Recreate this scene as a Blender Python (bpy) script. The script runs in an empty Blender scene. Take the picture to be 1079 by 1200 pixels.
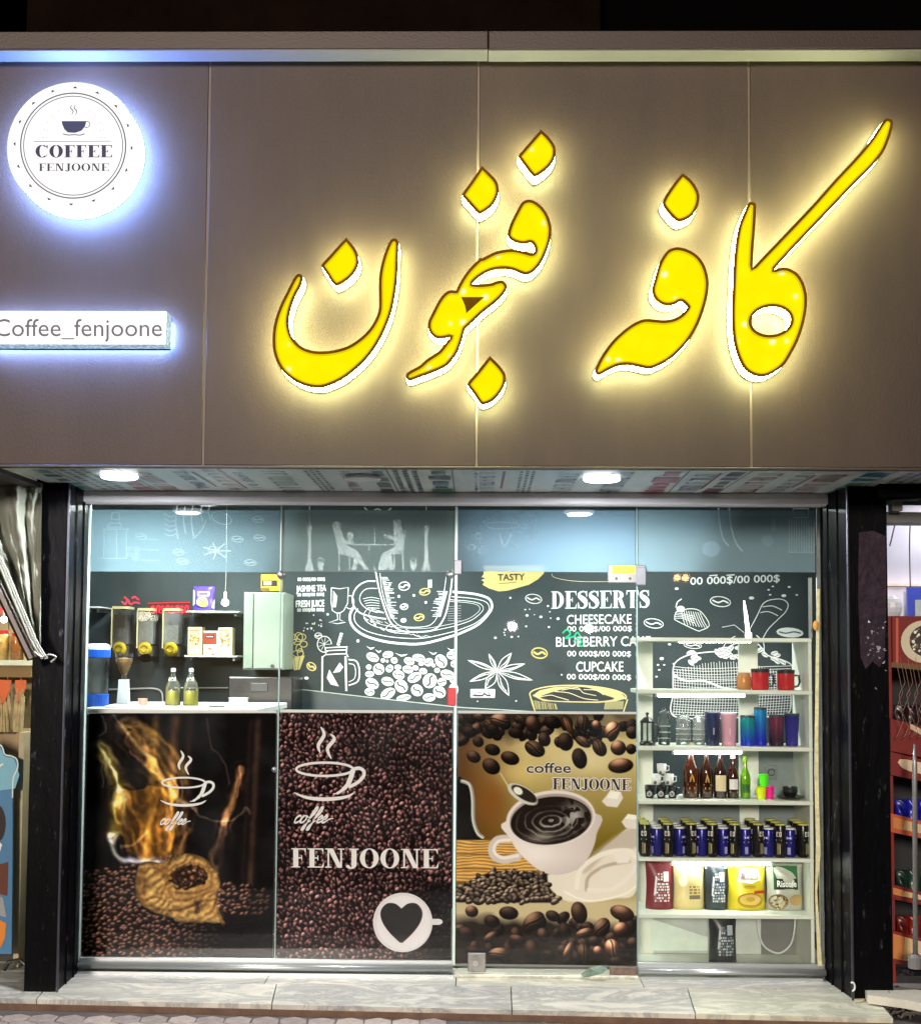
import bpy, bmesh, math, random
import numpy as np
from mathutils import Vector, Matrix
from mathutils.geometry import tessellate_polygon

random.seed(7)
SC = bpy.context.scene
COL = SC.collection
R = math.radians

# ------------------------------------------------------------------ camera
PW, PH = 1079.0, 1200.0
FOC, PPX, PPY = 1500.0, 539.5, 680.0
PITCH, YAW, ROLL = math.atan(0.06), R(0.9), R(0.35)
EYE = Vector((0.0, 0.0, 1.51))
_d = Vector((-math.sin(YAW) * math.cos(PITCH), math.cos(YAW) * math.cos(PITCH), math.sin(PITCH)))
_r0 = Vector((math.cos(YAW), math.sin(YAW), 0.0))
_u0 = _r0.cross(_d)
_r = _r0 * math.cos(ROLL) + _u0 * math.sin(ROLL)
_u = -_r0 * math.sin(ROLL) + _u0 * math.cos(ROLL)
cam_d = bpy.data.cameras.new('camera')
cam = bpy.data.objects.new('camera', cam_d)
COL.objects.link(cam)
cam.matrix_world = Matrix(((_r.x, _u.x, -_d.x, EYE.x), (_r.y, _u.y, -_d.y, EYE.y), (_r.z, _u.z, -_d.z, EYE.z), (0, 0, 0, 1)))
cam_d.sensor_fit = 'VERTICAL'
cam_d.sensor_height = 24.0
cam_d.lens = FOC / PH * 24.0
cam_d.shift_y = (PPY - PH / 2) / PH
cam_d.clip_start = 0.05
cam_d.clip_end = 500.0
SC.camera = cam

# ------------------------------------------------------------------ world, sun, exposure
SUN_EL, SUN_AZ = R(12), R(9)
world = bpy.data.worlds.new('World')
SC.world = world
world.use_nodes = True
wn = world.node_tree
sky = wn.nodes.new('ShaderNodeTexSky')
sky.sky_type = 'NISHITA'
sky.sun_disc = False
sky.sun_elevation = SUN_EL
sky.sun_rotation = math.pi + SUN_AZ
wn.links.new(sky.outputs['Color'], wn.nodes['Background'].inputs['Color'])
wn.nodes['Background'].inputs['Strength'].default_value = 0.005
sun_d = bpy.data.lights.new('street_glow', 'SUN')
sun_d.energy = 2.6
sun_d.color = (1.0, 0.89, 0.79)
sun_d.angle = R(8)
sun = bpy.data.objects.new('street_glow', sun_d)
COL.objects.link(sun)
sun.rotation_euler = (math.pi / 2 - SUN_EL, 0, -SUN_AZ)
SC.view_settings.view_transform = 'Standard'
SC.view_settings.look = 'None'
SC.view_settings.exposure = 0.0
SC.view_settings.gamma = 1.0
SC.cycles.max_bounces = 8
SC.cycles.transparent_max_bounces = 16
SC.cycles.use_denoising = True
SC.cycles.sample_clamp_indirect = 6.0

# ------------------------------------------------------------------ helpers
def ray(px, py):
    return _d + _r * ((px - PPX) / FOC) - _u * ((py - PPY) / FOC)

def at(px, py, Y):                       # photograph pixel -> point on the vertical plane y = Y
    v = ray(px, py)
    return EYE + v * ((Y - EYE.y) / v.y)

def on(px, py, z):                       # photograph pixel -> point on the level plane z
    v = ray(px, py)
    return EYE + v * ((z - EYE.z) / v.z)

def lin(c):
    c = np.asarray(c, float) / 255.0
    return np.where(c <= 0.04045, c / 12.92, ((c + 0.055) / 1.055) ** 2.4)

GY, FY, WY = 6.0, 5.16, 7.6              # glass, sign board, back wall
STEP = 0.042                             # top of the marble step

MATS = {}
def mat(name, col=(0.5, 0.5, 0.5), rough=0.5, metal=0.0, emit=None, es=0.0, var=0.12, scale=9.0, bump=0.0, bscale=60.0,
        trans=0.0, alpha=1.0, coat=0.0, spec=0.5, stretch=None, col2=None):
    if name in MATS:
        return MATS[name]
    m = bpy.data.materials.new(name)
    m.use_nodes = True
    nt = m.node_tree
    b = nt.nodes['Principled BSDF']
    b.inputs['Roughness'].default_value = rough
    b.inputs['Metallic'].default_value = metal
    b.inputs['Coat Weight'].default_value = coat
    b.inputs['Specular IOR Level'].default_value = spec
    b.inputs['Transmission Weight'].default_value = trans
    b.inputs['Alpha'].default_value = alpha
    tc = nt.nodes.new('ShaderNodeTexCoord')
    mp = nt.nodes.new('ShaderNodeMapping')
    nt.links.new(tc.outputs['Object'], mp.inputs['Vector'])
    if stretch:
        mp.inputs['Scale'].default_value = stretch
    nz = nt.nodes.new('ShaderNodeTexNoise')
    nz.inputs['Scale'].default_value = scale
    nz.inputs['Detail'].default_value = 6
    nz.inputs['Roughness'].default_value = 0.65
    nt.links.new(mp.outputs[0], nz.inputs['Vector'])
    rp = nt.nodes.new('ShaderNodeValToRGB')
    a = [min(1, c * (1 - var)) for c in col]
    z = [min(1, c * (1 + var)) for c in (col2 or col)]
    rp.color_ramp.elements[0].position = 0.3
    rp.color_ramp.elements[1].position = 0.72
    rp.color_ramp.elements[0].color = (*a, 1)
    rp.color_ramp.elements[1].color = (*z, 1)
    nt.links.new(nz.outputs['Fac'], rp.inputs[0])
    nt.links.new(rp.outputs[0], b.inputs['Base Color'])
    if bump:
        n2 = nt.nodes.new('ShaderNodeTexNoise')
        n2.inputs['Scale'].default_value = bscale
        n2.inputs['Detail'].default_value = 4
        nt.links.new(mp.outputs[0], n2.inputs['Vector'])
        bp = nt.nodes.new('ShaderNodeBump')
        bp.inputs['Strength'].default_value = bump
        bp.inputs['Distance'].default_value = 0.01
        nt.links.new(n2.outputs['Fac'], bp.inputs['Height'])
        nt.links.new(bp.outputs[0], b.inputs['Normal'])
    if emit:
        b.inputs['Emission Color'].default_value = (*emit, 1)
        b.inputs['Emission Strength'].default_value = es
    MATS[name] = m
    return m

def smat(name, rgb, **k):                # colour given as it looks on screen (sRGB 0-255)
    return mat(name, tuple(lin(rgb)), **k)

def print_mat(name='print', rough=0.55, spec=0.3, gain=1.0):
    if name in MATS:
        return MATS[name]
    m = bpy.data.materials.new(name)
    m.use_nodes = True
    nt = m.node_tree
    b = nt.nodes['Principled BSDF']
    b.inputs['Roughness'].default_value = rough
    b.inputs['Specular IOR Level'].default_value = spec
    at_ = nt.nodes.new('ShaderNodeAttribute')
    at_.attribute_name = 'col'
    nt.links.new(at_.outputs['Color'], b.inputs['Base Color'])
    MATS[name] = m
    return m

def glass_mat(name, tint=(1, 1, 1), dirt=0.008, f0=1.4):
    if name in MATS:
        return MATS[name]
    m = bpy.data.materials.new(name)
    m.use_nodes = True
    nt = m.node_tree
    nt.nodes.remove(nt.nodes['Principled BSDF'])
    out = nt.nodes['Material Output']
    tr = nt.nodes.new('ShaderNodeBsdfTransparent')
    tr.inputs[0].default_value = (*tint, 1)
    gl = nt.nodes.new('ShaderNodeBsdfGlossy')
    gl.inputs['Roughness'].default_value = 0.02
    fr = nt.nodes.new('ShaderNodeFresnel')
    fr.inputs[0].default_value = f0
    mx = nt.nodes.new('ShaderNodeMixShader')
    nt.links.new(fr.outputs[0], mx.inputs[0])
    nt.links.new(tr.outputs[0], mx.inputs[1])
    nt.links.new(gl.outputs[0], mx.inputs[2])
    df = nt.nodes.new('ShaderNodeBsdfDiffuse')
    df.inputs[0].default_value = (0.7, 0.72, 0.72, 1)
    nz = nt.nodes.new('ShaderNodeTexNoise')
    nz.inputs['Scale'].default_value = 3.0
    nz.inputs['Detail'].default_value = 8
    tc = nt.nodes.new('ShaderNodeTexCoord')
    nt.links.new(tc.outputs['Object'], nz.inputs['Vector'])
    mr = nt.nodes.new('ShaderNodeMapRange')
    mr.inputs['From Min'].default_value = 0.46
    mr.inputs['From Max'].default_value = 0.72
    mr.inputs['To Max'].default_value = dirt
    nt.links.new(nz.outputs['Fac'], mr.inputs['Value'])
    m2 = nt.nodes.new('ShaderNodeMixShader')
    nt.links.new(mr.outputs[0], m2.inputs[0])
    nt.links.new(mx.outputs[0], m2.inputs[1])
    nt.links.new(df.outputs[0], m2.inputs[2])
    nt.links.new(m2.outputs[0], out.inputs['Surface'])
    MATS[name] = m
    return m

def film_mat(name, col, opac):
    """thin translucent window film: part see-through, part matt colour."""
    if name in MATS:
        return MATS[name]
    m = bpy.data.materials.new(name)
    m.use_nodes = True
    nt = m.node_tree
    nt.nodes.remove(nt.nodes['Principled BSDF'])
    out = nt.nodes['Material Output']
    tr = nt.nodes.new('ShaderNodeBsdfTransparent')
    df = nt.nodes.new('ShaderNodeBsdfDiffuse')
    df.inputs[0].default_value = (*col, 1)
    nz = nt.nodes.new('ShaderNodeTexNoise')
    nz.inputs['Scale'].default_value = 2.2
    nz.inputs['Detail'].default_value = 8
    tc = nt.nodes.new('ShaderNodeTexCoord')
    nt.links.new(tc.outputs['Object'], nz.inputs['Vector'])
    mr = nt.nodes.new('ShaderNodeMapRange')
    mr.inputs['To Min'].default_value = opac - 0.06
    mr.inputs['To Max'].default_value = opac + 0.06
    nt.links.new(nz.outputs['Fac'], mr.inputs['Value'])
    mx = nt.nodes.new('ShaderNodeMixShader')
    nt.links.new(mr.outputs[0], mx.inputs[0])
    nt.links.new(tr.outputs[0], mx.inputs[1])
    nt.links.new(df.outputs[0], mx.inputs[2])
    nt.links.new(mx.outputs[0], out.inputs['Surface'])
    MATS[name] = m
    return m

def emit_mat(name, col, s):
    if name in MATS:
        return MATS[name]
    m = bpy.data.materials.new(name)
    m.use_nodes = True
    nt = m.node_tree
    nt.nodes.remove(nt.nodes['Principled BSDF'])
    e = nt.nodes.new('ShaderNodeEmission')
    e.inputs[0].default_value = (*col, 1)
    e.inputs[1].default_value = s
    nt.links.new(e.outputs[0], nt.nodes['Material Output'].inputs['Surface'])
    MATS[name] = m
    return m

# --- objects
def thing(name, label, cat, loc=(0, 0, 0), group=None):
    o = bpy.data.objects.new(name, None)
    COL.objects.link(o)
    o.location = loc
    o.empty_display_size = 0.05
    o['label'] = label
    o['category'] = cat
    if group:
        o['group'] = group
    return o

def link(name, me, m, parent=None, local=False, smooth=False):
    o = bpy.data.objects.new(name, me)
    COL.objects.link(o)
    if m is not None and not me.materials:
        me.materials.append(m)
    if parent is not None:
        o.parent = parent
        if not local and parent.parent is None:
            o.matrix_parent_inverse = Matrix.Translation(-Vector(parent.location))
    if smooth:
        for p in me.polygons:
            p.use_smooth = True
    return o

def obj(name, bm, m, parent=None, local=False, smooth=False, kind=None, label=None):
    bmesh.ops.recalc_face_normals(bm, faces=bm.faces)
    me = bpy.data.meshes.new(name)
    bm.to_mesh(me)
    bm.free()
    o = link(name, me, m, parent, local, smooth)
    if kind:
        o['kind'] = kind
    if label:
        o['label'] = label
    return o

def tag(o, label, cat, group=None):
    o['label'] = label
    o['category'] = cat
    if group:
        o['group'] = group
    return o

def struct(o):
    o['kind'] = 'structure'
    return o

def add_box(bm, x0, x1, y0, y1, z0, z1, bev=0.0, seg=1):
    vs = [bm.verts.new((x, y, z)) for z in (z0, z1) for y in (y0, y1) for x in (x0, x1)]
    fs = [(0, 1, 3, 2), (4, 6, 7, 5), (0, 4, 5, 1), (2, 3, 7, 6), (0, 2, 6, 4), (1, 5, 7, 3)]
    faces = [bm.faces.new([vs[i] for i in f]) for f in fs]
    if bev > 0:
        es = list({e for f in faces for e in f.edges})
        bmesh.ops.bevel(bm, geom=es, offset=bev, segments=seg, affect='EDGES', profile=0.5)
    return vs

def box(x0, x1, y0, y1, z0, z1, bev=0.0, seg=1):
    bm = bmesh.new()
    add_box(bm, min(x0, x1), max(x0, x1), min(y0, y1), max(y0, y1), min(z0, z1), max(z0, z1), bev, seg)
    return bm

def pbox(px0, py0, px1, py1, Y0, Y1, bev=0.0, seg=1):
    """axis-aligned box whose front face (plane Y0) covers this rectangle of the photograph."""
    cx, cy = (px0 + px1) / 2, (py0 + py1) / 2
    return box(at(px0, cy, Y0).x, at(px1, cy, Y0).x, Y0, Y1, at(cx, py1, Y0).z, at(cx, py0, Y0).z, bev, seg)

def prism(pts3, vec):
    """solid from a planar outline (3D points) swept along vec."""
    bm = bmesh.new()
    a = [bm.verts.new(p) for p in pts3]
    b = [bm.verts.new(Vector(p) + Vector(vec)) for p in pts3]
    n = len(a)
    for tri in tessellate_polygon([[Vector(p) for p in pts3]]):
        bm.faces.new([a[i] for i in tri])
        bm.faces.new([b[i] for i in reversed(tri)])
    for i in range(n):
        bm.faces.new((a[i], b[i], b[(i + 1) % n], a[(i + 1) % n]))
    return bm

def lathe(bm, prof, n=20, cx=0.0, cy=0.0, cz=0.0, cap=True):
    rings = []
    for r, z in prof:
        if r <= 1e-6:
            rings.append([bm.verts.new((cx, cy, cz + z))])
        else:
            rings.append([bm.verts.new((cx + r * math.cos(2 * math.pi * k / n), cy + r * math.sin(2 * math.pi * k / n), cz + z)) for k in range(n)])
    for a, b in zip(rings, rings[1:]):
        for k in range(n):
            k2 = (k + 1) % n
            if len(a) == 1 and len(b) == 1:
                continue
            if len(a) == 1:
                bm.faces.new((a[0], b[k], b[k2]))
            elif len(b) == 1:
                bm.faces.new((a[k], a[k2], b[0]))
            else:
                bm.faces.new((a[k], a[k2], b[k2], b[k]))
    if cap:
        for rg in (rings[0], rings[-1]):
            if len(rg) > 2:
                try:
                    bm.faces.new(rg)
                except ValueError:
                    pass

def tube(bm, pts, rad, n=8, caps=True):
    pts = [Vector(p) for p in pts]
    rads = rad if isinstance(rad, (list, tuple)) else [rad] * len(pts)
    rings = []
    up = Vector((0.13, 0.31, 0.94)).normalized()
    for i, p in enumerate(pts):
        t = (pts[min(i + 1, len(pts) - 1)] - pts[max(i - 1, 0)]).normalized()
        a = t.cross(up)
        if a.length < 1e-3:
            a = t.cross(Vector((1, 0, 0)))
        a.normalize()
        b = t.cross(a).normalized()
        rings.append([bm.verts.new(p + (a * math.cos(2 * math.pi * k / n) + b * math.sin(2 * math.pi * k / n)) * rads[i]) for k in range(n)])
    for ra, rb in zip(rings, rings[1:]):
        for k in range(n):
            bm.faces.new((ra[k], ra[(k + 1) % n], rb[(k + 1) % n], rb[k]))
    if caps:
        bm.faces.new(rings[0])
        bm.faces.new(rings[-1])

def cat(pts, closed=False, k=6):
    """Catmull-Rom through 2D points; a point with a third value stays a sharp corner."""
    P = [(p[0], p[1]) for p in pts]
    corner = [len(p) > 2 for p in pts]
    n = len(P)
    out = []
    rng = range(n) if closed else range(n - 1)
    for i in rng:
        p1, p2 = P[i], P[(i + 1) % n]
        p0 = P[(i - 1) % n] if (closed or i > 0) else p1
        p3 = P[(i + 2) % n] if (closed or i + 2 < n) else p2
        if corner[i]:
            p0 = p1
        if corner[(i + 1) % n]:
            p3 = p2
        for j in range(k):
            t = j / k
            t2, t3 = t * t, t * t * t
            out.append(tuple(0.5 * ((2 * p1[q]) + (-p0[q] + p2[q]) * t + (2 * p0[q] - 5 * p1[q] + 4 * p2[q] - p3[q]) * t2 + (-p0[q] + 3 * p1[q] - 3 * p2[q] + p3[q]) * t3) for q in (0, 1)))
    if not closed:
        out.append(P[-1])
    return out

def Zm(x0, y0, s):
    return lambda pts: [(x0 + p[0] / s, y0 + p[1] / s, *p[2:]) for p in pts]

def ell(cx, cy, rx, ry, rot=0.0, n=24, a0=0.0, a1=360.0):
    full = abs(a1 - a0) >= 359.9
    m = n if full else n + 1
    o = []
    for k in range(m):
        t = R(a0 + (a1 - a0) * k / n)
        x, y = rx * math.cos(t), ry * math.sin(t)
        c, s = math.cos(R(rot)), math.sin(R(rot))
        o.append((cx + x * c - y * s, cy + x * s + y * c))
    return o

# ------------------------------------------------------------------ flat print: coloured faces laid on a plane
_fonts = {}
def text_tris(s):
    """triangles of a line of text in Blender's built-in font, x from 0, cap height about 0.7."""
    if s in _fonts:
        return _fonts[s]
    cu = bpy.data.curves.new('t', 'FONT')
    cu.body = s
    cu.resolution_u = 3
    o = bpy.data.objects.new('t', cu)
    COL.objects.link(o)
    dg = bpy.context.evaluated_depsgraph_get()
    dg.update()
    me = bpy.data.meshes.new_from_object(o.evaluated_get(dg))
    me.calc_loop_triangles()
    tr = [[tuple(me.vertices[i].co[:2]) for i in t.vertices] for t in me.loop_triangles]
    bpy.data.objects.remove(o)
    bpy.data.curves.remove(cu)
    bpy.data.meshes.remove(me)
    _fonts[s] = tr
    return tr

class Print:
    """flat print on plane y = Y (or any mapper): every shape lies 15 micrometres in front of the one before."""
    def __init__(s, Y=None, fn=None, step=1.5e-5):
        s.v, s.f, s.c = [], [], []
        s.fn = fn or (lambda x, y, d: at(x, y, Y) - Vector((0, d, 0)))
        s.n = 0
        s.step = step

    def _push(s, pts, tris, col, lay=True):
        b = len(s.v)
        d = s.n * s.step
        if lay:
            s.n += 1
        c = tuple(lin(col)) if not isinstance(col, list) else None
        for i, p in enumerate(pts):
            s.v.append(s.fn(p[0], p[1], d))
            s.c.append(c if c else tuple(lin(col[i])))
        s.f += [tuple(b + i for i in t) for t in tris]

    def poly(s, pts, col, lay=True):
        pts = [(p[0], p[1]) for p in pts]
        tr = tessellate_polygon([[Vector((x, y, 0)) for x, y in pts]])
        s._push(pts, tr, col, lay)

    def stroke(s, pts, w, col, closed=False, smooth=0, taper=False):
        if smooth:
            pts = cat(pts, closed, smooth)
        pts = [(p[0], p[1]) for p in pts]
        n = len(pts)
        if n < 2:
            return
        L, Rr = [], []
        for i in range(n):
            a = pts[i - 1] if (i > 0 or closed) else pts[i]
            b = pts[(i + 1) % n] if (i < n - 1 or closed) else pts[i]
            dx, dy = b[0] - a[0], b[1] - a[1]
            l = math.hypot(dx, dy) or 1
            t = i / (n - 1)
            ww = (w[i * len(w) // n] if isinstance(w, list) else w) / 2
            if taper:
                ww *= max(0.15, math.sin(math.pi * t) ** 0.6)
            L.append((pts[i][0] - dy / l * ww, pts[i][1] + dx / l * ww))
            Rr.append((pts[i][0] + dy / l * ww, pts[i][1] - dx / l * ww))
        tr = []
        for i in range(n if closed else n - 1):
            j = (i + 1) % n
            tr.append((i, j, n + j, n + i))
        s._push(L + Rr, tr, col)

    def disc(s, x, y, rx, ry=None, col=(255, 255, 255), rot=0, n=14):
        s.poly(ell(x, y, rx, ry or rx, rot, n), col)

    def text(s, st, x0, yb, x1, h, col, slope=0.0, shear=0.0, weight=0.0):
        tr = text_tris(st)
        xs = [p[0] for t in tr for p in t]
        ys = [p[1] for t in tr for p in t]
        a, b = min(xs), max(xs)
        k = (x1 - x0) / (b - a)
        kh = h / 0.7
        pts, tri = [], []
        for t in tr:
            base = len(pts)
            for p in t:
                u = (p[0] - a) * k
                pts.append((x0 + u + shear * p[1] * kh, yb + slope * u - p[1] * kh))
            tri.append((base, base + 1, base + 2))
        if weight:
            for dx, dy in ((-weight, 0), (weight, 0), (0, weight), (0, -weight)):
                s._push([(p[0] + dx, p[1] + dy) for p in pts], tri, col)
        s._push(pts, tri, col)

    def serif(s, st, x0, yb, x1, h, col, slope=0.0, thick=0.2, grow=0.0):
        polys, x = [], 0.0
        for ch in st:
            w, ps = serif_glyph(ch, thick)
            polys += [[(x + p[0], p[1]) for p in q] for q in ps]
            x += w + 0.07
        k = (x1 - x0) / (x - 0.07)
        for q in polys:
            pts = [(x0 + p[0] * k, yb + slope * p[0] * k - p[1] * h) for p in q]
            if grow:
                for a in range(8):
                    s.poly([(p[0] + grow * math.cos(a * math.pi / 4), p[1] + grow * math.sin(a * math.pi / 4)) for p in pts], col)
            else:
                s.poly(pts, col)

    def build(s, name, parent=None, m=None, label=None, kind=None, local=False):
        me = bpy.data.meshes.new(name)
        me.from_pydata([tuple(v) for v in s.v], [], s.f)
        ca = me.color_attributes.new('col', 'FLOAT_COLOR', 'POINT')
        ca.data.foreach_set('color', [q for c in s.c for q in (*c, 1.0)])
        o = link(name, me, m or print_mat(), parent, local)
        if label:
            o['label'] = label
        if kind:
            o['kind'] = kind
        return o

def arcpts(cx, cy, rx, ry, a0, a1, n=14):
    return [(cx + rx * math.cos(R(a0 + (a1 - a0) * k / n)), cy + ry * math.sin(R(a0 + (a1 - a0) * k / n))) for k in range(n + 1)]

def ringpoly(cx, cy, rx, ry, ix, iy, a0, a1, n=16):
    """pieces of a crescent-like ring as quads."""
    o, i = arcpts(cx, cy, rx, ry, a0, a1, n), arcpts(cx, cy, ix, iy, a0, a1, n)
    return o + i[::-1]

def rect(x0, y0, x1, y1):
    return [(x0, y0), (x1, y0), (x1, y1), (x0, y1)]

def serif_glyph(ch, t=0.2):
    th, sh = 0.06, 0.055
    if ch in 'FE':
        w = 0.66 if ch == 'E' else 0.6
        p = [rect(0.08, 0, 0.08 + t, 1), rect(0.08 + t, 1 - th, w, 1), rect(0.08 + t, 0.47, 0.44, 0.53), [(w, 1 - th), (w, 0.7), (w - 0.08, 1 - th)], rect(0.41, 0.37, 0.45, 0.63), rect(0, 1 - sh, 0.08, 1)]
        if ch == 'E':
            p += [rect(0.08 + t, 0, w, th), [(w + 0.02, th), (w + 0.02, 0.31), (w - 0.07, th)], rect(0, 0, 0.08, sh)]
        else:
            p += [rect(0, 0, 0.08, sh), rect(0.08 + t, 0, 0.16 + t, sh)]
        return w, p
    if ch == 'N':
        w = 0.8
        return w, [rect(0.1, 0, 0.17, 1), rect(0.63, 0, 0.7, 1), [(0.1, 1), (0.12 + t, 1), (0.7, 0), (0.7 - t * 0.9, 0)], rect(0, 0, 0.27, sh), rect(0, 1 - sh, 0.1, 1), rect(0.53, 1 - sh, 0.8, 1)]
    if ch == 'J':
        w = 0.5
        return w, [rect(0.22, 0.12, 0.22 + t, 1), rect(0.12, 1 - sh, 0.52, 1), ringpoly(0.2, 0.14, 0.02 + t, 0.2, 0.03, 0.12, 0, -150, 10), arcpts(0.07, 0.08, 0.075, 0.075, 0, 360, 10)[:-1]]
    if ch == 'O':
        w = 0.78
        return w, [ringpoly(0.39, 0.5, 0.39, 0.52, 0.39 - t, 0.47, 0, 180, 14), ringpoly(0.39, 0.5, 0.39, 0.52, 0.39 - t, 0.47, 180, 360, 14)]
    if ch == 'C':
        w = 0.72
        return w, [ringpoly(0.39, 0.5, 0.39, 0.52, 0.39 - t, 0.47, 48, 180, 14), ringpoly(0.39, 0.5, 0.39, 0.52, 0.39 - t, 0.47, 180, 312, 14), [(0.66, 1), (0.7, 1), (0.7, 0.66), (0.6, 0.86)], [(0.64, 0.12), (0.7, 0.3), (0.6, 0.2)]]
    if ch == 'D':
        w = 0.74
        return w, [rect(0.08, 0, 0.08 + t, 1), rect(0, 0, 0.08, sh), rect(0, 1 - sh, 0.08, 1), ringpoly(0.3, 0.5, 0.44, 0.5, 0.44 - t, 0.44, -90, 90, 16)]
    if ch == 'R':
        w = 0.74
        return w, [rect(0.08, 0, 0.08 + t, 1), rect(0, 0, 0.08, sh), rect(0.08 + t, 0, 0.36, sh), rect(0, 1 - sh, 0.08, 1), ringpoly(0.3, 0.74, 0.34, 0.26, 0.34 - t, 0.2, -90, 90, 12), [(0.34, 0.5), (0.34 + t * 0.9, 0.52), (0.74, 0.0), (0.74 - t, 0.0)]]
    if ch == 'T':
        w = 0.68
        return w, [rect(0.34 - t / 2, 0, 0.34 + t / 2, 1 - th), rect(0, 1 - th, 0.68, 1), [(0, 1 - th), (0, 0.7), (0.09, 1 - th)], [(0.68, 1 - th), (0.68, 0.7), (0.59, 1 - th)], rect(0.2, 0, 0.34 - t / 2, sh), rect(0.34 + t / 2, 0, 0.48, sh)]
    if ch == 'S':
        w = 0.58
        ctr = cat([(0.52, 0.8), (0.44, 0.94), (0.28, 0.97), (0.12, 0.88), (0.11, 0.72), (0.27, 0.57), (0.42, 0.44), (0.49, 0.26), (0.41, 0.08), (0.24, 0.03), (0.1, 0.08), (0.05, 0.24)], False, 4)
        L, Rr, n = [], [], len(ctr)
        for i, p in enumerate(ctr):
            a, b = ctr[max(0, i - 1)], ctr[min(n - 1, i + 1)]
            dx, dy = b[0] - a[0], b[1] - a[1]
            l = math.hypot(dx, dy) or 1
            u = i / (n - 1)
            ww = 0.03 + (t * 0.55) * math.exp(-((u - 0.5) / 0.2) ** 2)
            L.append((p[0] - dy / l * ww, p[1] + dx / l * ww))
            Rr.append((p[0] + dy / l * ww, p[1] - dx / l * ww))
        return w, [L + Rr[::-1], rect(0.5, 0.68, 0.55, 1), rect(0.02, 0.0, 0.07, 0.34)]
    return 0.3, []

# ================================================================== THE SETTING
# ---- pavement: ground sheet and small pavers in front of the step
ground = struct(obj('pavement', box(-8, 8, 3.6, 5.75, -0.10, -0.008), smat('grey_ground', (92, 85, 84), rough=0.95, spec=0.1, var=0.25, scale=5, bump=0.4)))
road = struct(obj('road', box(-40, 40, -30, 3.598, -0.2, -0.03), smat('asphalt', (42, 42, 44), rough=1.0, spec=0.0, var=0.3, scale=6, bump=0.3)))
earth = struct(obj('ground', box(-40, 40, 5.75, 40, -0.10, -0.006), smat('dark_ground', (60, 58, 56), rough=0.9, var=0.2)))
paver_mats = [smat('paver_a', (150, 137, 134), rough=0.75, spec=0.2, var=0.2, scale=40, bump=0.6, bscale=120),
              smat('paver_b', (140, 128, 126), rough=0.75, spec=0.2, var=0.25, scale=35, bump=0.6, bscale=110),
              smat('paver_c', (163, 149, 144), rough=0.75, spec=0.2, var=0.2, scale=45, bump=0.6, bscale=130)]
pav_meshes = []
for m in paver_mats:
    bm = bmesh.new()
    hexp = [(0.067 * math.cos(R(60 * k + 30)) * random.uniform(.9, 1.03), 0.067 * math.sin(R(60 * k + 30)) * random.uniform(.9, 1.03)) for k in range(6)]
    a = [bm.verts.new((x, y, 0.0)) for x, y in hexp]
    b = [bm.verts.new((x, y, 0.018)) for x, y in hexp]
    c = [bm.verts.new((x * 0.96, y * 0.96, 0.02)) for x, y in hexp]
    for k in range(6):
        j = (k + 1) % 6
        bm.faces.new((a[k], a[j], b[j], b[k]))
        bm.faces.new((b[k], b[j], c[j], c[k]))
    bm.faces.new(c)
    bmesh.ops.recalc_face_normals(bm, faces=bm.faces)
    me = bpy.data.meshes.new('paver')
    bm.to_mesh(me)
    bm.free()
    me.materials.append(m)
    pav_meshes.append(me)
sL, sR = on(0, 1170, STEP), on(1030, 1193, STEP)
def step_front(x):
    return sL.y + (sR.y - sL.y) * (x - sL.x) / (sR.x - sL.x)
row = 0
y = 5.50
npv = 0
while y > 4.98:
    x = -2.1 + (0.058 if row % 2 else 0)
    while x < 2.15:
        if y < step_front(x) - 0.055:
            p = link('paver', pav_meshes[random.randrange(3)], None, ground)
            p.location = (x, y, -0.0215 + random.uniform(-0.0015, 0.0015))
            p.rotation_euler = (random.uniform(-.012, .012), random.uniform(-.012, .012), random.choice((0, 2.094, 4.189)) + random.uniform(-.04, .04))
            npv += 1
        x += 0.116
    y -= 0.1
    row += 1

# ---- marble step: separate slabs with open joints
def marble(name, base, vein):
    if name in MATS:
        return MATS[name]
    m = mat(name, tuple(lin(base)), rough=0.36, var=0.17, scale=4, bump=0.12, bscale=30, stretch=(1, 2.2, 1))
    nt = m.node_tree
    b = nt.nodes['Principled BSDF']
    src = b.inputs['Base Color'].links[0].from_socket
    w = nt.nodes.new('ShaderNodeTexNoise')
    w.inputs['Scale'].default_value = 2.3
    w.inputs['Detail'].default_value = 10
    w.inputs['Roughness'].default_value = 0.7
    w.inputs['Distortion'].default_value = 1.6
    tc = [n for n in nt.nodes if n.type == 'MAPPING'][0]
    nt.links.new(tc.outputs[0], w.inputs['Vector'])
    r = nt.nodes.new('ShaderNodeValToRGB')
    e = r.color_ramp.elements
    e[0].position, e[0].color = 0.42, (0, 0, 0, 1)
    e[1].position, e[1].color = 0.58, (0, 0, 0, 1)
    k = e.new(0.5)
    k.color = (0.8, 0.8, 0.8, 1)
    nt.links.new(w.outputs['Fac'], r.inputs[0])
    mx = nt.nodes.new('ShaderNodeMixRGB')
    mx.inputs[2].default_value = (*lin(vein), 1)
    nt.links.new(r.outputs[0], mx.inputs[0])
    nt.links.new(src, mx.inputs[1])
    nt.links.new(mx.outputs[0], b.inputs['Base Color'])
    return m
step = struct(obj('marble_step', box(-3.6, 1.92, 5.62, 6.2, -0.006, 0.006), smat('mortar', (96, 92, 88), rough=0.9)))
def slab(corners, m):
    bm = prism([Vector((p[0], p[1], 0.022)) for p in corners], (0, 0, STEP - 0.022))
    bmesh.ops.bevel(bm, geom=[e for e in bm.edges if len(e.link_faces) == 2 and e.calc_face_angle(0) > 0.5], offset=0.003, affect='EDGES')
    obj('marble_slab', bm, m, step)
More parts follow.
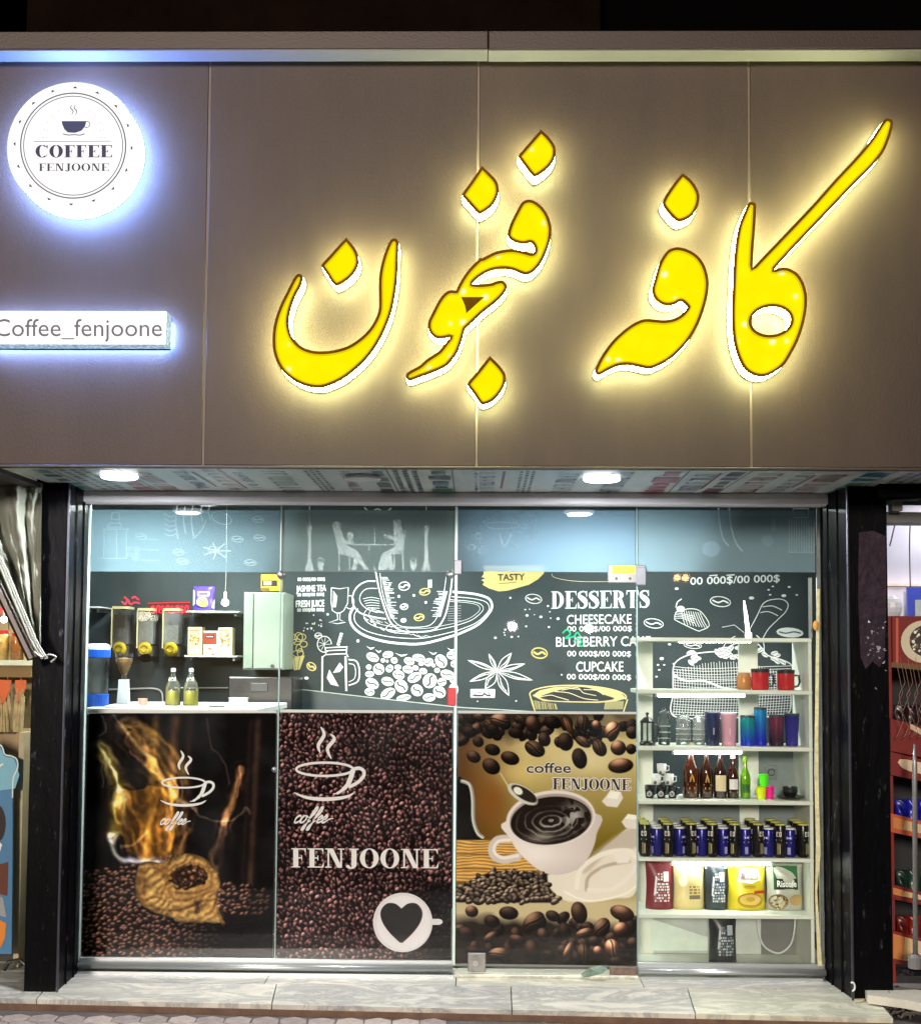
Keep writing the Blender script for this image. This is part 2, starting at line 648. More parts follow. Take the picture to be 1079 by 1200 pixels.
mA, mB, mC = marble('marble_pale', (204, 198, 186), (142, 142, 140)), marble('marble_grey', (194, 189, 180), (128, 128, 128)), marble('marble_cream', (208, 203, 184), (160, 158, 144))
xs_front = [-3.4, on(42, 1172, STEP).x, on(318, 1178, STEP).x, on(600, 1187, STEP).x, on(815, 1189, STEP).x, on(1045, 1192, STEP).x]
xs_back = [-3.4, on(74, 1140, STEP).x, on(330, 1144, STEP).x, on(598, 1150, STEP).x, on(800, 1150, STEP).x, on(1000, 1163, STEP).x + 0.08]
for i in range(5):
    g = 0.0025
    a, b = xs_front[i] + g, xs_front[i + 1] - g
    c, d = xs_back[i + 1] - g, xs_back[i] + g
    slab([(a, step_front(a)), (b, step_front(b)), (c, 5.82), (d, 5.82)], (mB, mA, mB, mA, mC)[i])
riser = [(a_, step_front(a_) + .006) for a_ in (-3.4, xs_front[-1])]
obj('step_riser', prism([Vector((*riser[0], -0.02)), Vector((*riser[1], -0.02)), Vector((riser[1][0], 5.8, -0.02)), Vector((-3.4, 5.8, -0.02))], (0, 0, 0.041)), smat('riser_brown', (112, 86, 70), rough=0.8, var=0.3, scale=12), step)
bits = [-3.4, on(318, 1140, STEP).x, on(535, 1140, STEP).x, on(748, 1144, STEP).x, on(985, 1144, STEP).x]
for i in range(4):
    slab([(bits[i] + .002, 5.825), (bits[i + 1] - .002, 5.825), (bits[i + 1] - .002, 6.15), (bits[i] + .002, 6.15)], (mB, mA, mC, mA)[i])

# ---- shop room behind the glass
wall_m = smat('chalk_wall', (45, 59, 61), rough=0.75, var=0.16, scale=2.5)
pale_m = smat('pale_interior', (150, 156, 152), rough=0.7, var=0.08)
XL, XR = at(60, 800, 6.0).x, at(985, 800, 6.0).x
back = struct(obj('back_wall', box(XL - 0.6, XR + 0.9, WY, WY + 0.1, 0, 2.6), wall_m))
struct(obj('side_wall', box(XL - 0.7, XL - 0.6, 6.06, WY + 0.1, 0, 2.6), wall_m))
struct(obj('side_wall', box(XR + 0.9, XR + 1.0, 6.06, WY + 0.1, 0, 2.6), wall_m))
struct(obj('shop_floor', box(XL - 0.7, XR + 1.0, 6.2, WY, 0.0, 0.04), smat('shop_floor_tile', (120, 116, 110), rough=0.4)))
struct(obj('shop_ceiling', box(XL - 0.7, XR + 1.0, 6.03, WY + 0.1, 2.45, 2.5), pale_m))

# ================================================================== SIGN BOARD
brown = smat('brown_composite', (61, 46, 37), rough=0.5, metal=0.2, var=0.16, scale=1.8, bump=0.12, bscale=160, spec=0.4, stretch=(2.6, 1, 0.7))
capm = smat('brown_cap', (58, 45, 38), rough=0.45, metal=0.25, var=0.06, scale=4, bump=0.1, bscale=140)
bead_m = smat('joint_bead', (112, 94, 82), rough=0.5)
board = thing('sign_board', 'long brown composite panel sign board over the whole shopfront', 'sign board', (0, FY, at(540, 545, FY).z))
jx = [at(-70, 300, FY).x] + [(at(a, 70, FY).x + at(b, 540, FY).x) / 2 for a, b in ((246, 238.5), (561, 558), (877, 880))] + [at(1150, 300, FY).x]
zt, zb = at(540, 69, FY).z, at(540, 546, FY).z
for i in range(4):
    obj('panel', box(jx[i] + 0.005, jx[i + 1] - 0.005, FY, FY + 0.02, zb, zt + 0.03, 0.002), brown, board)
    if i:
        obj('joint_bead', box(jx[i] - 0.0045, jx[i] + 0.0045, FY + 0.0035, FY + 0.018, zb, zt), bead_m, board)
CY = FY - 0.098
zc0, zc1 = at(540, 57, CY).z, at(540, 36, CY).z
xm = at(572, 46, CY).x
obj('cap', box(jx[0], xm - 0.0015, CY, FY + 0.12, zc0, zc1, 0.003), capm, board)
obj('cap', box(xm + 0.0015, jx[4], CY, FY + 0.12, zc0 - 0.002, zc1, 0.003), capm, board)
lipm = smat('white_lip', (108, 100, 106), rough=0.35, var=0.03)
obj('cap_lip', box(jx[0], xm - 0.0015, CY + 0.002, FY, zc0 - 0.006, zc0 - 0.001), lipm, board)
obj('cap_lip', box(xm + 0.0015, jx[4], CY + 0.002, FY, zc0 - 0.008, zc0 - 0.003), lipm, board)
obj('bottom_trim', box(jx[0], jx[4], FY - 0.004, FY + 0.03, zb - 0.012, zb - 0.001, 0.002), capm, board)
obj('backing_frame', box(jx[0], jx[4], FY + 0.022, FY + 0.16, zb + 0.05, zt), smat('dark_frame', (40, 36, 34), rough=0.8), board)

# dark house wall above the sign
upper = thing('upper_wall', 'dark unlit house wall above the sign board', 'wall', (0, FY + 0.4, zc1))
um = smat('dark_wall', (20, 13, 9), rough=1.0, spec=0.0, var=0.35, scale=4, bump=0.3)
xu = at(703, 20, FY + 0.4).x
obj('wall_face', box(at(32, 20, FY + 0.4).x, xu, FY + 0.4, FY + 0.55, zc1 - 0.5, zc1 + 3), um, upper)
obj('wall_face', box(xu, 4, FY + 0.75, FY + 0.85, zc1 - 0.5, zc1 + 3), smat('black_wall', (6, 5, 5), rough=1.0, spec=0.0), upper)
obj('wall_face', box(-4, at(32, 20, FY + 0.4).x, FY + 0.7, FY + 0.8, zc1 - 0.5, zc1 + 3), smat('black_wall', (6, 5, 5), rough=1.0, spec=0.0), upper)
obj('ledge', box(at(-20, 20, FY + 0.4).x, at(9, 20, FY + 0.4).x, FY + 0.3, FY + 0.7, zc1 - 0.4, zc1 + 3), um, upper)

# ---- channel letters
side_m = emit_mat('letter_side_light', (0.84, 0.98, 0.45), 62.0)
lip_m = smat('bronze_lip', (104, 66, 8), rough=0.7, spec=0.05, var=0.4, scale=7, emit=(0.5, 0.22, 0.004), es=0.12)
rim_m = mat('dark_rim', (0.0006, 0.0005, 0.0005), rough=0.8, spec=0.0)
def face_material():
    m = bpy.data.materials.new('yellow_face')
    m.use_nodes = True
    nt = m.node_tree
    b = nt.nodes['Principled BSDF']
    b.inputs['Base Color'].default_value = (0.06, 0.05, 0.0, 1)
    b.inputs['Roughness'].default_value = 0.6
    b.inputs['Specular IOR Level'].default_value = 0.0
    tc = nt.nodes.new('ShaderNodeTexCoord')
    vo = nt.nodes.new('ShaderNodeTexVoronoi')
    vo.inputs['Scale'].default_value = 11.0
    vo.inputs['Randomness'].default_value = 0.85
    nt.links.new(tc.outputs['Object'], vo.inputs['Vector'])
    r = nt.nodes.new('ShaderNodeValToRGB')
    e = r.color_ramp.elements
    e[0].position, e[0].color = 0.05, (1, 1, 0.8, 1)
    e[1].position, e[1].color = 0.20, (1.0, 0.93, 0.003, 1)
    k = e.new(0.6)
    k.color = (1.0, 0.87, 0.001, 1)
    nt.links.new(vo.outputs['Distance'], r.inputs[0])
    nt.links.new(r.outputs[0], b.inputs['Emission Color'])
    b.inputs['Emission Strength'].default_value = 0.98
    return m
face_m = face_material()

LY = FY - 0.098
edge_glow = emit_mat('amber_face_edge', (1.0, 0.72, 0.002), 0.86)
def letter(name, label, outline, holes=(), solids=(), k=6, group='yellow channel letters of the shop name'):
    out = cat(outline, True, k)
    hol = [cat(h, True, k) for h in holes]
    c = at(sum(p[0] for p in out) / len(out), sum(p[1] for p in out) / len(out), FY)
    t = thing(name, label, 'sign letter', tuple(c), group)
    cxs, czs = c.x, c.z
    P = lambda p, Y: Vector((at(p[0], p[1], LY).x, Y, at(p[0], p[1], LY).z))
    loops = [[P(p, LY + 0.003) for p in out]] + [[P(p, LY + 0.003) for p in h] for h in hol]
    flat = [v for l in loops for v in l]
    bm = bmesh.new()
    vs = [bm.verts.new(v) for v in flat]
    for tri in tessellate_polygon(loops):
        try:
            bm.faces.new([vs[i] for i in tri])
        except ValueError:
            pass
    obj('face', bm, face_m, t)
    bm, bl, br, bg_ = bmesh.new(), bmesh.new(), bmesh.new(), bmesh.new()
    for l in [out] + hol:
        n = len(l)
        area = sum(l[i][0] * l[(i + 1) % n][1] - l[(i + 1) % n][0] * l[i][1] for i in range(n))
        sg = 1 if area > 0 else -1
        if l is not out:
            sg = -sg
        inner, inner2 = [], []
        for i in range(n):
            a, b = l[i - 1], l[(i + 1) % n]
            dx, dy = b[0] - a[0], b[1] - a[1]
            L = math.hypot(dx, dy) or 1
            inner.append((l[i][0] - sg * dy / L * 3.3, l[i][1] + sg * dx / L * 3.3))
        for i in range(n):
            a, b = l[i - 1], l[(i + 1) % n]
            dx, dy = b[0] - a[0], b[1] - a[1]
            L = math.hypot(dx, dy) or 1
            inner2.append((l[i][0] - sg * dy / L * 5.2, l[i][1] + sg * dx / L * 5.2))
        ga = [bg_.verts.new(P(p, LY + 0.0005)) for p in inner]
        gb_ = [bg_.verts.new(P(p, LY + 0.0026)) for p in inner2]
        fo = [bl.verts.new(P(p, LY - 0.004)) for p in l]
        fi = [bl.verts.new(P(p, LY - 0.0015)) for p in inner]
        fb = [bl.verts.new(P(p, LY + 0.006)) for p in l]
        fr = [bm.verts.new(P(p, LY + 0.006)) for p in l]
        bk = [bm.verts.new(P(p, FY - 0.012)) for p in l]
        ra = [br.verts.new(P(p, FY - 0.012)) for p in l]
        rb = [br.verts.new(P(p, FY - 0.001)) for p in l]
        for i in range(n):
            j = (i + 1) % n
            bg_.faces.new((ga[i], ga[j], gb_[j], gb_[i]))
            bl.faces.new((fo[i], fo[j], fi[j], fi[i]))
            bl.faces.new((fo[i], fo[j], fb[j], fb[i]))
            bm.faces.new((fr[i], fr[j], bk[j], bk[i]))
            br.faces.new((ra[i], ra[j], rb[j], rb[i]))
    obj('lip', bl, lip_m, t)
    obj('face_edge', bg_, edge_glow, t)
    obj('return', bm, side_m, t)
    obj('contact_shadow_rim', br, rim_m, t)  # near-black band drawn as the contact shadow where the return meets the board
    for s in solids:
        pts = cat(s, True, 2)
        obj('counter_plate', prism([P(p, LY - 0.003) for p in pts], (0, 0.004, 0)), lip_m, t)
    return t

A_, B_, C_, D_, E_, F_ = Zm(310, 270, 6), Zm(465, 290, 6), Zm(520, 140, 5.714), Zm(680, 190, 4.447), Zm(840, 220, 5), Zm(880, 130, 5.714)
letter('sign_letter', 'wide yellow bowl-shaped lit letter, leftmost stroke of the Persian shop name',
       A_([(912, 58), (938, 75), (944, 110), (940, 200), (935, 330), (920, 450), (895, 570), (855, 680), (800, 790), (730, 890), (650, 970), (560, 1040), (470, 1085), (390, 1107), (300, 1097), (215, 1062), (140, 1005), (95, 940), (66, 860), (58, 780), (64, 690), (85, 600), (120, 510), (165, 420), (200, 350), (225, 315), (245, 307), (265, 320), (270, 345), (255, 395), (225, 450), (200, 510), (180, 580), (172, 650), (185, 720), (215, 775), (265, 820), (330, 845), (400, 852), (480, 845), (560, 825), (630, 790), (700, 735), (755, 670), (795, 590), (805, 530), (805, 450), (805, 350), (815, 270), (835, 190), (860, 120), (885, 72)]))
letter('sign_dot', 'yellow lit diamond dot held above the wide bowl-shaped letter',
       A_([(575, 52, 1), (635, 125), (660, 185), (661, 240), (632, 300), (582, 350), (515, 388), (478, 370), (440, 312), (405, 258), (408, 235), (460, 178), (520, 110)]))
letter('sign_letter', 'slanting zigzag yellow lit letter group in the middle of the shop name',
       C_([(560, 540), (602, 546), (650, 580), (690, 632), (712, 690), (720, 740), (712, 810), (690, 880), (652, 960), (602, 1018), (552, 1040), (510, 1030), (460, 1010), (400, 1002), (330, 1010), (270, 1035), (220, 1070), (188, 1102, 1), (250, 1105), (320, 1097)]) +
       B_([(690, 242), (738, 234), (768, 258), (772, 292), (742, 340), (690, 390), (600, 462), (480, 575, 1), (470, 612), (450, 680), (420, 750), (382, 800), (340, 840), (240, 885), (170, 910), (92, 937), (65, 918), (68, 890), (95, 868), (160, 832), (210, 788), (285, 738), (312, 712), (345, 668), (378, 628, 1), (332, 640), (280, 640), (240, 612), (220, 570), (222, 520), (245, 470), (280, 400), (310, 352), (340, 320), (375, 303), (415, 306, 1), (440, 255), (480, 190), (530, 130), (590, 75)]) +
       C_([(260, 930), (340, 890), (420, 872), (480, 872), (540, 885), (590, 897), (608, 878), (600, 845), (580, 826), (540, 834), (500, 830), (455, 812), (430, 785), (430, 750), (450, 690), (480, 630), (520, 560)]),
       solids=[B_([(452, 350, 1), (612, 350, 1), (487, 462, 1), (478, 408)])], k=5)
letter('sign_dot', 'yellow lit diamond dot below the slanting middle letters',
       B_([(652, 765, 1), (710, 820), (750, 870), (765, 910), (757, 970), (722, 1030), (672, 1080), (612, 1105), (580, 1090), (540, 1030), (500, 975), (505, 945), (560, 880)]))
letter('sign_dot', 'yellow lit diamond dot above the middle letters, lower of the pair',
       C_([(255, 312, 1), (310, 365), (350, 410), (366, 455), (362, 510), (322, 580), (245, 632), (215, 615), (165, 560), (125, 512), (130, 490), (180, 420)]))
letter('sign_dot', 'yellow lit diamond dot at the top of the pair over the middle letters',
       C_([(650, 70, 1), (700, 118), (738, 170), (748, 210), (737, 270), (692, 330), (615, 382), (580, 362), (540, 310), (500, 252), (510, 230), (570, 160)]))
letter('sign_dot', 'yellow lit diamond dot standing alone above the hooked letter',
       D_([(530, 58, 1), (578, 98), (610, 148), (618, 190), (606, 240), (575, 285), (515, 310), (475, 285), (430, 227), (435, 190), (480, 120)]))
letter('sign_letter', 'hooked yellow lit letter with a long tail, left of the tall slashed letter',
       D_([(505, 445), (560, 458), (610, 490), (645, 540), (663, 600), (665, 660), (650, 740), (615, 840), (570, 920), (520, 980), (470, 1025), (420, 1055), (360, 1077), (300, 1067), (250, 1058), (200, 1062), (150, 1082), (98, 1110), (76, 1095), (80, 1070), (110, 1010), (160, 940), (210, 890), (270, 845), (330, 820), (390, 822), (440, 825), (490, 815), (530, 790), (558, 755, 1), (525, 727), (490, 742), (450, 748), (410, 735), (380, 702), (372, 660), (385, 610), (405, 540), (430, 490), (460, 457)]))
letter('sign_letter', 'tall yellow lit letter with a long diagonal slash and a round hole',
       E_([(200, 85), (222, 95), (226, 130), (220, 250), (212, 350), (206, 472, 1)]) +
       F_([(100, 955), (180, 872), (400, 640), (560, 460), (700, 310), (800, 190), (880, 70), (915, 52), (942, 70), (943, 110), (920, 190), (880, 280), (800, 380), (700, 480), (500, 690), (300, 900), (190, 1020), (150, 1066, 1)]) +
       E_([(375, 470), (420, 475), (470, 505), (505, 560), (523, 630), (522, 710), (505, 800), (475, 890), (435, 970), (390, 1040), (330, 1085), (270, 1107), (210, 1097), (160, 1062), (125, 1000), (100, 920), (88, 830), (85, 720), (90, 600), (95, 480), (105, 350), (125, 230), (155, 150), (180, 95)]),
       holes=[E_(ell(315, 780, 116, 82, -6, 16))], k=5)

# ---- round logo light box
white_face = emit_mat('white_box_face', (1.0, 0.99, 0.98), 1.15)
white_side = emit_mat('white_box_side', (0.32, 0.5, 1.0), 5.0)
white_lip2 = smat('box_rim', (96, 102, 118), rough=0.4)
ink = (44, 44, 74)
rc = (85.6, 171.5)
t = thing('round_sign', 'round white lit logo sign with a coffee cup', 'sign', tuple(at(*rc, FY)))
pc = at(*rc, FY - 0.10)
rad = (at(162.5, 171, FY - 0.10).x - at(9, 171, FY - 0.10).x) / 2
def disc_xz(bm, c, r, y0, y1, n=64):
    a = [bm.verts.new((c.x + r * math.cos(2 * math.pi * k / n), y0, c.z + r * math.sin(2 * math.pi * k / n))) for k in range(n)]
    b = [bm.verts.new((c.x + r * math.cos(2 * math.pi * k / n), y1, c.z + r * math.sin(2 * math.pi * k / n))) for k in range(n)]
    return a, b
bm = bmesh.new()
a, b = disc_xz(bm, pc, rad, FY - 0.10, FY - 0.097)
bm.faces.new(a)
for k in range(64):
    bm.faces.new((a[k], a[(k + 1) % 64], b[(k + 1) % 64], b[k]))
obj('face', bm, white_face, t)
bm = bmesh.new()
a, b = disc_xz(bm, pc, rad * 0.998, FY - 0.095, FY - 0.004)
for k in range(64):
    bm.faces.new((a[k], a[(k + 1) % 64], b[(k + 1) % 64], b[k]))
obj('side', bm, emit_mat('round_side', (0.17, 0.34, 1.0), 115.0), t)
bm = bmesh.new()
for r0, r1, y0, y1 in ((rad * 1.004, rad * 0.99, FY - 0.1005, FY - 0.0945), ):
    a, b = disc_xz(bm, pc, r0, FY - 0.0975, FY - 0.0915)
    for k in range(64):
        bm.faces.new((a[k], a[(k + 1) % 64], b[(k + 1) % 64], b[k]))
obj('rim', bm, white_lip2, t)
pr = Print(FY - 0.1006)
cx, cy = rc
for r_, w_ in ((61.5, 1.6), (58, 1.1)):
    pr.stroke(ell(cx + 0.5, cy - 0.8, r_, r_, 0, 60), w_, (110, 110, 130), True)
for k in range(16):
    a = R(k * 22.5 + 92)
    x, y = cx + 0.5 + 67.5 * math.cos(a), cy - 0.5 + 67.5 * math.sin(a)
    q = [(x + 2.6 * math.cos(a), y + 2.6 * math.sin(a)), (x - 2.8 * math.sin(a), y + 2.8 * math.cos(a)), (x + 2.8 * math.sin(a), y - 2.8 * math.cos(a))]
    pr.poly(q, ink)
pr.serif('COFFEE', 42, 184.5, 131.5, 14.5, (48, 40, 92), thick=0.24)
pr.serif('FENJOONE', 46, 200.6, 128, 9, (58, 56, 84), thick=0.19)
pr.stroke([(40, 166), (130, 165.6)], 0.8, (130, 130, 145))
lg = Zm(0, 85, 5.994)
pr.poly(lg([(436, 342), (610, 342), (600, 380), (575, 410), (530, 425), (480, 422), (455, 400), (440, 365)]), (50, 62, 120))
pr.stroke(lg(ell(610, 365, 24, 22, 0, 14, -110, 120)), 0.9, (82, 92, 135))
pr.stroke(lg([(445, 432), (480, 440), (520, 438), (570, 440), (598, 430)]), 1.2, (82, 92, 135), smooth=4)
for sx in (495, 520):
    pr.stroke(lg([(sx + 15, 225), (sx + 4, 250), (sx + 22, 272), (sx + 10, 302)]), 1.2, (90, 90, 120), smooth=5, taper=True)
for k in range(13):
    a = R(180 + k * 15)
    if abs(k - 6) < 2:
        continue
    for q in (1.0, 1.12):
        pr.stroke([(cx + 1.5 + 31 * q * math.cos(a), cy - 10 + 31 * q * math.sin(a)), (cx + 1.5 + 33 * q * math.cos(a), cy - 10 + 33 * q * math.sin(a))], 0.6, (185, 185, 195))
pr.build('logo_print', t, print_mat('lit_print', 0.5))

# ---- rectangular handle light box
t = thing('light_box_sign', 'white rectangular lit sign reading Coffee_fenjoone', 'sign', tuple(at(90, 385, FY)))
lb = pbox(-22, 364.5, 195, 403.5, FY - 0.112, FY - 0.109)
obj('face', lb, white_face, t)
x0, x1, z0, z1 = at(-22, 384, FY - .11).x, at(195, 384, FY - .11).x, at(90, 403.5, FY - .11).z, at(90, 364.5, FY - .11).z
bm = bmesh.new()
for (a, b) in (((x0, z0), (x1, z0)), ((x1, z0), (x1, z1)), ((x1, z1), (x0, z1)), ((x0, z1), (x0, z0))):
    v = [bm.verts.new(q) for q in ((a[0], FY - 0.106, a[1]), (b[0], FY - 0.106, b[1]), (b[0], FY - 0.036, b[1]), (a[0], FY - 0.036, a[1]))]
    bm.faces.new(v)
def foil_material():
    m = bpy.data.materials.new('foil_side')
    m.use_nodes = True
    nt = m.node_tree
    b = nt.nodes['Principled BSDF']
    b.inputs['Base Color'].default_value = (0.06, 0.07, 0.08, 1)
    tc = nt.nodes.new('ShaderNodeTexCoord')
    vo = nt.nodes.new('ShaderNodeTexVoronoi')
    vo.inputs['Scale'].default_value = 60
    nt.links.new(tc.outputs['Object'], vo.inputs['Vector'])
    r = nt.nodes.new('ShaderNodeValToRGB')
    r.color_ramp.elements[0].color = (0.7, 0.85, 0.95, 1)
    r.color_ramp.elements[0].position = 0.1
    r.color_ramp.elements[1].color = (0.2, 0.32, 0.42, 1)
    r.color_ramp.elements[1].position = 0.6
    nt.links.new(vo.outputs['Distance'], r.inputs[0])
    nt.links.new(r.outputs[0], b.inputs['Emission Color'])
    b.inputs['Emission Strength'].default_value = 1.0
    return m
obj('side', bm, foil_material(), t)
bm = bmesh.new()
add_box(bm, x0 + .01, x1 - .01, FY - 0.0055, FY - 0.001, z0 + 0.005, z1 - 0.005)
obj('backing_plate', bm, rim_m, t)
bm = bmesh.new()
g_ = 0.012
for (a, b) in (((x0, z0 + g_), (x1 - g_, z0 + g_)), ((x1 - g_, z0 + g_), (x1 - g_, z1 - g_)), ((x1 - g_, z1 - g_), (x0, z1 - g_))):
    bm.faces.new([bm.verts.new(q) for q in ((a[0], FY - 0.034, a[1]), (b[0], FY - 0.034, b[1]), (b[0], FY - 0.006, b[1]), (a[0], FY - 0.006, a[1]))])
obj('light_strip', bm, emit_mat('strip_blue', (0.18, 0.35, 1.0), 300.0), t)
pr = Print(FY - 0.1126)
pr.text('Coffee_fenjoone', -6, 394, 190, 20.5, (110, 110, 128))
pr.build('lettering', t, print_mat('lit_print', 0.5))

# ================================================================== SOFFIT AND SHUTTER BOX
SZ = zb - 0.01
soff = thing('soffit', 'underside of the sign board lined with newspaper-print panels', 'soffit', (0, 5.5, SZ))
sx0, sx1 = at(8, 552, FY).x, at(1140, 552, FY).x
sm = smat('soffit_board', (196, 204, 202), rough=0.35, var=0.14, scale=6, stretch=(3, 0.6, 1))
edges = [sx0] + [at(x, 556, FY + .1).x for x in (255, 560, 845)] + [sx1]
spans = []
for i in range(4):
    spans.append(obj('soffit_panel', box(edges[i] + .002, edges[i + 1] - .002, FY + 0.03, 5.98, SZ, SZ + 0.02), sm, soff))
rs = random.Random(3)
prs = [Print(fn=lambda x, y, d: Vector((x, y, SZ - 0.0006 - d))) for _ in range(4)]
def sq(x, y, w, h, col, a=0.0):
    pr = prs[max(0, sum(1 for e_ in edges[:4] if x > e_) - 1)]
    c, s = math.cos(a), math.sin(a)
    pr.poly([(x + u * c - v * s, y + u * s + v * c) for u, v in ((-w / 2, -h / 2), (w / 2, -h / 2), (w / 2, h / 2), (-w / 2, h / 2))], col)
inks = [(38, 54, 104), (50, 58, 66), (134, 38, 42), (44, 60, 112), (52, 84, 92), (40, 42, 46)]
x = sx0 + 0.06
while x < sx1 - 0.1:
    w = rs.uniform(0.07, 0.17)
    c = rs.choice(inks)
    k = rs.random()
    a = rs.uniform(-.02, .02)
    if k < 0.3:                                     # picture columns with rules
        y = 5.22
        while y < 5.9:
            l = rs.uniform(.06, .2)
            sq(x + w / 2, y + l / 2, w * rs.uniform(.5, .9), l * .85, tuple(int(q + rs.uniform(0, 50)) for q in c), a)
            y += l + rs.uniform(.01, .04)
        sq(x + w * 1.02, 5.55, 0.006, 0.74, (60, 64, 70), a)
    elif k < 0.75:                                  # headline letters running into the depth
        y = 5.22 + rs.uniform(0, .1)
        big = rs.uniform(.35, .8)
        while y < 5.9:
            h = rs.uniform(.022, .04)
            t_ = w * big
            sq(x + w / 2, y, t_, h * .34, c, a)
            q = rs.random()
            if q < .35:
                sq(x + w / 2 - t_ * .42, y + h * .4, t_ * .16, h * .8, c, a)
            elif q < .7:
                sq(x + w / 2 + t_ * .42, y + h * .4, t_ * .16, h * .8, c, a)
            elif q < .85:
                sq(x + w / 2, y + h * .4, t_ * .16, h * .8, c, a)
            y += h * rs.choice((1.1, 1.1, 1.3, 2.6))
        if rs.random() < .5:
            sq(x + w * .97, 5.5, .012, rs.uniform(.3, .7), (120, 60, 60), a)
    else:                                           # small print
        for col_ in range(3):
            y = 5.22
            while y < 5.9:
                l = rs.uniform(.02, .07)
                sq(x + w * (col_ + .5) / 3, y + l / 2, w * .18, l * .8, (96, 102, 106), a)
                y += l + rs.uniform(.006, .03)
    x += w * 1.1 + rs.uniform(0.0, 0.05)
for p_, o_ in zip(prs, spans):
    if p_.v:
        p_.build('newspaper_print', o_, print_mat('gloss_print', 0.3))
for e_ in edges[1:4]:
    obj('seam_strip', box(e_ - .005, e_ + .005, FY + .032, 5.97, SZ - .0022, SZ - .0012), smat('seam_white', (214, 218, 216), rough=.4), soff)
# end board of the soffit on the left
obj('end_board', prism([on(x, y, SZ - 0.004) for x, y in ((0, 548), (90, 581), (70, 588), (-40, 556))], (0, 0, -0.02)), smat('soffit_end', (38, 26, 24), rough=0.6), soff)

lampw = emit_mat('downlight_disc', (0.93, 0.97, 1.0), 20.0)
def downlight(px, py, label, lit):
    c = on(px, py, SZ - 0.03)
    t = thing('downlight', label, 'ceiling light', (c.x, c.y, SZ), 'round surface downlights under the sign board')
    bm = bmesh.new()
    lathe(bm, [(0.072, 0.0), (0.078, -0.006), (0.078, -0.014), (0.072, -0.018), (0.066, -0.018)], 32, c.x, c.y, SZ - 0.0005, cap=False)
    obj('housing', bm, (emit_mat('lamp_rim_glow', (0.93, 0.97, 1.0), 5.0) if lit else smat('lamp_housing', (225, 228, 230), rough=0.3)), t)
    bm = bmesh.new()
    lathe(bm, [(0.066, -0.0178), (0.0, -0.0188)], 32, c.x, c.y, SZ, cap=False)
    obj('diffuser', bm, lampw if lit else smat('lamp_off', (205, 210, 210), rough=0.4), t)
    if lit:
        l = bpy.data.lights.new('downlight_lamp', 'AREA')
        l.shape = 'DISK'
        l.size = 0.12
        l.energy = 46
        l.color = (0.92, 0.97, 1.0)
        lo = bpy.data.objects.new('downlight_lamp', l)
        COL.objects.link(lo)
        lo.parent = t
        lo.location = (0, 0, -0.022)
    return t
downlight(140, 564, 'round lit downlight under the left end of the sign board', True)
downlight(705, 567, 'round lit downlight above the glass door', True)
downlight(425, 566, 'round unlit downlight between the two lit ones', False)

sh = thing('shutter_box', 'long pale grey metal roller shutter housing above the glass', 'shutter housing', (0, 5.8, SZ - 0.1))
shm = smat('shutter_metal', (226, 222, 226), rough=0.35, metal=0.0, var=0.06, scale=3, stretch=(0.3, 1, 4))
xa, xb = at(92, 585, 5.9).x, at(985, 587, 5.9).x
z1, z0 = at(540, 576.5, 5.9).z, at(540, 592.5, 5.965).z
prof = [(5.9, z0 + 0.006), (5.897, (z0 + z1) / 2), (5.9, z1 - 0.004), (5.91, z1 + 0.002), (5.98, z1 + 0.004), (5.98, z0), (5.91, z0 - 0.001)]
xmid = at(534, 585, 5.78).x
obj('housing', prism([(xa, y, z) for y, z in prof], (xb - xa, 0, 0)), shm, sh)
bm = bmesh.new()
for q in range(-9, 10):
    pass
lathe(bm, [(0.0, -0.006), (0.036, -0.006), (0.036, 0.006), (0.0, 0.006)], 20)
bmesh.ops.rotate(bm, verts=bm.verts, matrix=Matrix.Rotation(math.pi / 2, 3, 'Y'))
bmesh.ops.translate(bm, verts=bm.verts, vec=(xb + 0.008, 5.94, (z0 + z1) / 2 + 0.005))
obj('end_cap', bm, smat('end_cap_grey', (110, 108, 108), rough=0.4), sh)
obj('top_filler', box(xa - 0.2, xb + 0.1, 5.985, 6.03, z0 + 0.002, SZ + 0.05), smat('dark_frame', (40, 36, 34)), sh)

# ================================================================== BLACK COLUMNS
def black_material(name, base, scr):
    m = smat(name, base, rough=0.38, var=0.5, scale=5, bump=0.25, bscale=18, stretch=(1, 1, 0.35), coat=0.0, spec=0.06)
    nt = m.node_tree
    b = nt.nodes['Principled BSDF']
    src = b.inputs['Base Color'].links[0].from_socket
    nz = nt.nodes.new('ShaderNodeTexNoise')
    nz.inputs['Scale'].default_value = 26
    nz.inputs['Detail'].default_value = 9
    nz.inputs['Roughness'].default_value = 0.75
    mp = [n for n in nt.nodes if n.type == 'MAPPING'][0]
    nt.links.new(mp.outputs[0], nz.inputs['Vector'])
    r = nt.nodes.new('ShaderNodeMapRange')
    r.inputs['From Min'].default_value = 0.60
    r.inputs['From Max'].default_value = 0.72
    r.inputs['To Max'].default_value = scr
    nt.links.new(nz.outputs['Fac'], r.inputs['Value'])
    mx = nt.nodes.new('ShaderNodeMixRGB')
    mx.inputs[2].default_value = (0.25, 0.26, 0.32, 1)
    nt.links.new(r.outputs[0], mx.inputs[0])
    nt.links.new(src, mx.inputs[1])
    nt.links.new(mx.outputs[0], b.inputs['Base Color'])
    return m
blk = black_material('black_gloss', (4, 4, 6), 0.25)
blk2 = black_material('black_scuffed', (5, 5, 9), 0.7)
purp = smat('torn_purple', (40, 26, 38), rough=0.6, spec=0.2, var=0.6, scale=22, bump=0.5, bscale=30)
CF = 5.65                                  # front face of the columns
ZT = SZ
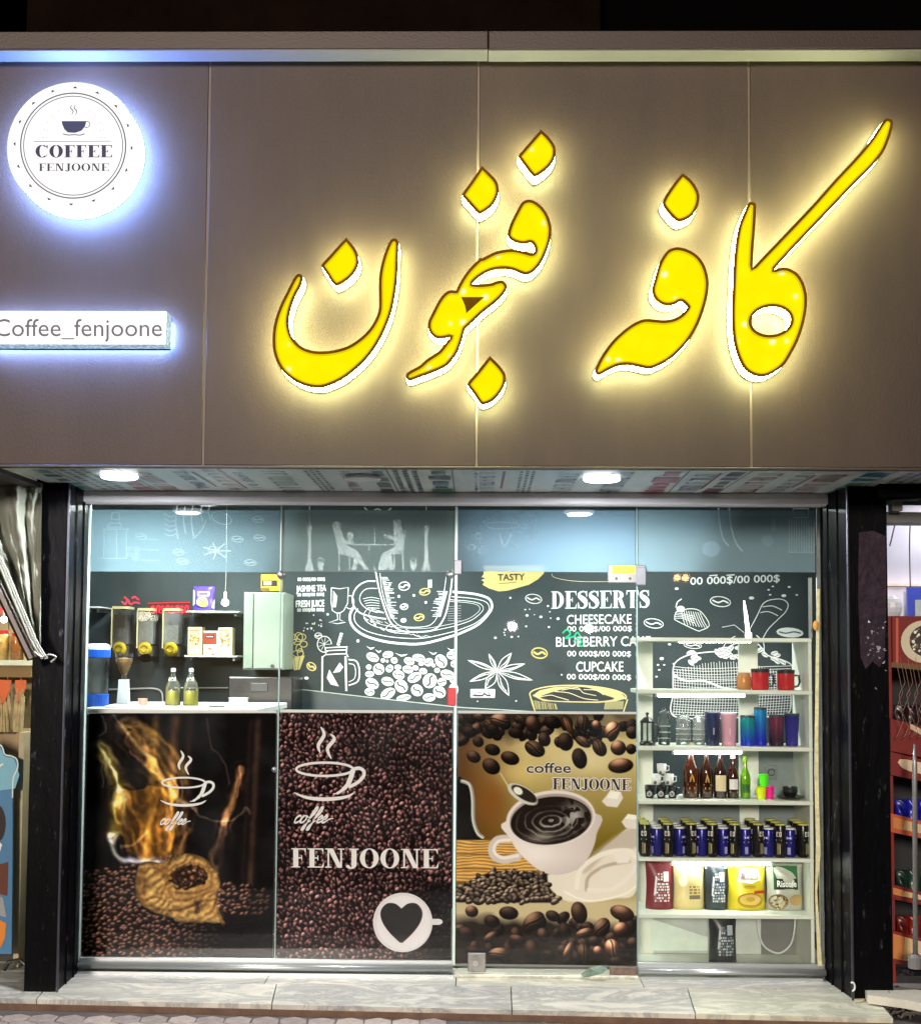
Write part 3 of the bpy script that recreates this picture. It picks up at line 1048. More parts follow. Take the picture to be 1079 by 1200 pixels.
def column(label, xo, xc, xg, sgn):
    """xo outer edge, xc front corner, xg where the reveal meets the glass (world x)."""
    t = thing('black_column', label, 'column', ((xo + xc) / 2, CF, 0))
    a, b = sorted((xo, xc))
    obj('front_face', box(a, b, CF, CF + 0.02, STEP, ZT + 0.1, 0.004), blk, t)
    bm = prism([(xc, CF + 0.021, 0), (xg, GY + 0.0, 0), (xg + sgn * 0.02, GY + 0.02, 0), (xc + sgn * 0.05, CF + 0.06, 0)], (0, 0, ZT + 0.1))
    bmesh.ops.translate(bm, verts=bm.verts, vec=(0, 0, STEP))
    obj('reveal', bm, blk2, t)
    bm = bmesh.new()
    tube(bm, [(xc - sgn * 0.004, CF - 0.004, STEP), (xc - sgn * 0.004, CF - 0.004, ZT)], 0.006, 8)
    obj('corner_bead', bm, smat('bead_metal', (70, 70, 80), rough=0.3, metal=0.6), t)
    for q in (0.35, 0.72):
        xr, yr = xc + (xg - xc) * q, CF + 0.02 + (GY - CF - 0.02) * q
        bm = bmesh.new()
        tube(bm, [(xr, yr, STEP), (xr, yr, ZT)], 0.007, 6)
        obj('guide_rail', bm, blk, t)
    return t
colL = column('black painted column left of the glass, by the plastic sheet', at(36, 850, CF).x, at(74, 850, CF).x, (at(107, 595, GY).x + at(93, 1130, GY).x) / 2 - 0.006, -1)
colR = column('black painted column right of the shelves, with torn purple paper', at(1042, 850, CF).x, at(996, 850, CF).x, (at(957, 600, GY).x + at(964, 1130, GY).x) / 2 + 0.012, 1)
# torn paper and peeled patches on the right column, tied cloth ring on the left one
pts = [(1006, 624), (1022, 622), (1037, 628), (1038, 690), (1037, 735), (1036, 770), (1030, 782), (1022, 775), (1014, 784), (1008, 770), (1005, 700)]
bm = prism([at(x, y, CF - 0.003) for x, y in pts], (0, 0.0025, 0))
obj('torn_paper', bm, purp, colR)
rs = random.Random(5)
bm = bmesh.new()
for k in range(26):
    x, y = rs.uniform(1012, 1037), rs.gauss(760, 18)
    p = at(x, y, CF - 0.006)
    s = rs.uniform(.006, .016)
    v = [bm.verts.new(p + Vector((rs.uniform(-s, s), rs.uniform(-.012, 0), rs.uniform(-s, s)))) for _ in range(3)]
    bm.faces.new(v)
obj('peeled_flakes', bm, smat('paper_flake', (150, 145, 150), rough=0.7), colR, kind='stuff')
p = at(998, 1156, CF - .02)
bm = bmesh.new()
tube(bm, [p + Vector((0.010 * math.cos(a), -0.004, 0.018 * math.sin(a))) for a in np.linspace(-1.7, 2.2, 12)], 0.004, 6)
tag(obj('hook', bm, smat('white_plastic', (215, 215, 210), rough=0.4)), 'small white plastic hook at the foot of the right black column', 'hook')
p = at(998, 1170, CF - .1)
bm = prism([on(x, y, STEP + 0.003) for x, y in ((1000, 1171), (1008, 1168), (1016, 1170), (1010, 1174), (1001, 1175))], (0, 0, 0.004))
tag(obj('wood_scrap', bm, smat('pale_wood', (200, 190, 150), rough=0.7)), 'small pale wood scrap on the step by the right column', 'scrap')

# ================================================================== GLASS FRONT
gl = glass_mat('window_glass', (0.985, 0.993, 0.99), 0.008)
alum = smat('aluminium', (178, 182, 182), rough=0.3, metal=0.7, var=0.1, scale=12, stretch=(0.3, 1, 1))
edge_m = smat('glass_edge', (196, 214, 206), rough=0.25, var=0.1)
steel = smat('steel_fitting', (150, 150, 150), rough=0.3, metal=0.8, var=0.15, scale=30)
front = thing('glass_shopfront', 'frameless glass shopfront with fixed panes under the shutter box', 'shop window', (0, GY, STEP))
gz0, gz1 = at(540, 1131, GY).z, at(540, 588, GY).z
def xw(a, b, y0=595, y1=1130, Y=GY):
    return (at(a, y0, Y).x + at(b, y1, Y).x) / 2
X0, X1, X2, X3, X4 = xw(106, 93), xw(330, 322), xw(534.5, 532), xw(746.5, 746.5, 700), xw(956, 962)
for a, b in ((X0, X1), (X1, X2), (X3, X4)):
    obj('pane', box(a + .0025, b - .0025, GY, GY + .01, gz0, gz1), gl, front)
for x, w in ((X0, .005), (X1, .003), (X2, .006), (X3, .003)):
    obj('joint_seal', box(x - w, x + w, GY - 0.0015, GY + 0.0115, gz0, gz1 + 0.01), edge_m if w > .004 else smat('clear_seal', (130, 150, 146), rough=0.2), front)
obj('edge_strip', box(X4, X4 + 0.014, GY - 0.004, GY + 0.02, gz0, gz1), smat('dull_strip', (92, 96, 92), rough=0.4, var=0.4, scale=12), front)
for a, b in ((X0, X2 - .004), (X3, X4 + .014)):
    zz = at(540, 1124, GY).z
    obj('bottom_channel', box(a, b, GY - 0.006, GY + 0.018, gz0 - 0.012, zz - 0.006, 0.002), alum, front)
    bm = bmesh.new()
    zc = at(540, 1136.5, GY - 0.03).z
    tube(bm, [(a, GY - 0.02, zc), (b, GY - 0.02, zc)], 0.016, 10)
    obj('bottom_rail', bm, alum, front, smooth=True)
obj('rail_base', box(X0, X2, GY - 0.03, GY + 0.06, STEP, STEP + 0.012), alum, front)
obj('rail_base', box(X3, X4, GY - 0.03, GY + 0.06, STEP, STEP + 0.012), alum, front)
def button(px, py, Y=GY):
    c = at(px, py, Y)
    bm = bmesh.new()
    bmesh.ops.create_uvsphere(bm, u_segments=14, v_segments=8, radius=0.021)
    bmesh.ops.scale(bm, verts=bm.verts, vec=(1, 0.7, 1))
    bmesh.ops.translate(bm, verts=bm.verts, vec=c + Vector((0, -0.006, 0)))
    obj('glass_clamp', bm, steel, front, smooth=True)
for q in ((330, 674), (527, 674)):
    button(*q)
bm = bmesh.new()
bmesh.ops.create_uvsphere(bm, u_segments=12, v_segments=8, radius=0.013)
bmesh.ops.translate(bm, verts=bm.verts, vec=at(321.5, 902, GY))
obj('glass_clamp', bm, steel, front, smooth=True)
# old foam and timber strip down the right edge of the last pane
pts = [(957, 690), (960, 690), (958, 905), (961, 1000), (957, 1045), (960, 1095), (963, 1132), (958, 1132), (955, 1050), (956, 990), (954, 900)]
obj('foam_strip', prism([at(x, y, GY - 0.012) for x, y in pts], (0, 0.008, 0)), smat('old_foam', (196, 186, 140), rough=0.8, var=0.3, scale=30), front)
p = at(955.5, 733, GY - 0.02)
bm = bmesh.new()
bmesh.ops.create_uvsphere(bm, u_segments=10, v_segments=6, radius=0.02)
bmesh.ops.scale(bm, verts=bm.verts, vec=(.7, .5, 1.2))
bmesh.ops.translate(bm, verts=bm.verts, vec=p)
obj('foam_blob', bm, smat('orange_foam', (190, 140, 60), rough=0.8), front)

door = thing('glass_door', 'frameless glass door with metal patch fittings beside the shelves', 'door', ((X2 + X3) / 2, GY, STEP))
DY = GY + 0.001
obj('door_leaf', box(X2 + .008, X3 - .005, DY, DY + .01, at(540, 1133, GY).z, gz1), gl, door)
def plate(px0, py0, px1, py1, m, name, Y=GY - 0.014, par=door, bev=.003):
    return obj(name, pbox(px0, py0, px1, py1, Y, Y + 0.012, bev), m, par)
lk = plate(548, 1117, 569, 1139, smat('lock_plate', (126, 124, 120), rough=0.35, metal=0.6, var=0.2, scale=30), 'lock_plate')
bm = bmesh.new()
c = at(557, 1129, GY - 0.015)
tube(bm, [c, c + Vector((0, -0.008, 0))], 0.012, 12)
obj('lock_cylinder', bm, steel, lk)
bm = bmesh.new()
c = at(556.5, 1122, GY - 0.016)
tube(bm, [c + Vector((-.012, 0, 0)), c + Vector((0, -.004, .008)), c + Vector((.012, 0, 0))], 0.003, 6)
obj('key_cover', bm, steel, lk)
plate(714, 1133, 746, 1146, smat('worn_brass', (110, 92, 80), rough=0.5, metal=0.4, var=0.4, scale=25), 'hinge_patch')
hp = plate(712, 662, 756, 683, steel, 'top_patch')
for x in (722, 738):
    bm = bmesh.new()
    c = at(x, 678, GY - .015)
    tube(bm, [c, c + Vector((0, -.004, 0))], 0.006, 8)
    obj('screw', bm, smat('screw_dark', (60, 60, 60), metal=0.5), hp)
obj('clamp_arm', pbox(745, 664, 757, 686, GY - .017, GY - .003, .004), smat('clamp_grey', (120, 122, 130), rough=0.35, metal=0.6), hp)
obj('yellow_sticker', pbox(717, 663, 744, 672, GY - .0155, GY - .0142), smat('sticker_yellow', (235, 205, 20), rough=0.4), hp)
plate(532, 656, 541, 673, smat('clamp_grey', (120, 122, 130)), 'top_patch')
plate(524, 806, 534, 827, smat('red_plastic', (170, 28, 36), rough=0.35), 'door_stop')
ps = plate(551, 807.5, 580, 818, smat('sticker_white', (214, 218, 220), rough=0.4), 'pull_sticker', Y=GY - 0.004)
pr = Print(GY - 0.0055)
pr.stroke([(575, 815), (571, 815), (568, 813), (565, 815), (561, 815), (557, 815), (554, 814.5)], 1.7, (50, 52, 60))
for q in ((573, 813), (567, 812), (563, 811.5), (561, 811.2), (557, 813)):
    pr.disc(q[0], q[1], .8, .8, (50, 52, 60), n=6)
pr.build('lettering', ps)
tornm = smat('torn_film', (150, 170, 154), rough=0.25, var=0.3, scale=20)
bm = bmesh.new()
pts = [(680, 1142, .0), (690, 1134, .03), (704, 1131, .02), (712, 1135, .03), (706, 1141, .05), (693, 1144, .04), (684, 1146, .02)]
vs = [bm.verts.new(at(x, y, GY - 0.03 - d)) for x, y, d in pts]
cv = bm.verts.new(at(697, 1138, GY - 0.075))
for k in range(len(vs)):
    bm.faces.new((vs[k], vs[(k + 1) % len(vs)], cv))
bmesh.ops.solidify(bm, geom=bm.faces[:], thickness=0.002)
tag(obj('film_scrap', bm, tornm), 'crumpled pale green film scrap lying under the door', 'scrap')
# stone threshold under the door
thr = struct(obj('door_threshold', box(X2, X3, GY - 0.03, GY + 0.08, STEP, STEP + 0.014, .003), mC))

# ---- translucent window films with pale line drawings
fl = [film_mat('film_a', tuple(lin((126, 154, 164))), .5), film_mat('film_b', tuple(lin((150, 174, 178))), .5), film_mat('film_c', tuple(lin((124, 152, 170))), .54), film_mat('film_d', tuple(lin((134, 160, 170))), .48)]
films = []
for i, (a, b, x0, x1) in enumerate(((X0, X1, 108, 330), (X1, X2, 331, 532), (X2, X3, 538, 746), (X3, X4, 748, 955))):
    y0, y1 = at((x0 + x1) / 2, 597.5, GY), at((x0 + x1) / 2, 670, GY)
    f = obj('window_film', box(a + .006, b - .006, GY + 0.0115, GY + 0.0117, y1.z, y0.z), fl[i])
    tag(f, ('pale blue see-through film strip at the top of the leftmost pane', 'greyish see-through film strip with the two seated figures', 'pale blue see-through film strip at the top of the glass door', 'see-through film strip above the lit shelves')[i], 'window film', 'see-through film strips along the top of the glass')
    films.append(f)

# ================================================================== POSTERS (rasters computed here, laid out as coloured vertices)
class Ras:
    def __init__(s, x0, y0, x1, y1, sc, seed=1):
        s.x0, s.y0, s.sc = x0, y0, sc
        s.W, s.H = int((x1 - x0) * sc) + 1, int((y1 - y0) * sc) + 1
        s.X, s.Y = np.meshgrid(x0 + np.arange(s.W) / sc, y0 + np.arange(s.H) / sc)
        s.C = np.zeros((s.H, s.W, 3))
        s.rng = np.random.default_rng(seed)

    def noise(s, cell, oct=4):
        out, amp, tot = np.zeros((s.H, s.W)), 1.0, 0.0
        for o in range(oct):
            c = max(1.0, cell / 2 ** o)
            gw, gh = int(s.W / s.sc / c) + 3, int(s.H / s.sc / c) + 3
            g = s.rng.random((gh, gw))
            u, v = (s.X - s.x0) / c, (s.Y - s.y0) / c
            i, j = u.astype(int), v.astype(int)
            a, b = u - i, v - j
            a, b = a * a * (3 - 2 * a), b * b * (3 - 2 * b)
            out += amp * ((g[j, i] * (1 - a) + g[j, i + 1] * a) * (1 - b) + (g[j + 1, i] * (1 - a) + g[j + 1, i + 1] * a) * b)
            tot += amp
            amp *= 0.5
        return out / tot

    def blend(s, m, col):
        m = np.clip(m, 0, 1)[..., None]
        s.C = s.C * (1 - m) + np.asarray(col, float) * m

    def add(s, m, col):
        s.C += np.clip(m, 0, 3)[..., None] * np.asarray(col, float)

    def dist(s, pts, X=None, Y=None):
        X = s.X if X is None else X
        Y = s.Y if Y is None else Y
        d = np.full(X.shape, 1e9)
        for (ax, ay), (bx, by) in zip(pts, pts[1:]):
            vx, vy = bx - ax, by - ay
            t = np.clip(((X - ax) * vx + (Y - ay) * vy) / (vx * vx + vy * vy + 1e-9), 0, 1)
            d = np.minimum(d, np.hypot(X - ax - t * vx, Y - ay - t * vy))
        return d

    def inside(s, pts, X=None, Y=None):
        X = s.X if X is None else X
        Y = s.Y if Y is None else Y
        r = np.zeros(X.shape, bool)
        n = len(pts)
        for i in range(n):
            (x1, y1), (x2, y2) = pts[i], pts[(i + 1) % n]
            if y1 == y2:
                continue
            c = ((y1 > Y) != (y2 > Y)) & (X < (x2 - x1) * (Y - y1) / (y2 - y1) + x1)
            r ^= c
        return r

    def poly(s, pts, col, soft=0.6, alpha=1.0):
        d = s.dist(list(pts) + [pts[0]])
        sd = np.where(s.inside(pts), d, -d)
        s.blend(np.clip(sd / soft + 0.5, 0, 1) * alpha, col)

    def line(s, pts, w, col, soft=0.7, alpha=1.0, smooth=5):
        if smooth:
            pts = cat(pts, False, smooth)
        s.blend(np.clip((w / 2 - s.dist(pts)) / soft + 0.5, 0, 1) * alpha, col)

    def ell(s, cx, cy, rx, ry, rot, col, soft=0.6, alpha=1.0):
        c, n = math.cos(R(rot)), math.sin(R(rot))
        u, v = (s.X - cx) * c + (s.Y - cy) * n, -(s.X - cx) * n + (s.Y - cy) * c
        q = np.hypot(u / rx, v / ry)
        s.blend(np.clip((1 - q) * min(rx, ry) / soft + 0.5, 0, 1) * alpha, col)
        return u, v, q

    def bean(s, cx, cy, a, b, th, col, hi, shade=1.0, split=True, crease=-0.8):
        r = a * 1.15
        i0, i1 = int((cx - r - s.x0) * s.sc), int((cx + r - s.x0) * s.sc) + 2
        j0, j1 = int((cy - r - s.y0) * s.sc), int((cy + r - s.y0) * s.sc) + 2
        i0, j0, i1, j1 = max(0, i0), max(0, j0), min(s.W, i1), min(s.H, j1)
        if i1 <= i0 or j1 <= j0:
            return
        X, Y = s.X[j0:j1, i0:i1] - cx, s.Y[j0:j1, i0:i1] - cy
        c, n = math.cos(th), math.sin(th)
        u, v = (X * c + Y * n) / a, (-X * n + Y * c) / b
        q = u * u + v * v
        m = np.clip((1 - np.sqrt(q)) * b / 0.7 + 0.5, 0, 1)
        z = np.sqrt(np.clip(1 - q, 0, 1))
        nx, ny = u / a * b, v
        gx, gy = nx * c - ny * n, nx * n + ny * c
        l = np.clip(z * 0.6 - gx * 0.35 - gy * 0.62, 0, 1.3)
        k = (0.16 + 0.85 * l)[..., None] * np.asarray(col, float) + (np.clip(l - 0.5, 0, 1) ** 1.4 * 2.6)[..., None] * np.asarray(hi, float)
        if split:
            sl = np.abs(v - 0.22 * np.sin(u * 2.4))
            cr = np.clip((0.13 - sl) / 0.1, 0, 1) * (np.abs(u) < 0.9)
            k = k * (1 + crease * cr[..., None]) if crease < 0 else k * (1 - .5 * np.clip((.34 - sl) / .2, 0, 1)[..., None]) + (cr * crease * (.3 + l))[..., None] * np.asarray(hi, float)
            ed = np.clip((0.13 - np.abs(sl - 0.22)) / 0.13, 0, 1) * z
            k = k + (ed * 0.22)[..., None] * np.asarray(hi, float)
        k *= shade
        s.C[j0:j1, i0:i1] = s.C[j0:j1, i0:i1] * (1 - m[..., None]) + k * m[..., None]

    def build(s, name, Y, quad, parent, m):
        """quad: the four photograph corners (TL, TR, BR, BL) that the raster's own corners go to."""
        tl, tr, br, bl = [at(*q, Y) for q in quad]
        uu, vv = np.meshgrid(np.linspace(0, 1, s.W), np.linspace(0, 1, s.H))
        co = np.zeros((s.H, s.W, 3))
        for k in range(3):
            co[..., k] = (tl[k] * (1 - uu) + tr[k] * uu) * (1 - vv) + (bl[k] * (1 - uu) + br[k] * uu) * vv
        co[..., 1] = Y
        idx = np.arange(s.W * s.H).reshape(s.H, s.W)
        f = np.stack([idx[:-1, :-1], idx[1:, :-1], idx[1:, 1:], idx[:-1, 1:]], -1).reshape(-1, 4)
        me = bpy.data.meshes.new(name)
        me.vertices.add(s.W * s.H)
        me.vertices.foreach_set('co', co.reshape(-1))
        me.loops.add(f.size)
        me.loops.foreach_set('vertex_index', f.reshape(-1).astype(np.int32))
        me.polygons.add(len(f))
        me.polygons.foreach_set('loop_start', np.arange(0, f.size, 4, dtype=np.int32))
        me.update(calc_edges=True)
        ca = me.color_attributes.new('col', 'FLOAT_COLOR', 'POINT')
        rgba = np.ones((s.W * s.H, 4))
        rgba[:, :3] = lin(np.clip(s.C, 0, 255)).reshape(-1, 3)
        ca.data.foreach_set('color', rgba.reshape(-1))
        return link(name, me, m, parent)

poster_m = print_mat('poster_print', 0.7, 0.06)
PY = GY + 0.0125                           # posters are stuck to the inner side of the glass
LETY = PY - 0.0004
white_m = smat('film_white', (226, 226, 222), rough=0.4, var=0.03)
def border(parent, quad, w=3.4):
    (x0, y0), (x1, _), (x2, y2), (x3, _) = quad
    obj('white_border', pbox(x0 - 0.5, y0 - w, x1 + 0.5, y0, PY, PY + .0008), white_m, parent)

def cup_logo(pr, cx, cy, s, col=(244, 244, 244)):
    """line cup with two steam wisps; (cx, cy) rim centre, s pixels per unit (rim half-width 1.0)."""
    q = lambda pts: [(cx + p[0] * s, cy + p[1] * s) for p in pts]
    pr.stroke(q(ell(0, 0, 1.0, .235, 0, 40)), .085 * s, col, True)
    pr.stroke(q([(1.0, 0.02), (0.92, .3), (.78, .58), (.5, .82), (.3, .87)]), [.17 * s, .17 * s, .14 * s, .1 * s, .04 * s], col, smooth=5)
    pr.stroke(q([(1.0, 0.0), (1.2, -.04), (1.36, .04), (1.38, .22), (1.22, .42), (1.0, .56), (.84, .63)]), .12 * s, col, smooth=5)
    pr.stroke(q([(-1.08, .82), (-.7, .98), (-.2, 1.05), (.35, 1.04), (.8, .96), (1.05, .82)]), .13 * s, col, smooth=5, taper=True)
    pr.stroke(q([(-.14, -1.5), (-.02, -1.22), (-.22, -.85), (-.16, -.58)]), .13 * s, col, smooth=6, taper=True)
    pr.stroke(q([(.2, -1.25), (.34, -1.06), (.1, -.72), (.24, -.36)]), .13 * s, col, smooth=6, taper=True)

def script_coffee(pr, x, y, k, col=(244, 244, 244), w=1.0):
    """hand-written word 'coffee', slanted; (x, y) start of the baseline, k = x-height in pixels."""
    T = lambda pts, ox: [(x + (p[0] + ox) * k + 0.45 * p[1] * k, y - p[1] * k) for p in pts]
    c = [(0.6, .78), (0.5, .98), (0.3, 1.0), (0.05, .75), (-.05, .35), (0.12, 0.0), (0.4, .05), (0.75, .4)]
    o = [(0.75, .9), (.45, 1.0), (.15, .6), (.2, .08), (.5, .02), (.8, .4), (.78, .85), (.7, 1.0), (.95, .8), (1.25, .75)]
    f = [(0, .3), (.35, .8), (.65, 1.7), (.62, 2.2), (.42, 2.1), (.25, 1.2), (.12, .2), (-.02, -.8), (-.25, -1.05), (-.28, -.7), (.05, -.1), (.45, .3)]
    e = [(0, .3), (.35, .5), (.48, .8), (.32, 1.0), (.06, .7), (.02, .25), (.2, 0.0), (.5, .12), (.8, .42)]
    for g, ox in ((c, 0), (o, .62), (f, 1.75), (f, 2.5), (e, 3.15), (e, 3.85)):
        pr.stroke(T(g, ox), [w * q for q in (.7, 1.1, 1.3, 1.0, .8, 1.3, 1.1, .7)], col, smooth=5)
    pr.stroke(T([(4.6, .4), (4.9, .55), (5.3, .6)], 0), w * .7, col, smooth=4)

# --- poster 1: smoke, burlap sack, beans
Q1 = [(105, 836), (324, 835.5), (319.5, 1128), (95, 1124)]
p1 = thing('coffee_poster', 'dark poster with golden smoke and a burlap sack of coffee beans', 'poster', tuple(at(210, 1120, PY)), 'coffee posters on the lower glass')
r = Ras(93, 832, 326, 1129, 1.5, 3)
z = Zm(0, 820, 3.158)
r.C[:] = (9, 6, 6)
wx, wy = (r.noise(28, 3) - .5) * 16, (r.noise(28, 3) - .5) * 16
WX, WYY = r.X + wx, r.Y + wy
def glow(pts, w, col, k=1.0, warp=1.0):
    d = r.dist(cat(z(pts), False, 5), r.X + wx * warp, r.Y + wy * warp)
    r.add(np.exp(-(d / (w / 3.158)) ** 2) * k * .75, (col[0] * .9, col[1] * .97, min(col[2] * 1.7, col[1] * .9)))
fill = r.inside(z([(425, 330), (520, 320), (640, 330), (635, 590), (545, 600), (470, 560), (405, 450)]), WX, WYY)
d = r.dist(z([(530, 330), (540, 460), (560, 580)]), WX, WYY)
r.add(fill * (.5 + .5 * r.noise(14, 3)) * np.clip(1.15 - d / 60, .2, 1), (96, 62, 16))
stripe = (.55 + .45 * np.sin((r.X + wx * .5) * .5)) * r.noise(20, 3)
for x, w, c in ((620, 20, (120, 80, 30)), (680, 16, (60, 38, 16)), (945, 14, (96, 62, 28)), (545, 16, (110, 80, 20)), (915, 9, (40, 26, 14))):
    y0, y1 = (60, 600) if x < 700 else (70, 690)
    glow([(x + 12, y0), (x + 3, (y0 + y1) / 2), (x - 8, y1)], w, c, .8, .15)
glow([(335, 170), (380, 250), (430, 330), (418, 420), (400, 500)], 26, (150, 120, 20), .85)
glow([(330, 165), (370, 235), (410, 290), (425, 340)], 6, (190, 190, 110), .9)
glow([(425, 335), (440, 360), (425, 390)], 14, (230, 220, 110), .7)
glow([(390, 500), (400, 560), (440, 595), (520, 600), (580, 610)], 9, (230, 220, 180), .95, .4)
glow([(395, 510), (420, 490), (400, 540)], 9, (210, 190, 120), .7)
glow([(440, 545), (500, 525), (540, 490)], 7, (170, 140, 60), .7)
glow([(420, 85), (470, 150), (540, 220), (600, 300), (660, 360), (720, 400)], 9, (190, 150, 60), .85)
glow([(430, 90), (520, 110), (610, 170), (660, 230), (690, 300)], 12, (170, 120, 30), .8)
glow([(500, 150), (570, 210), (620, 280)], 40, (120, 80, 14), .7)
glow([(540, 240), (570, 300), (600, 340), (640, 350)], 14, (200, 140, 24), .7)
glow([(470, 200), (520, 240), (590, 300)], 6, (180, 130, 60), .6)
glow([(640, 300), (640, 420), (628, 560)], 12, (190, 130, 24), .8)
glow([(545, 400), (540, 500), (530, 590)], 10, (170, 120, 30), .6)
glow([(690, 480), (665, 560), (655, 610)], 8, (150, 100, 30), .7)
glow([(895, 240), (893, 300), (860, 350), (838, 420), (840, 460)], 14, (190, 130, 40), .8)
glow([(890, 230), (905, 300), (880, 350)], 6, (150, 90, 40), .8)
glow([(840, 440), (815, 540), (790, 600), (820, 640)], 12, (110, 76, 30), .7)
glow([(755, 50), (768, 130), (820, 220), (850, 300)], 4, (120, 90, 70), .6)
glow([(700, 395), (780, 440), (860, 445), (900, 405), (925, 415)], 4, (170, 130, 90), .6)
glow([(340, 60), (360, 110), (330, 130)], 5, (150, 150, 140), .5)
glow([(345, 250), (352, 290), (350, 320)], 4, (150, 150, 150), .5)
glow([(365, 40), (410, 80)], 4, (150, 150, 140), .5)
nA, nB = r.noise(34, 4), r.noise(18, 3)
def veil(pts, w, col, k, fr=.5):
    d = r.dist(cat(z(pts), False, 5), r.X + wx * .8, r.Y + wy * .8)
    m = np.exp(-(d / (w / 3.158)) ** 2) * (.45 + .55 * np.sin(d * fr + 16 * nA)) * np.clip(1.7 * nB - .1, 0, 1.3)
    r.add(np.clip(m, 0, 1) * k * .78, (col[0] * .84, col[1] * .9, col[2] * 1.7))
veil([(420, 80), (500, 130), (590, 230), (650, 330)], 46, (176, 128, 52), .9)
veil([(480, 150), (560, 250), (610, 330), (600, 430)], 60, (150, 98, 26), .9)
veil([(335, 170), (390, 260), (430, 340), (430, 430)], 34, (176, 156, 70), .8)
veil([(440, 340), (470, 420), (500, 520), (540, 590)], 56, (150, 96, 22), .9)
veil([(560, 340), (590, 440), (600, 560)], 52, (170, 106, 22), .9)
veil([(395, 520), (430, 580), (520, 600), (590, 612)], 24, (200, 190, 150), .7)
veil([(895, 240), (880, 320), (845, 400), (835, 450)], 30, (176, 112, 44), .9)
veil([(840, 450), (815, 550), (800, 640)], 34, (110, 74, 34), .8)
veil([(690, 400), (670, 500), (655, 600)], 26, (140, 92, 30), .7)
r.C *= (.75 + .5 * r.noise(7, 2))[..., None]
heap = z([(296, 650), (360, 640), (440, 628), (500, 615), (520, 700), (820, 690), (900, 680), (1010, 712), (1010, 970), (290, 970)])
hm = r.inside(heap)
r.blend(hm * 1.0, (16, 9, 8))
pts = []
for yy in np.arange(1018, 1128, 5.4):
    for xx in np.arange(94, 322, 6.6):
        x, y = xx + r.rng.uniform(-2.6, 2.6), yy + r.rng.uniform(-2.2, 2.2)
        pts.append((x, y))
inn = [r.inside(heap, np.array([p[0]]), np.array([p[1]]))[0] for p in pts]
for (x, y), ok in zip(pts, inn):
    if not ok:
        continue
    zx, zy = x * 3.158, (y - 820) * 3.158
    sh = 1.0
    if zx > 620 and zy > 800:
        sh = max(.12, 1 - (zx - 620) / 260 - max(0, 860 - zy) / 300)
    if zx > 930:
        sh *= .6
    a = r.rng.uniform(3.8, 5.2)
    v = r.rng.uniform(.7, 1.25)
    r.bean(x, y, a, a * r.rng.uniform(.55, .72), r.rng.uniform(-.9, .5), (58 * v, 35 * v, 28 * v), (170, 130, 112), sh, True, r.rng.choice((.5, -.7, -.7)))
# burlap sack
weave = 0.72 + .28 * np.sin((r.X * .9 + r.Y * .5 + wx * .2) * 2.6) * np.sin((r.Y * .9 - r.X * .5) * 2.6)
fold = .78 + .5 * r.noise(16, 3)
def burlap(pts, col, k=1.0):
    P_ = z(pts)
    d = r.dist(list(P_) + [P_[0]])
    sd = np.where(r.inside(P_), d, -d)
    m = np.clip(sd / .8 + .5, 0, 1)
    c = (weave * fold * k * np.clip(.55 + sd / 14, .5, 1.1))[..., None] * np.asarray(col, float)
    r.C = r.C * (1 - m[..., None]) + c * m[..., None]
burlap(cat([(505, 620), (545, 602), (600, 608), (640, 585), (690, 570), (760, 588), (806, 635), (822, 690), (806, 730), (822, 790), (846, 834, 1), (790, 826), (720, 832), (640, 815), (560, 790), (512, 755), (494, 700)], True, 5), (206, 154, 84))
fold2 = .55 + .62 * (.5 + .5 * np.sin((r.X * .55 + r.Y * .95) * .62 + 15 * r.noise(22, 3)))
spk = r.inside(z([(505, 620), (600, 608), (690, 570), (806, 635), (822, 730), (846, 834), (720, 832), (560, 790), (494, 700)]))
r.C *= (1 + spk * (fold2 * 1.25 - 1))[..., None]
r.blend(spk * .14, (236, 206, 150))
hole = z(cat([(628, 650), (655, 628), (700, 614), (752, 622), (774, 650), (762, 682), (715, 700), (660, 700), (632, 680)], True, 5))
r.poly(hole, (38, 20, 12), 3)
r.poly(z([(600, 690), (640, 705), (720, 706), (772, 680), (790, 700), (740, 735), (650, 745), (600, 730)]), (196, 148, 84), 7, .8)
r.poly(z([(505, 640), (530, 628), (545, 690), (530, 740), (505, 720)]), (110, 72, 32), 8, .7)
r.poly(z([(770, 640), (805, 640), (820, 690), (800, 720), (782, 690)]), (216, 166, 96), 8, .6)
hole2 = z(cat([(545, 640), (585, 640), (600, 680), (575, 715), (540, 700)], True, 4))
r.poly(z([(560, 620), (620, 612), (640, 640), (628, 690), (600, 660)]), (120, 80, 36), 8, .7)
for k in range(90):
    x, y = z([(r.rng.uniform(535, 780), r.rng.uniform(615, 720))])[0]
    if r.inside(hole, np.array([x]), np.array([y]))[0]:
        r.bean(x, y, 4.2, 2.7, r.rng.uniform(-1.2, 1.2), (110, 66, 46), (190, 140, 110), r.rng.uniform(.5, 1.1))
def foldline(q, w, k=1.0):
    P_ = z(q)
    r.line([(x + .9, y + 1.6) for x, y in P_], w * 1.2, (70, 42, 18), 3.0, .6 * k)
    r.line(P_, w * .8, (214, 162, 90), 2.6, .55 * k)
foldline([(632, 640), (690, 604), (752, 612), (786, 650), (778, 690), (720, 712), (650, 712)], 3.0)
foldline([(530, 640), (545, 622), (590, 628), (612, 670), (590, 720)], 2.6)
foldline([(620, 700), (640, 735), (700, 738), (790, 705)], 3.0)
foldline([(520, 735), (580, 772), (660, 778), (740, 748), (806, 735)], 2.6)
foldline([(610, 745), (570, 730), (540, 740)], 2.0)
foldline([(760, 740), (790, 780), (836, 828)], 2.4, .8)
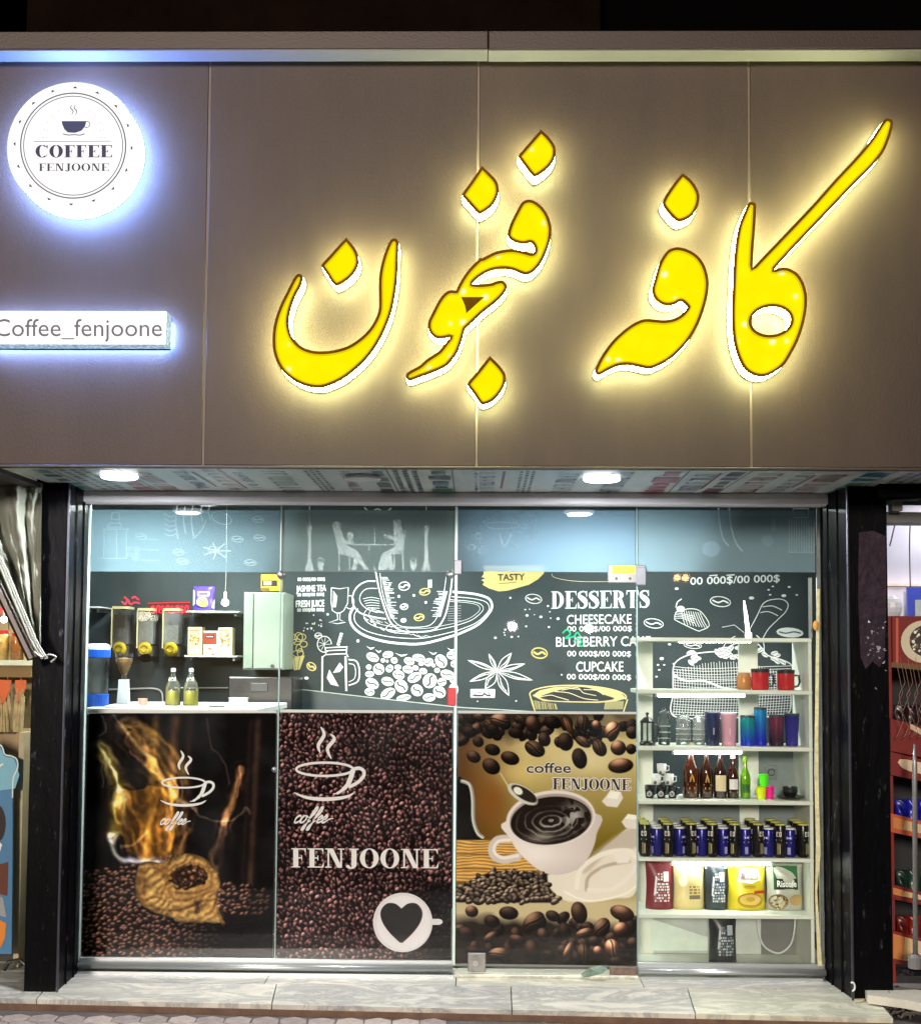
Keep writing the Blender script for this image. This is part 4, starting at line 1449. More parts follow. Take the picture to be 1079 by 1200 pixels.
for k in range(60):
    a = r.rng.uniform(-3.1, 3.1)
    x, y = z([(702 + 78 * math.cos(a), 658 + 48 * math.sin(a))])[0]
    r.line([(x, y), (x + r.rng.uniform(-3, 3), y + r.rng.uniform(-3, 3))], .6, (226, 178, 104), .7, .7, 0)
r.poly(z([(724, 752), (752, 748), (742, 790), (728, 806)]), (46, 26, 12), 5, .85)
for k in range(26):
    u = k / 25
    x0_, y0_ = 640 + 170 * u, 800 + 6 * math.sin(u * 9)
    r.line(z([(x0_, y0_), (x0_ + 14, y0_ + 26)]), .55, (250, 206, 130), .7, .75, 0)
for k in range(90):
    a = r.rng.uniform(-2.6, 1.5)
    q = r.rng.uniform(.86, 1.02)
    x, y = z([(660 + 160 * q * math.cos(a), 700 + 122 * q * math.sin(a))])[0]
    r.line([(x, y), (x + r.rng.uniform(-2.5, 3.5), y + r.rng.uniform(-3.5, 2))], .5, (240, 196, 120), .6, .6, 0)
sackp = z(cat([(505, 620), (545, 602), (640, 585), (690, 570), (760, 588), (806, 635), (822, 690), (806, 730), (822, 790), (846, 834), (790, 826), (720, 832), (640, 815), (560, 790), (512, 755), (494, 700)], True, 4))
sm_ = r.inside(sackp)
th_ = np.sin((r.X * .8 + r.Y * .6 + wx * .6) * 3.4) * .5 + np.sin((r.Y * .8 - r.X * .6 + wy * .6) * 3.4) * .5
r.C *= (1 + sm_ * (.34 * th_ + .5 * (r.noise(3, 2) - .5)))[..., None]
for k in range(150):
    x, y = z([(r.rng.uniform(490, 850), r.rng.uniform(570, 835))])[0]
    if r.inside(sackp, np.array([x]), np.array([y]))[0]:
        a = r.rng.uniform(0, 3.14)
        r.line([(x, y), (x + 4 * math.cos(a), y + 4 * math.sin(a))], .5, (236, 190, 112), .6, .5, 0)
r.build('poster_print', PY, Q1, p1, poster_m)
border(p1, Q1)
pr = Print(LETY)
cup_logo(pr, 215.4, 917.2, 25.2)
pr.build('logo_print', p1)
pr = Print(LETY)
script_coffee(pr, 188, 966, 6.4, w=1.5)
pr.build('lettering', p1)

# --- poster 2: wall of beans
Q2 = [(326, 835.5), (530, 835.5), (528.5, 1129), (320, 1128.5)]
p2 = thing('coffee_poster', 'poster of roasted beans with white cup logo and heart cup', 'poster', tuple(at(425, 1120, PY)), 'coffee posters on the lower glass')
r = Ras(319, 834, 531, 1130, 1.6, 9)
r.C[:] = (16, 6, 8)
sh_ = r.noise(60, 3)
pts = []
for yy in np.arange(834, 1131, 4.9):
    for xx in np.arange(318, 533, 5.7):
        pts.append((xx + r.rng.uniform(-2.6, 2.6), yy + r.rng.uniform(-2.3, 2.3)))
r.rng.shuffle(pts)
for x, y in pts:
    j, i = min(r.H - 1, max(0, int((y - 834) * 1.6))), min(r.W - 1, max(0, int((x - 319) * 1.6)))
    v = (.62 + .75 * sh_[j, i]) * r.rng.uniform(.65, 1.25)
    if x > 470 and y > 1035:
        v *= max(.3, 1 - (x - 470) / 55)
    a = r.rng.uniform(3.3, 4.5)
    r.bean(x, y, a, a * r.rng.uniform(.6, .78), r.rng.uniform(0.2, 2.6), (60 * v, 32 * v, 34 * v), (216 * v, 168 * v, 162 * v), 1.0, True, r.rng.choice((.75, .5, -.6)))
r.build('poster_print', PY, Q2, p2, poster_m)
border(p2, Q2)
pr = Print(LETY)
cup_logo(pr, 380.5, 901.5, 33.2, (240, 238, 238))
pr.build('logo_print', p2)
pr = Print(LETY)
script_coffee(pr, 345, 964, 8.2, (240, 238, 238), 1.8)
pr.serif('FENJOONE', 341.5, 1016.5, 513, 22.5, (238, 236, 234), slope=.006, thick=.21)
pr.build('lettering', p2)
pr = Print(LETY)
pr.disc(472, 1081, 34.8, 34.8, (226, 222, 226), n=48)
pr.disc(473, 1081.5, 31.5, 31.5, (236, 233, 236), n=40)
pr.disc(513, 1080.3, 5.6, 3.6, (232, 230, 232), n=16)
pr.poly(rect(505.5, 1076.8, 513, 1083.8), (228, 226, 228))
ht = [(0, -.62, 1), (.3, -.86), (.7, -.86), (.97, -.5), (.92, -.02), (.6, .5), (.12, 1.0), (0, 1.06, 1), (-.14, 1.0), (-.62, .5), (-.93, -.02), (-.98, -.5), (-.7, -.86), (-.3, -.86)]
pr.poly(cat([(470.5 + p[0] * 25, 1079.5 + p[1] * 24, *p[2:]) for p in ht], True, 6), (92, 60, 52))
pr.poly(cat([(470.3 + p[0] * 24, 1079.2 + p[1] * 23, *p[2:]) for p in ht], True, 6), (14, 9, 9))
pr.build('heart_cup_print', p2)

# --- poster 3: white cup, wood, beans
Q3 = [(537, 836.5), (745, 837), (746, 1132), (533, 1129)]
p3 = thing('coffee_poster', 'poster on the door with a white coffee cup, spoon and sugar cubes', 'poster', tuple(at(640, 1125, PY)), 'coffee posters on the lower glass')
r = Ras(532, 835, 747, 1133, 1.6, 21)
z = Zm(520, 820, 3.528)
n1 = r.noise(40, 3)
t_ = np.clip((r.Y - 880) / 110, 0, 1)[..., None]
r.C[:] = np.array((206, 186, 132.)) * (1 - t_) + np.array((112, 92, 22.)) * t_
lx = np.clip(1 - (r.X - 540) / 75, 0, 1)
r.blend(lx * .85, (74, 38, 12))
r.blend(np.exp(-((r.X - 572) / 20) ** 2 - ((r.Y - 940) / 34) ** 2) * .7, (130, 70, 20))
r.blend(np.exp(-((r.X - 610) / 26) ** 2 - ((r.Y - 905) / 15) ** 2) * .8, (214, 186, 120))
r.blend(np.exp(-((r.X - 690) / 40) ** 2 - ((r.Y - 890) / 16) ** 2) * .8, (222, 208, 166))
r.blend(np.clip((r.Y - 1030) / 30, 0, 1), (196, 178, 142))
r.poly(z(cat([(40, 335), (80, 345), (108, 380), (118, 480), (135, 560), (155, 590), (40, 590)], True, 4)), (12, 9, 8), 1)
r.line(z([(62, 338), (95, 355), (108, 410), (112, 500), (130, 555), (152, 574)]), 4.6, (150, 150, 146), 1)
r.line(z([(62, 336), (92, 352), (105, 410), (109, 500), (128, 556), (152, 576)]), 1.6, (226, 226, 222), 1)
wood = z([(38, 586), (300, 586), (420, 760), (38, 760)])
r.poly(wood, (196, 148, 78), 1)
g = r.inside(wood) * (.25 * np.sin(r.Y * 1.6 + (r.noise(30, 3) - .5) * 14) + .2 * (r.noise(12, 2) - .5))
r.C *= (1 + g)[..., None]
for yy in (645, 706):
    r.line(z([(40, yy), (300, yy + 2)]), 1.4, (110, 74, 30), 1, .9, 0)
# saucer
r.poly(z(cat([(420, 735), (560, 700), (690, 590), (800, 530), (800, 790), (700, 825), (570, 842), (480, 825)], True, 5)), (226, 216, 208), 2)
r.poly(z(cat([(560, 690), (700, 570), (800, 530), (800, 610), (680, 640), (590, 720)], True, 4)), (172, 158, 148), 4, .6)
r.line(z([(550, 780), (570, 700), (660, 640), (760, 625), (795, 650)]), 6, (236, 228, 224), 2)
r.line(z([(590, 790), (600, 735), (670, 690), (770, 670)]), 4, (166, 150, 140), 2, .8)
r.line(z([(600, 790), (700, 785), (780, 720), (795, 690)]), 5, (232, 224, 222), 2)
r.line(z([(500, 800), (600, 836), (740, 810), (800, 770)]), 2.4, (240, 234, 230), 1.6)
r.poly(z([(650, 700), (720, 690), (770, 720), (700, 770), (640, 760)]), (226, 218, 214), 3, .7)
# cup
r.line(z([(300, 655), (240, 668), (200, 650), (193, 615), (215, 585), (265, 578)]), 9.5, (206, 192, 194), 1)
r.line(z([(300, 650), (240, 660), (206, 642), (201, 615), (220, 590), (265, 584)]), 3.6, (238, 228, 230), 1.6)
body = z(cat([(252, 505), (270, 580), (300, 630), (345, 675), (400, 715), (450, 728), (510, 722), (570, 690), (612, 630), (632, 560), (628, 470)], True, 5))
r.poly(body, (228, 217, 220), 1)
m = r.inside(body)
r.blend(m * np.clip((r.X - 640) / 70, 0, 1) * .35, (150, 132, 134))
r.blend(m * np.exp(-((r.X - 625) / 16) ** 2) * .5, (240, 232, 236))
r.blend(m * np.clip((r.Y - 1005) / 30, 0, 1) * .4, (160, 144, 146))
u, v, q = r.ell(*z([(439, 493)])[0], 53.5, 33.2, -7, (228, 218, 222), 1)
r.ell(*z([(441, 496)])[0], 50, 30, -7, (168, 150, 148), 1.5)
u, v, q = r.ell(*z([(440, 502)])[0], 48.5, 28.3, -7, (26, 17, 14), 1)
cofm = q < .97
qs = q + .16 * (r.noise(13, 3) - .5)
rings = np.clip(np.sin(qs * 30 + 1.2) * 2.4 - .8 + (r.noise(7, 2) - .5) * 2, 0, 1) * np.clip(1.05 - q, 0, 1)
r.blend(cofm * rings * np.clip(.15 + (v + 12) / 26 + r.noise(10, 2) * .3, 0, 1), (178, 172, 170))
r.blend(cofm * np.exp(-((u - 28) / 13) ** 2 - ((v + 2) / 14) ** 2) * (r.noise(6, 2) > .5) * .8, (200, 196, 194))
r.blend(cofm * np.exp(-((u + 14) / 16) ** 2 - ((v - 18) / 6) ** 2) * .55, (190, 184, 180))
# spoon
r.line(z([(225, 305), (262, 365)]), 1.8, (206, 196, 150), 1, .9, 0)
r.ell(*z([(320, 392)])[0], 20.5, 9, 31, (206, 204, 200), 1)
r.ell(*z([(326, 390)])[0], 17.5, 6.6, 31, (34, 28, 26), 1)
r.ell(*z([(300, 378)])[0], 6, 4.2, 31, (236, 234, 230), 1.2)
# sugar cubes
r.poly(z([(655, 420), (690, 375), (735, 380), (745, 405), (720, 445), (675, 440)]), (226, 218, 216), 1)
r.poly(z([(690, 375), (735, 380), (722, 410), (675, 405)]), (246, 242, 240), 1)
r.poly(z([(738, 505), (765, 472), (805, 478), (805, 535), (755, 530)]), (224, 216, 214), 1)
r.poly(z([(765, 472), (805, 478), (805, 495), (750, 492)]), (244, 240, 238), 1)
r.poly(z([(700, 640), (735, 615), (775, 640), (770, 675), (720, 680)]), (232, 224, 222), 2)
# pile of small beans
pile = z([(45, 790), (120, 745), (200, 715), (320, 715), (425, 725), (430, 780), (475, 830), (460, 845), (50, 848)])
r.poly(pile, (20, 12, 9), 2)
for yy in np.arange(1022, 1060, 4.2):
    for xx in np.arange(533, 655, 6.4):
        x, y = xx + r.rng.uniform(-2.5, 2.5), yy + r.rng.uniform(-1.8, 1.8)
        if r.inside(pile, np.array([x]), np.array([y]))[0]:
            a = r.rng.uniform(4.2, 6)
            r.bean(x, y, a, a * .6, r.rng.uniform(-1.1, .9), (66, 50, 42), (170, 154, 140), r.rng.uniform(.7, 1.2))
# big beans
top_dark = np.clip(1 - (r.Y - 836) / 30 + (r.noise(18, 2) - .5), 0, 1) * np.clip(1.2 - (r.X - 540) / 400, 0, 1)
r.blend(top_dark * .85, (16, 9, 7))
r.blend(np.clip((r.Y - 1072 - 14 * (r.noise(20, 2) - .5) - np.clip((r.X - 610) / 12, 0, 12)) / 14, 0, 1) * .93, (16, 9, 7))
big = [(130, 65, 30, 22, .3, .9, 1), (220, 80, 48, 32, .05, 1.2, 1), (360, 95, 40, 34, 1.2, .9, 0), (90, 130, 36, 26, .2, .35, 0), (190, 120, 34, 26, .4, .3, 0), (290, 135, 36, 24, .2, .3, 0), (410, 160, 34, 28, 1.1, .55, 0),
       (370, 200, 50, 34, .5, .75, 1), (110, 235, 34, 26, .5, .7, 0), (185, 275, 44, 34, .6, .62, 0), (265, 240, 44, 30, .35, .6, 0), (190, 205, 36, 26, .3, .35, 0), (500, 170, 42, 36, 1.3, .5, 0), (510, 100, 48, 18, 1.1, 1.5, 1),
       (575, 90, 40, 30, 1.4, .8, 1), (632, 100, 24, 22, .9, 1.5, 0), (700, 120, 42, 34, -1.0, 1.9, 1), (560, 240, 48, 34, 1.3, .45, 0), (645, 195, 42, 30, 1.0, .75, 1), (725, 195, 36, 34, .3, 1.25, 0), (575, 170, 40, 22, .5, 1.1, 1),
       (735, 270, 58, 34, -.1, 1.2, 0), (785, 130, 30, 30, 0, .5, 0), (780, 200, 24, 24, 0, .4, 0), (440, 90, 34, 28, .3, .3, 0),
       (740, 885, 56, 34, .3, 1.2, 0), (560, 885, 50, 36, 1.3, .8, 0), (370, 925, 56, 38, -.7, .85, 1), (110, 885, 30, 26, .3, 1.0, 0), (265, 890, 44, 30, .1, .5, 0), (655, 945, 46, 34, -1.0, .9, 1), (735, 955, 40, 34, -.6, 1.35, 0),
       (580, 970, 44, 20, -.4, 1.2, 1), (700, 1030, 42, 36, 1.1, 1.9, 1), (515, 1040, 48, 16, -1.1, 1.5, 1), (580, 1050, 42, 30, 1.3, .9, 1), (640, 1045, 26, 24, .8, 1.5, 0), (225, 1060, 50, 28, -.1, 1.1, 1), (365, 1040, 46, 34, 1.2, .7, 0),
       (195, 925, 36, 28, .3, .45, 0), (90, 980, 44, 32, .3, .5, 0), (190, 990, 40, 18, -.6, .9, 1), (300, 1000, 40, 22, .2, .75, 0), (410, 980, 34, 28, 1.2, .8, 0), (500, 960, 38, 28, 1.3, .5, 0), (785, 1010, 30, 28, 0, .6, 0), (450, 900, 34, 24, .4, .5, 0), (120, 1050, 40, 26, .2, .4, 0)]
fill_ = []
for k in range(95):
    x, y = r.rng.uniform(45, 800), (r.rng.uniform(50, 175) if k % 2 else r.rng.uniform(905, 1085))
    if not (k % 2) and x < 330 and y < 930:
        y += 60
    if k % 2 and 280 < x < 460 and y > 150:
        continue
    fill_.append((x, y, r.rng.uniform(26, 38), r.rng.uniform(20, 27), r.rng.uniform(-1.3, 1.5), r.rng.uniform(.22, .75), int(r.rng.random() < .5)))
big = fill_ + big
for x, y, a, b, th, k, sp in big:
    px, py = z([(x, y)])[0]
    r.bean(px, py, a / 3.8, b / 3.8, th, (70, 40, 26), (160, 134, 120), k, bool(sp))
r.C = 255 * (np.clip(r.C, 0, 255) / 255) ** .9
r.C *= np.array((1.03, 1.04, 1.0))
r.build('poster_print', PY, Q3, p3, poster_m)
border(p3, Q3, 3)
pr = Print(LETY)
pr.text('coffee', 617, 905.5, 668.5, 11.5, (236, 230, 220), weight=1.1)
pr.text('coffee', 617, 905.5, 668.5, 11.5, (22, 18, 16), weight=.25)
pr.serif('FENJOONE', 647.5, 924.8, 738, 13, (240, 236, 230), slope=.012, grow=1.0)
pr.serif('FENJOONE', 647.5, 924.8, 738, 13, (20, 16, 14), slope=.012)
pr.build('lettering', p3)

# ================================================================== CHALK MURAL ON THE BACK WALL
MW = (232, 236, 232)
CREAM = (214, 200, 130)
class Mural(Print):
    def __init__(s):
        super().__init__(WY - 0.0015)
    def stroke(s, pts, w, col, *a, **k):
        super().stroke(pts, w * .8, col, *a, **k)
    def bean(s, x, y, a, b, rot, col=MW, n=14):
        s.poly(ell(x, y, a, b, rot, n), col)
        c, q = math.cos(R(rot)), math.sin(R(rot))
        f = lambda u, v: (x + u * c - v * q, y + u * q + v * c)
        s.stroke([f(-a * .8, 0), f(-a * .3, b * .2), f(a * .3, -b * .2), f(a * .8, 0)], b * .35, (70, 84, 86), smooth=3)
    def obean(s, x, y, a, b, rot, col=MW, w=1.2):
        s.stroke(ell(x, y, a, b, rot, 16), w, col, True)
        c, q = math.cos(R(rot)), math.sin(R(rot))
        f = lambda u, v: (x + u * c - v * q, y + u * q + v * c)
        s.stroke([f(-a * .8, -b * .1), f(-a * .2, b * .25), f(a * .3, -b * .25), f(a * .8, b * .1)], w * 1.6, col, smooth=3)
rs = random.Random(11)
m = Mural()
z = Zm(330, 660, 5.138)
Z6 = Zm(530, 650, 4.691)
# cup and saucer
m.stroke(z([(560, 20), (572, 80), (590, 170), (620, 270), (652, 350), (692, 390), (745, 412), (880, 410), (940, 385), (982, 320), (1006, 230), (1022, 130), (1030, 40)]), 2.2, MW, smooth=4)
m.stroke(z([(592, 60), (606, 170), (640, 280), (676, 345), (730, 382), (860, 382), (918, 352), (955, 275), (978, 170), (992, 70)]), 1.0, MW, smooth=4)
m.stroke(z([(566, 108), (510, 110), (458, 140), (430, 190), (432, 250), (475, 300), (560, 325), (630, 335)]), 2.0, MW, smooth=4)
m.stroke(z([(574, 152), (510, 155), (475, 190), (475, 235), (520, 278), (604, 298)]), 1.1, MW, smooth=4)
for k in range(5):
    m.stroke(z([(490 + k * 6, 215 + k * 14), (540, 205 + k * 16), (590, 215 + k * 14)]), .8, MW, smooth=3)
sau = z([(436, 262), (412, 310), (422, 370), (480, 425), (580, 462), (700, 482), (850, 484)]) + Z6([(0, 447), (60, 425), (140, 385), (195, 330), (218, 285), (200, 242), (140, 220), (70, 210), (0, 204)])
m.stroke(sau, 3.4, MW, smooth=4)
m.stroke([(x + (575 - 512 - 0) * 0 + (512 - x) * .05, y + (722 - y) * .2) for x, y in sau], 1.1, MW, smooth=4)
m.stroke([(512 + (x - 512) * .84, 718 + (y - 718) * .62) for x, y in sau], .9, MW, smooth=4)
m.stroke([(512 + (x - 512) * .78, 717 + (y - 717) * .52) for x, y in sau], .6, MW, smooth=4)
m.stroke(z([(660, 365), (632, 385), (640, 408), (700, 420), (760, 425)]), 1.0, MW, smooth=4)
for k in range(34):
    y = 85 + k * 7.4
    x = 600 + (y - 85) * .22
    m.stroke(z([(x, y), (x + rs.uniform(20, 60), y + rs.uniform(-4, 4))]), .8, MW)
    y2 = 170 + k * 4.6
    x2 = 1000 - (y2 - 170) * .28
    m.stroke(z([(x2, y2), (x2 - rs.uniform(20, 70), y2 + rs.uniform(-5, 5))]), .8, MW)
for k in range(7):
    m.stroke(z([(1000, 262 + k * 14), (1080, 256 + k * 15)]), .5, (180, 190, 188))
for k in range(40):
    a = R(rs.uniform(100, 190))
    q = rs.uniform(.72, .95)
    x, y = 512 + 93 * q * math.cos(a), 716 + 35 * q * math.sin(a)
    m.stroke([(x, y), (x + rs.uniform(3, 7), y + rs.uniform(1, 3))], .6, MW)
for x, y, a, b, c in ((738, 138, 33, 25, MW), (738, 262, 23, 17, MW), (734, 344, 15, 11, MW), (862, 172, 32, 20, CREAM), (828, 326, 30, 20, CREAM)):
    m.obean(*z([(x, y)])[0], a / 5.138, b / 5.138, -8, c, 1.3)
for x, y in ((650, 130), (706, 200), (796, 194), (868, 236), (500, 330), (542, 348), (560, 372), (460, 468), (278, 308)):
    m.disc(*z([(x, y)])[0], rs.uniform(.9, 1.9), None, MW, n=8)
m.poly(z([(880, 100), (905, 98), (905, 148), (880, 150)]), (170, 205, 190))
m.build('cup_drawing', back)
# glasses
m = Mural()
m.stroke(z([(300, 148), (350, 154), (402, 146), (398, 240), (375, 285), (352, 300), (330, 300), (306, 285), (298, 230), (300, 148)]), 1.2, MW)
m.stroke(z([(336, 302), (338, 340), (286, 356), (335, 364), (384, 356), (350, 340), (352, 302)]), 1.2, MW)
m.stroke(z(ell(410, 235, 26, 40, 0, 16, -120, 130)), 1.2, MW)
for k in range(9):
    m.stroke(z([(312 + k * 3, 165 + k * 4), (310 + k * 2, 265)]), .5, MW)
m.stroke(z([(246, 560), (244, 770)]), 2.6, MW)
m.stroke(z([(385, 560), (390, 770)]), 3.0, MW)
for y in (504, 522, 545):
    m.stroke(z([(262, y + 6), (325, y + 2), (394, y)]), 1.6, MW)
m.stroke(z([(262, 505), (268, 548), (246, 566)]), 1.6, MW)
m.stroke(z([(394, 500), (390, 545), (402, 565)]), 1.6, MW)
m.stroke(z([(402, 580), (450, 590), (468, 640), (460, 710), (404, 735)]), 2.0, MW, smooth=4)
m.stroke(z([(404, 605), (435, 612), (446, 650), (438, 695), (404, 715)]), 1.0, MW, smooth=4)
m.poly(z([(288, 640), (272, 690), (296, 730), (345, 742)]), MW)
m.poly(z([(310, 660), (350, 598), (372, 625), (350, 655)]), MW)
m.stroke(z(ell(258, 488, 42, 48, 0, 22, 60, 360)), 1.4, MW)
for k in range(8):
    a = R(k * 40 + 80)
    m.stroke(z([(258, 488), (258 + 36 * math.cos(a), 488 + 40 * math.sin(a))]), .7, MW)
m.stroke(z([(340, 495), (362, 420)]), 4.4, MW)
for k in range(4):
    m.stroke(z([(344 + k * 5, 480 - k * 17), (356 + k * 5, 484 - k * 17)]), 1.3, (70, 84, 86))
m.obean(*z([(222, 436)])[0], 4.2, 3.2, 0)
m.build('glass_drawing', back)
# heap of beans
m = Mural()
done = []
for x, y, a, b, rot in ((548, 566, 42, 27, 25), (585, 638, 36, 35, 45), (640, 550, 34, 22, -10), (705, 672, 38, 28, 20), (720, 740, 46, 38, 50), (638, 712, 40, 28, 15), (545, 725, 44, 32, 30), (640, 785, 50, 32, -30), (768, 590, 34, 24, 20),
                      (825, 570, 40, 24, 10), (800, 688, 46, 30, -25), (815, 765, 40, 36, 45), (892, 708, 48, 44, -60), (960, 590, 45, 36, 60), (1000, 672, 48, 30, 20), (950, 775, 42, 36, 40), (888, 808, 40, 26, 0), (760, 640, 34, 24, 15),
                      (886, 596, 30, 26, -20), (1022, 555, 30, 26, 10), (678, 585, 22, 20, 30), (650, 634, 22, 26, 40), (735, 810, 46, 20, -10), (530, 775, 32, 24, 10), (530, 668, 28, 20, 0), (1036, 606, 20, 22, 0), (965, 715, 28, 26, 0),
                      (852, 650, 26, 20, 10), (700, 626, 22, 16, 0), (525, 625, 18, 16, 0), (1035, 760, 30, 40, 0), (1030, 700, 20, 24, 0), (840, 605, 18, 14, 0), (806, 630, 20, 16, 20), (610, 585, 14, 14, 0), (636, 590, 9, 9, 0), (936, 645, 18, 16, 0), (915, 616, 12, 12, 0)):
    X, Y_ = z([(x, y)])[0]
    m.bean(X, Y_, a / 5.138 * .96, b / 5.138 * .96, rot)
for x, y, w in ((535, 508, 26), (582, 528, 20), (640, 540, 22), (720, 550, 40), (910, 540, 26), (1020, 518, 26)):
    m.poly(z([(x - w, y - 10), (x, y + 12), (x + w * .6, y + 8), (x + w, y - 4), (x, y + 2)]), MW)
for k in range(18):
    m.disc(*z([(rs.uniform(130, 260), rs.uniform(310, 410))])[0], rs.uniform(.5, 1.1), None, MW, n=6)
m.build('bean_drawing', back)
# yellow cupcakes at the left
m = Mural()
for k in range(8):
    x, y = z([(100 + rs.uniform(-30, 40), 490 + rs.uniform(-60, 60))])[0]
    m.stroke(ell(x, y, rs.uniform(3, 7), rs.uniform(3, 6), 0, 12), 1.1, CREAM, True)
m.poly(z([(66, 570), (140, 555), (110, 640), (75, 645)]), CREAM)
m.stroke(z([(75, 570), (85, 640)]), 1, (80, 90, 84))
m.stroke(z([(110, 565), (98, 640)]), 1, (80, 90, 84))
m.obean(*z([(180, 622)])[0], 5.6, 4.2, 35, CREAM, 1.6)
m.poly(z([(80, 700), (115, 715), (95, 735), (112, 752), (80, 740)]), CREAM)
m.disc(*z([(150, 692)])[0], 2.6, 1.8, MW)
m.build('cupcake_drawing', back)
# drinks price list
m = Mural()
def price(x0, yb, x1, h, sl=0.0, col=MW):
    m.text('00 000$/00 000$', x0, yb, x1, h, col, sl, weight=.15)
price(349, 681, 381, 4.2, -.01)
m.text('JASMINE TEA', 347.5, 693.5, 382, 7.2, MW, -.03, weight=.3)
price(348.5, 699, 380, 4, -.02)
m.text('FRESH JUICE', 347, 711.5, 380, 7.6, MW, -.03, weight=.3)
price(348.5, 717, 380, 4, -.02)
m.build('drinks_lettering', back)
# desserts list
m = Mural()
z = Z6
m.poly(z([(172, 60), (172, 108), (160, 122), (182, 130), (158, 140), (176, 150), (165, 165), (200, 185), (255, 202), (300, 198), (360, 182), (420, 165), (470, 135), (502, 104), (508, 60)]), (226, 204, 130))
m.serif('TST', *z([(250, 142)])[0], z([(380, 140)])[0][0], 1, (30, 30, 30)) if False else None
m.text('TASTY', *z([(250, 142)])[0], z([(396, 140)])[0][0], 7.4, (52, 48, 40), -.02, weight=.3)
m.stroke(z([(255, 160), (350, 152)]), .8, (70, 64, 50))
m.obean(*z([(446, 243)])[0], 9.6, 5.4, 8, MW, 1.2)
m.obean(*z([(478, 541)])[0], 9.2, 6, 8, (206, 190, 110), 1.8)
m.stroke(z([(545, 104), (560, 125), (640, 142), (730, 148), (860, 148)]), .8, (206, 196, 150), smooth=4)
for x, y, q in ((400, 302, 1), (424, 300, .8), (410, 334, 1.8), (486, 342, 1.9), (450, 330, .8), (535, 314, 1), (540, 349, 1), (580, 352, 2), (318, 237, 1.4), (525, 282, 1.4), (530, 398, 1.4), (405, 394, 1.4), (290, 412, 1.4), (284, 428, 1), (288, 442, .9), (326, 452, 1.6), (362, 450, 1.2), (340, 418, 1.2), (236, 457, 1.7), (350, 804, 1.1), (138, 806, .9), (600, 660, 1.2)):
    m.disc(*z([(x, y)])[0], q, q * .8, MW, n=8)
m.serif('DESSERTS', 645.5, 713.5, 760.5, 20.5, (222, 230, 228), slope=-.012, thick=.22)
m.text('CHEESECAKE', 664, 731.5, 739.5, 11, MW, -.012, weight=.2)
price(664.5, 740, 740, 6.2, -.006)
m.text('BLUEBERRY CAKE', 651.5, 757.8, 762, 11.4, MW, -.01, weight=.2)
price(664.5, 769, 739, 6.4, .004)
m.text('CUPCAKE', 675, 787, 730, 11.6, MW, -.004, weight=.2)
price(664, 796, 739, 6.4, .012)
m.build('dessert_lettering', back)
m = Mural()
cx_, cy_ = z([(245, 640)])[0]
for ex, ey, w in ((85, 580, 20), (200, 545, 16), (325, 540, 30), (398, 600, 22), (440, 690, 26), (310, 775, 38), (180, 738, 40), (95, 697, 24)):
    tx, ty = z([(ex, ey)])[0]
    dx, dy = tx - cx_, ty - cy_
    l = math.hypot(dx, dy)
    nx, ny = -dy / l * w / 4.691 / 1.6, dx / l * w / 4.691 / 1.6
    m.stroke([(cx_, cy_), (cx_ + dx * .5 + nx, cy_ + dy * .5 + ny), (tx, ty, 1), (cx_ + dx * .5 - nx, cy_ + dy * .5 - ny), (cx_, cy_)], 1.2, MW, smooth=4)
    m.stroke([(cx_ + dx * .15, cy_ + dy * .15), (cx_ + dx * .6 + nx * .3, cy_ + dy * .6 + ny * .3), (tx, ty)], .7, MW, smooth=3)
    m.stroke([(cx_ + dx * .3, cy_ + dy * .3), (cx_ + dx * .55 + nx * .6, cy_ + dy * .55 + ny * .6), (cx_ + dx * .8, cy_ + dy * .8)], .8, MW, smooth=3)
m.disc(cx_, cy_, 2.6, 2.4, MW)
m.build('anise_drawing', back)
m = Mural()
BC = (206, 196, 130)
m.stroke(z(ell(690, 775, 265, 56, 2, 40, 180, 372)), 1.8, BC)
m.poly(z([(440, 775), (480, 745), (560, 728), (690, 722), (820, 730), (920, 755), (955, 790), (900, 805), (800, 815), (640, 812), (500, 805)]), (198, 184, 128))
m.poly(cat(z([(480, 782), (560, 752), (640, 732), (680, 726), (760, 735), (830, 768), (890, 792), (800, 806), (640, 805), (540, 800)]), True, 4), (40, 46, 46))
for q in ([(480, 782), (540, 772), (570, 780), (640, 800)], [(560, 752), (640, 760), (720, 790), (800, 800)], [(640, 735), (700, 742), (720, 760), (790, 775)], [(720, 742), (790, 745), (830, 770)], [(600, 745), (680, 730), (700, 740)]):
    m.stroke(z(q), 1.0, (220, 214, 170), smooth=4)
m.stroke(z([(424, 765), (440, 820), (450, 850), (460, 880)]), 1.8, BC)
m.stroke(z([(962, 795), (950, 830), (935, 880)]), 1.8, BC)
for k in range(26):
    x = 445 + k * 5 + rs.uniform(-4, 4)
    m.stroke(z([(x, 800 + k * .8), (x + 8, 850)]), .5, BC)
    x = 940 - k * 4
    m.stroke(z([(x, 805), (x - 6, 850)]), .5, BC)
m.build('bowl_drawing', back)
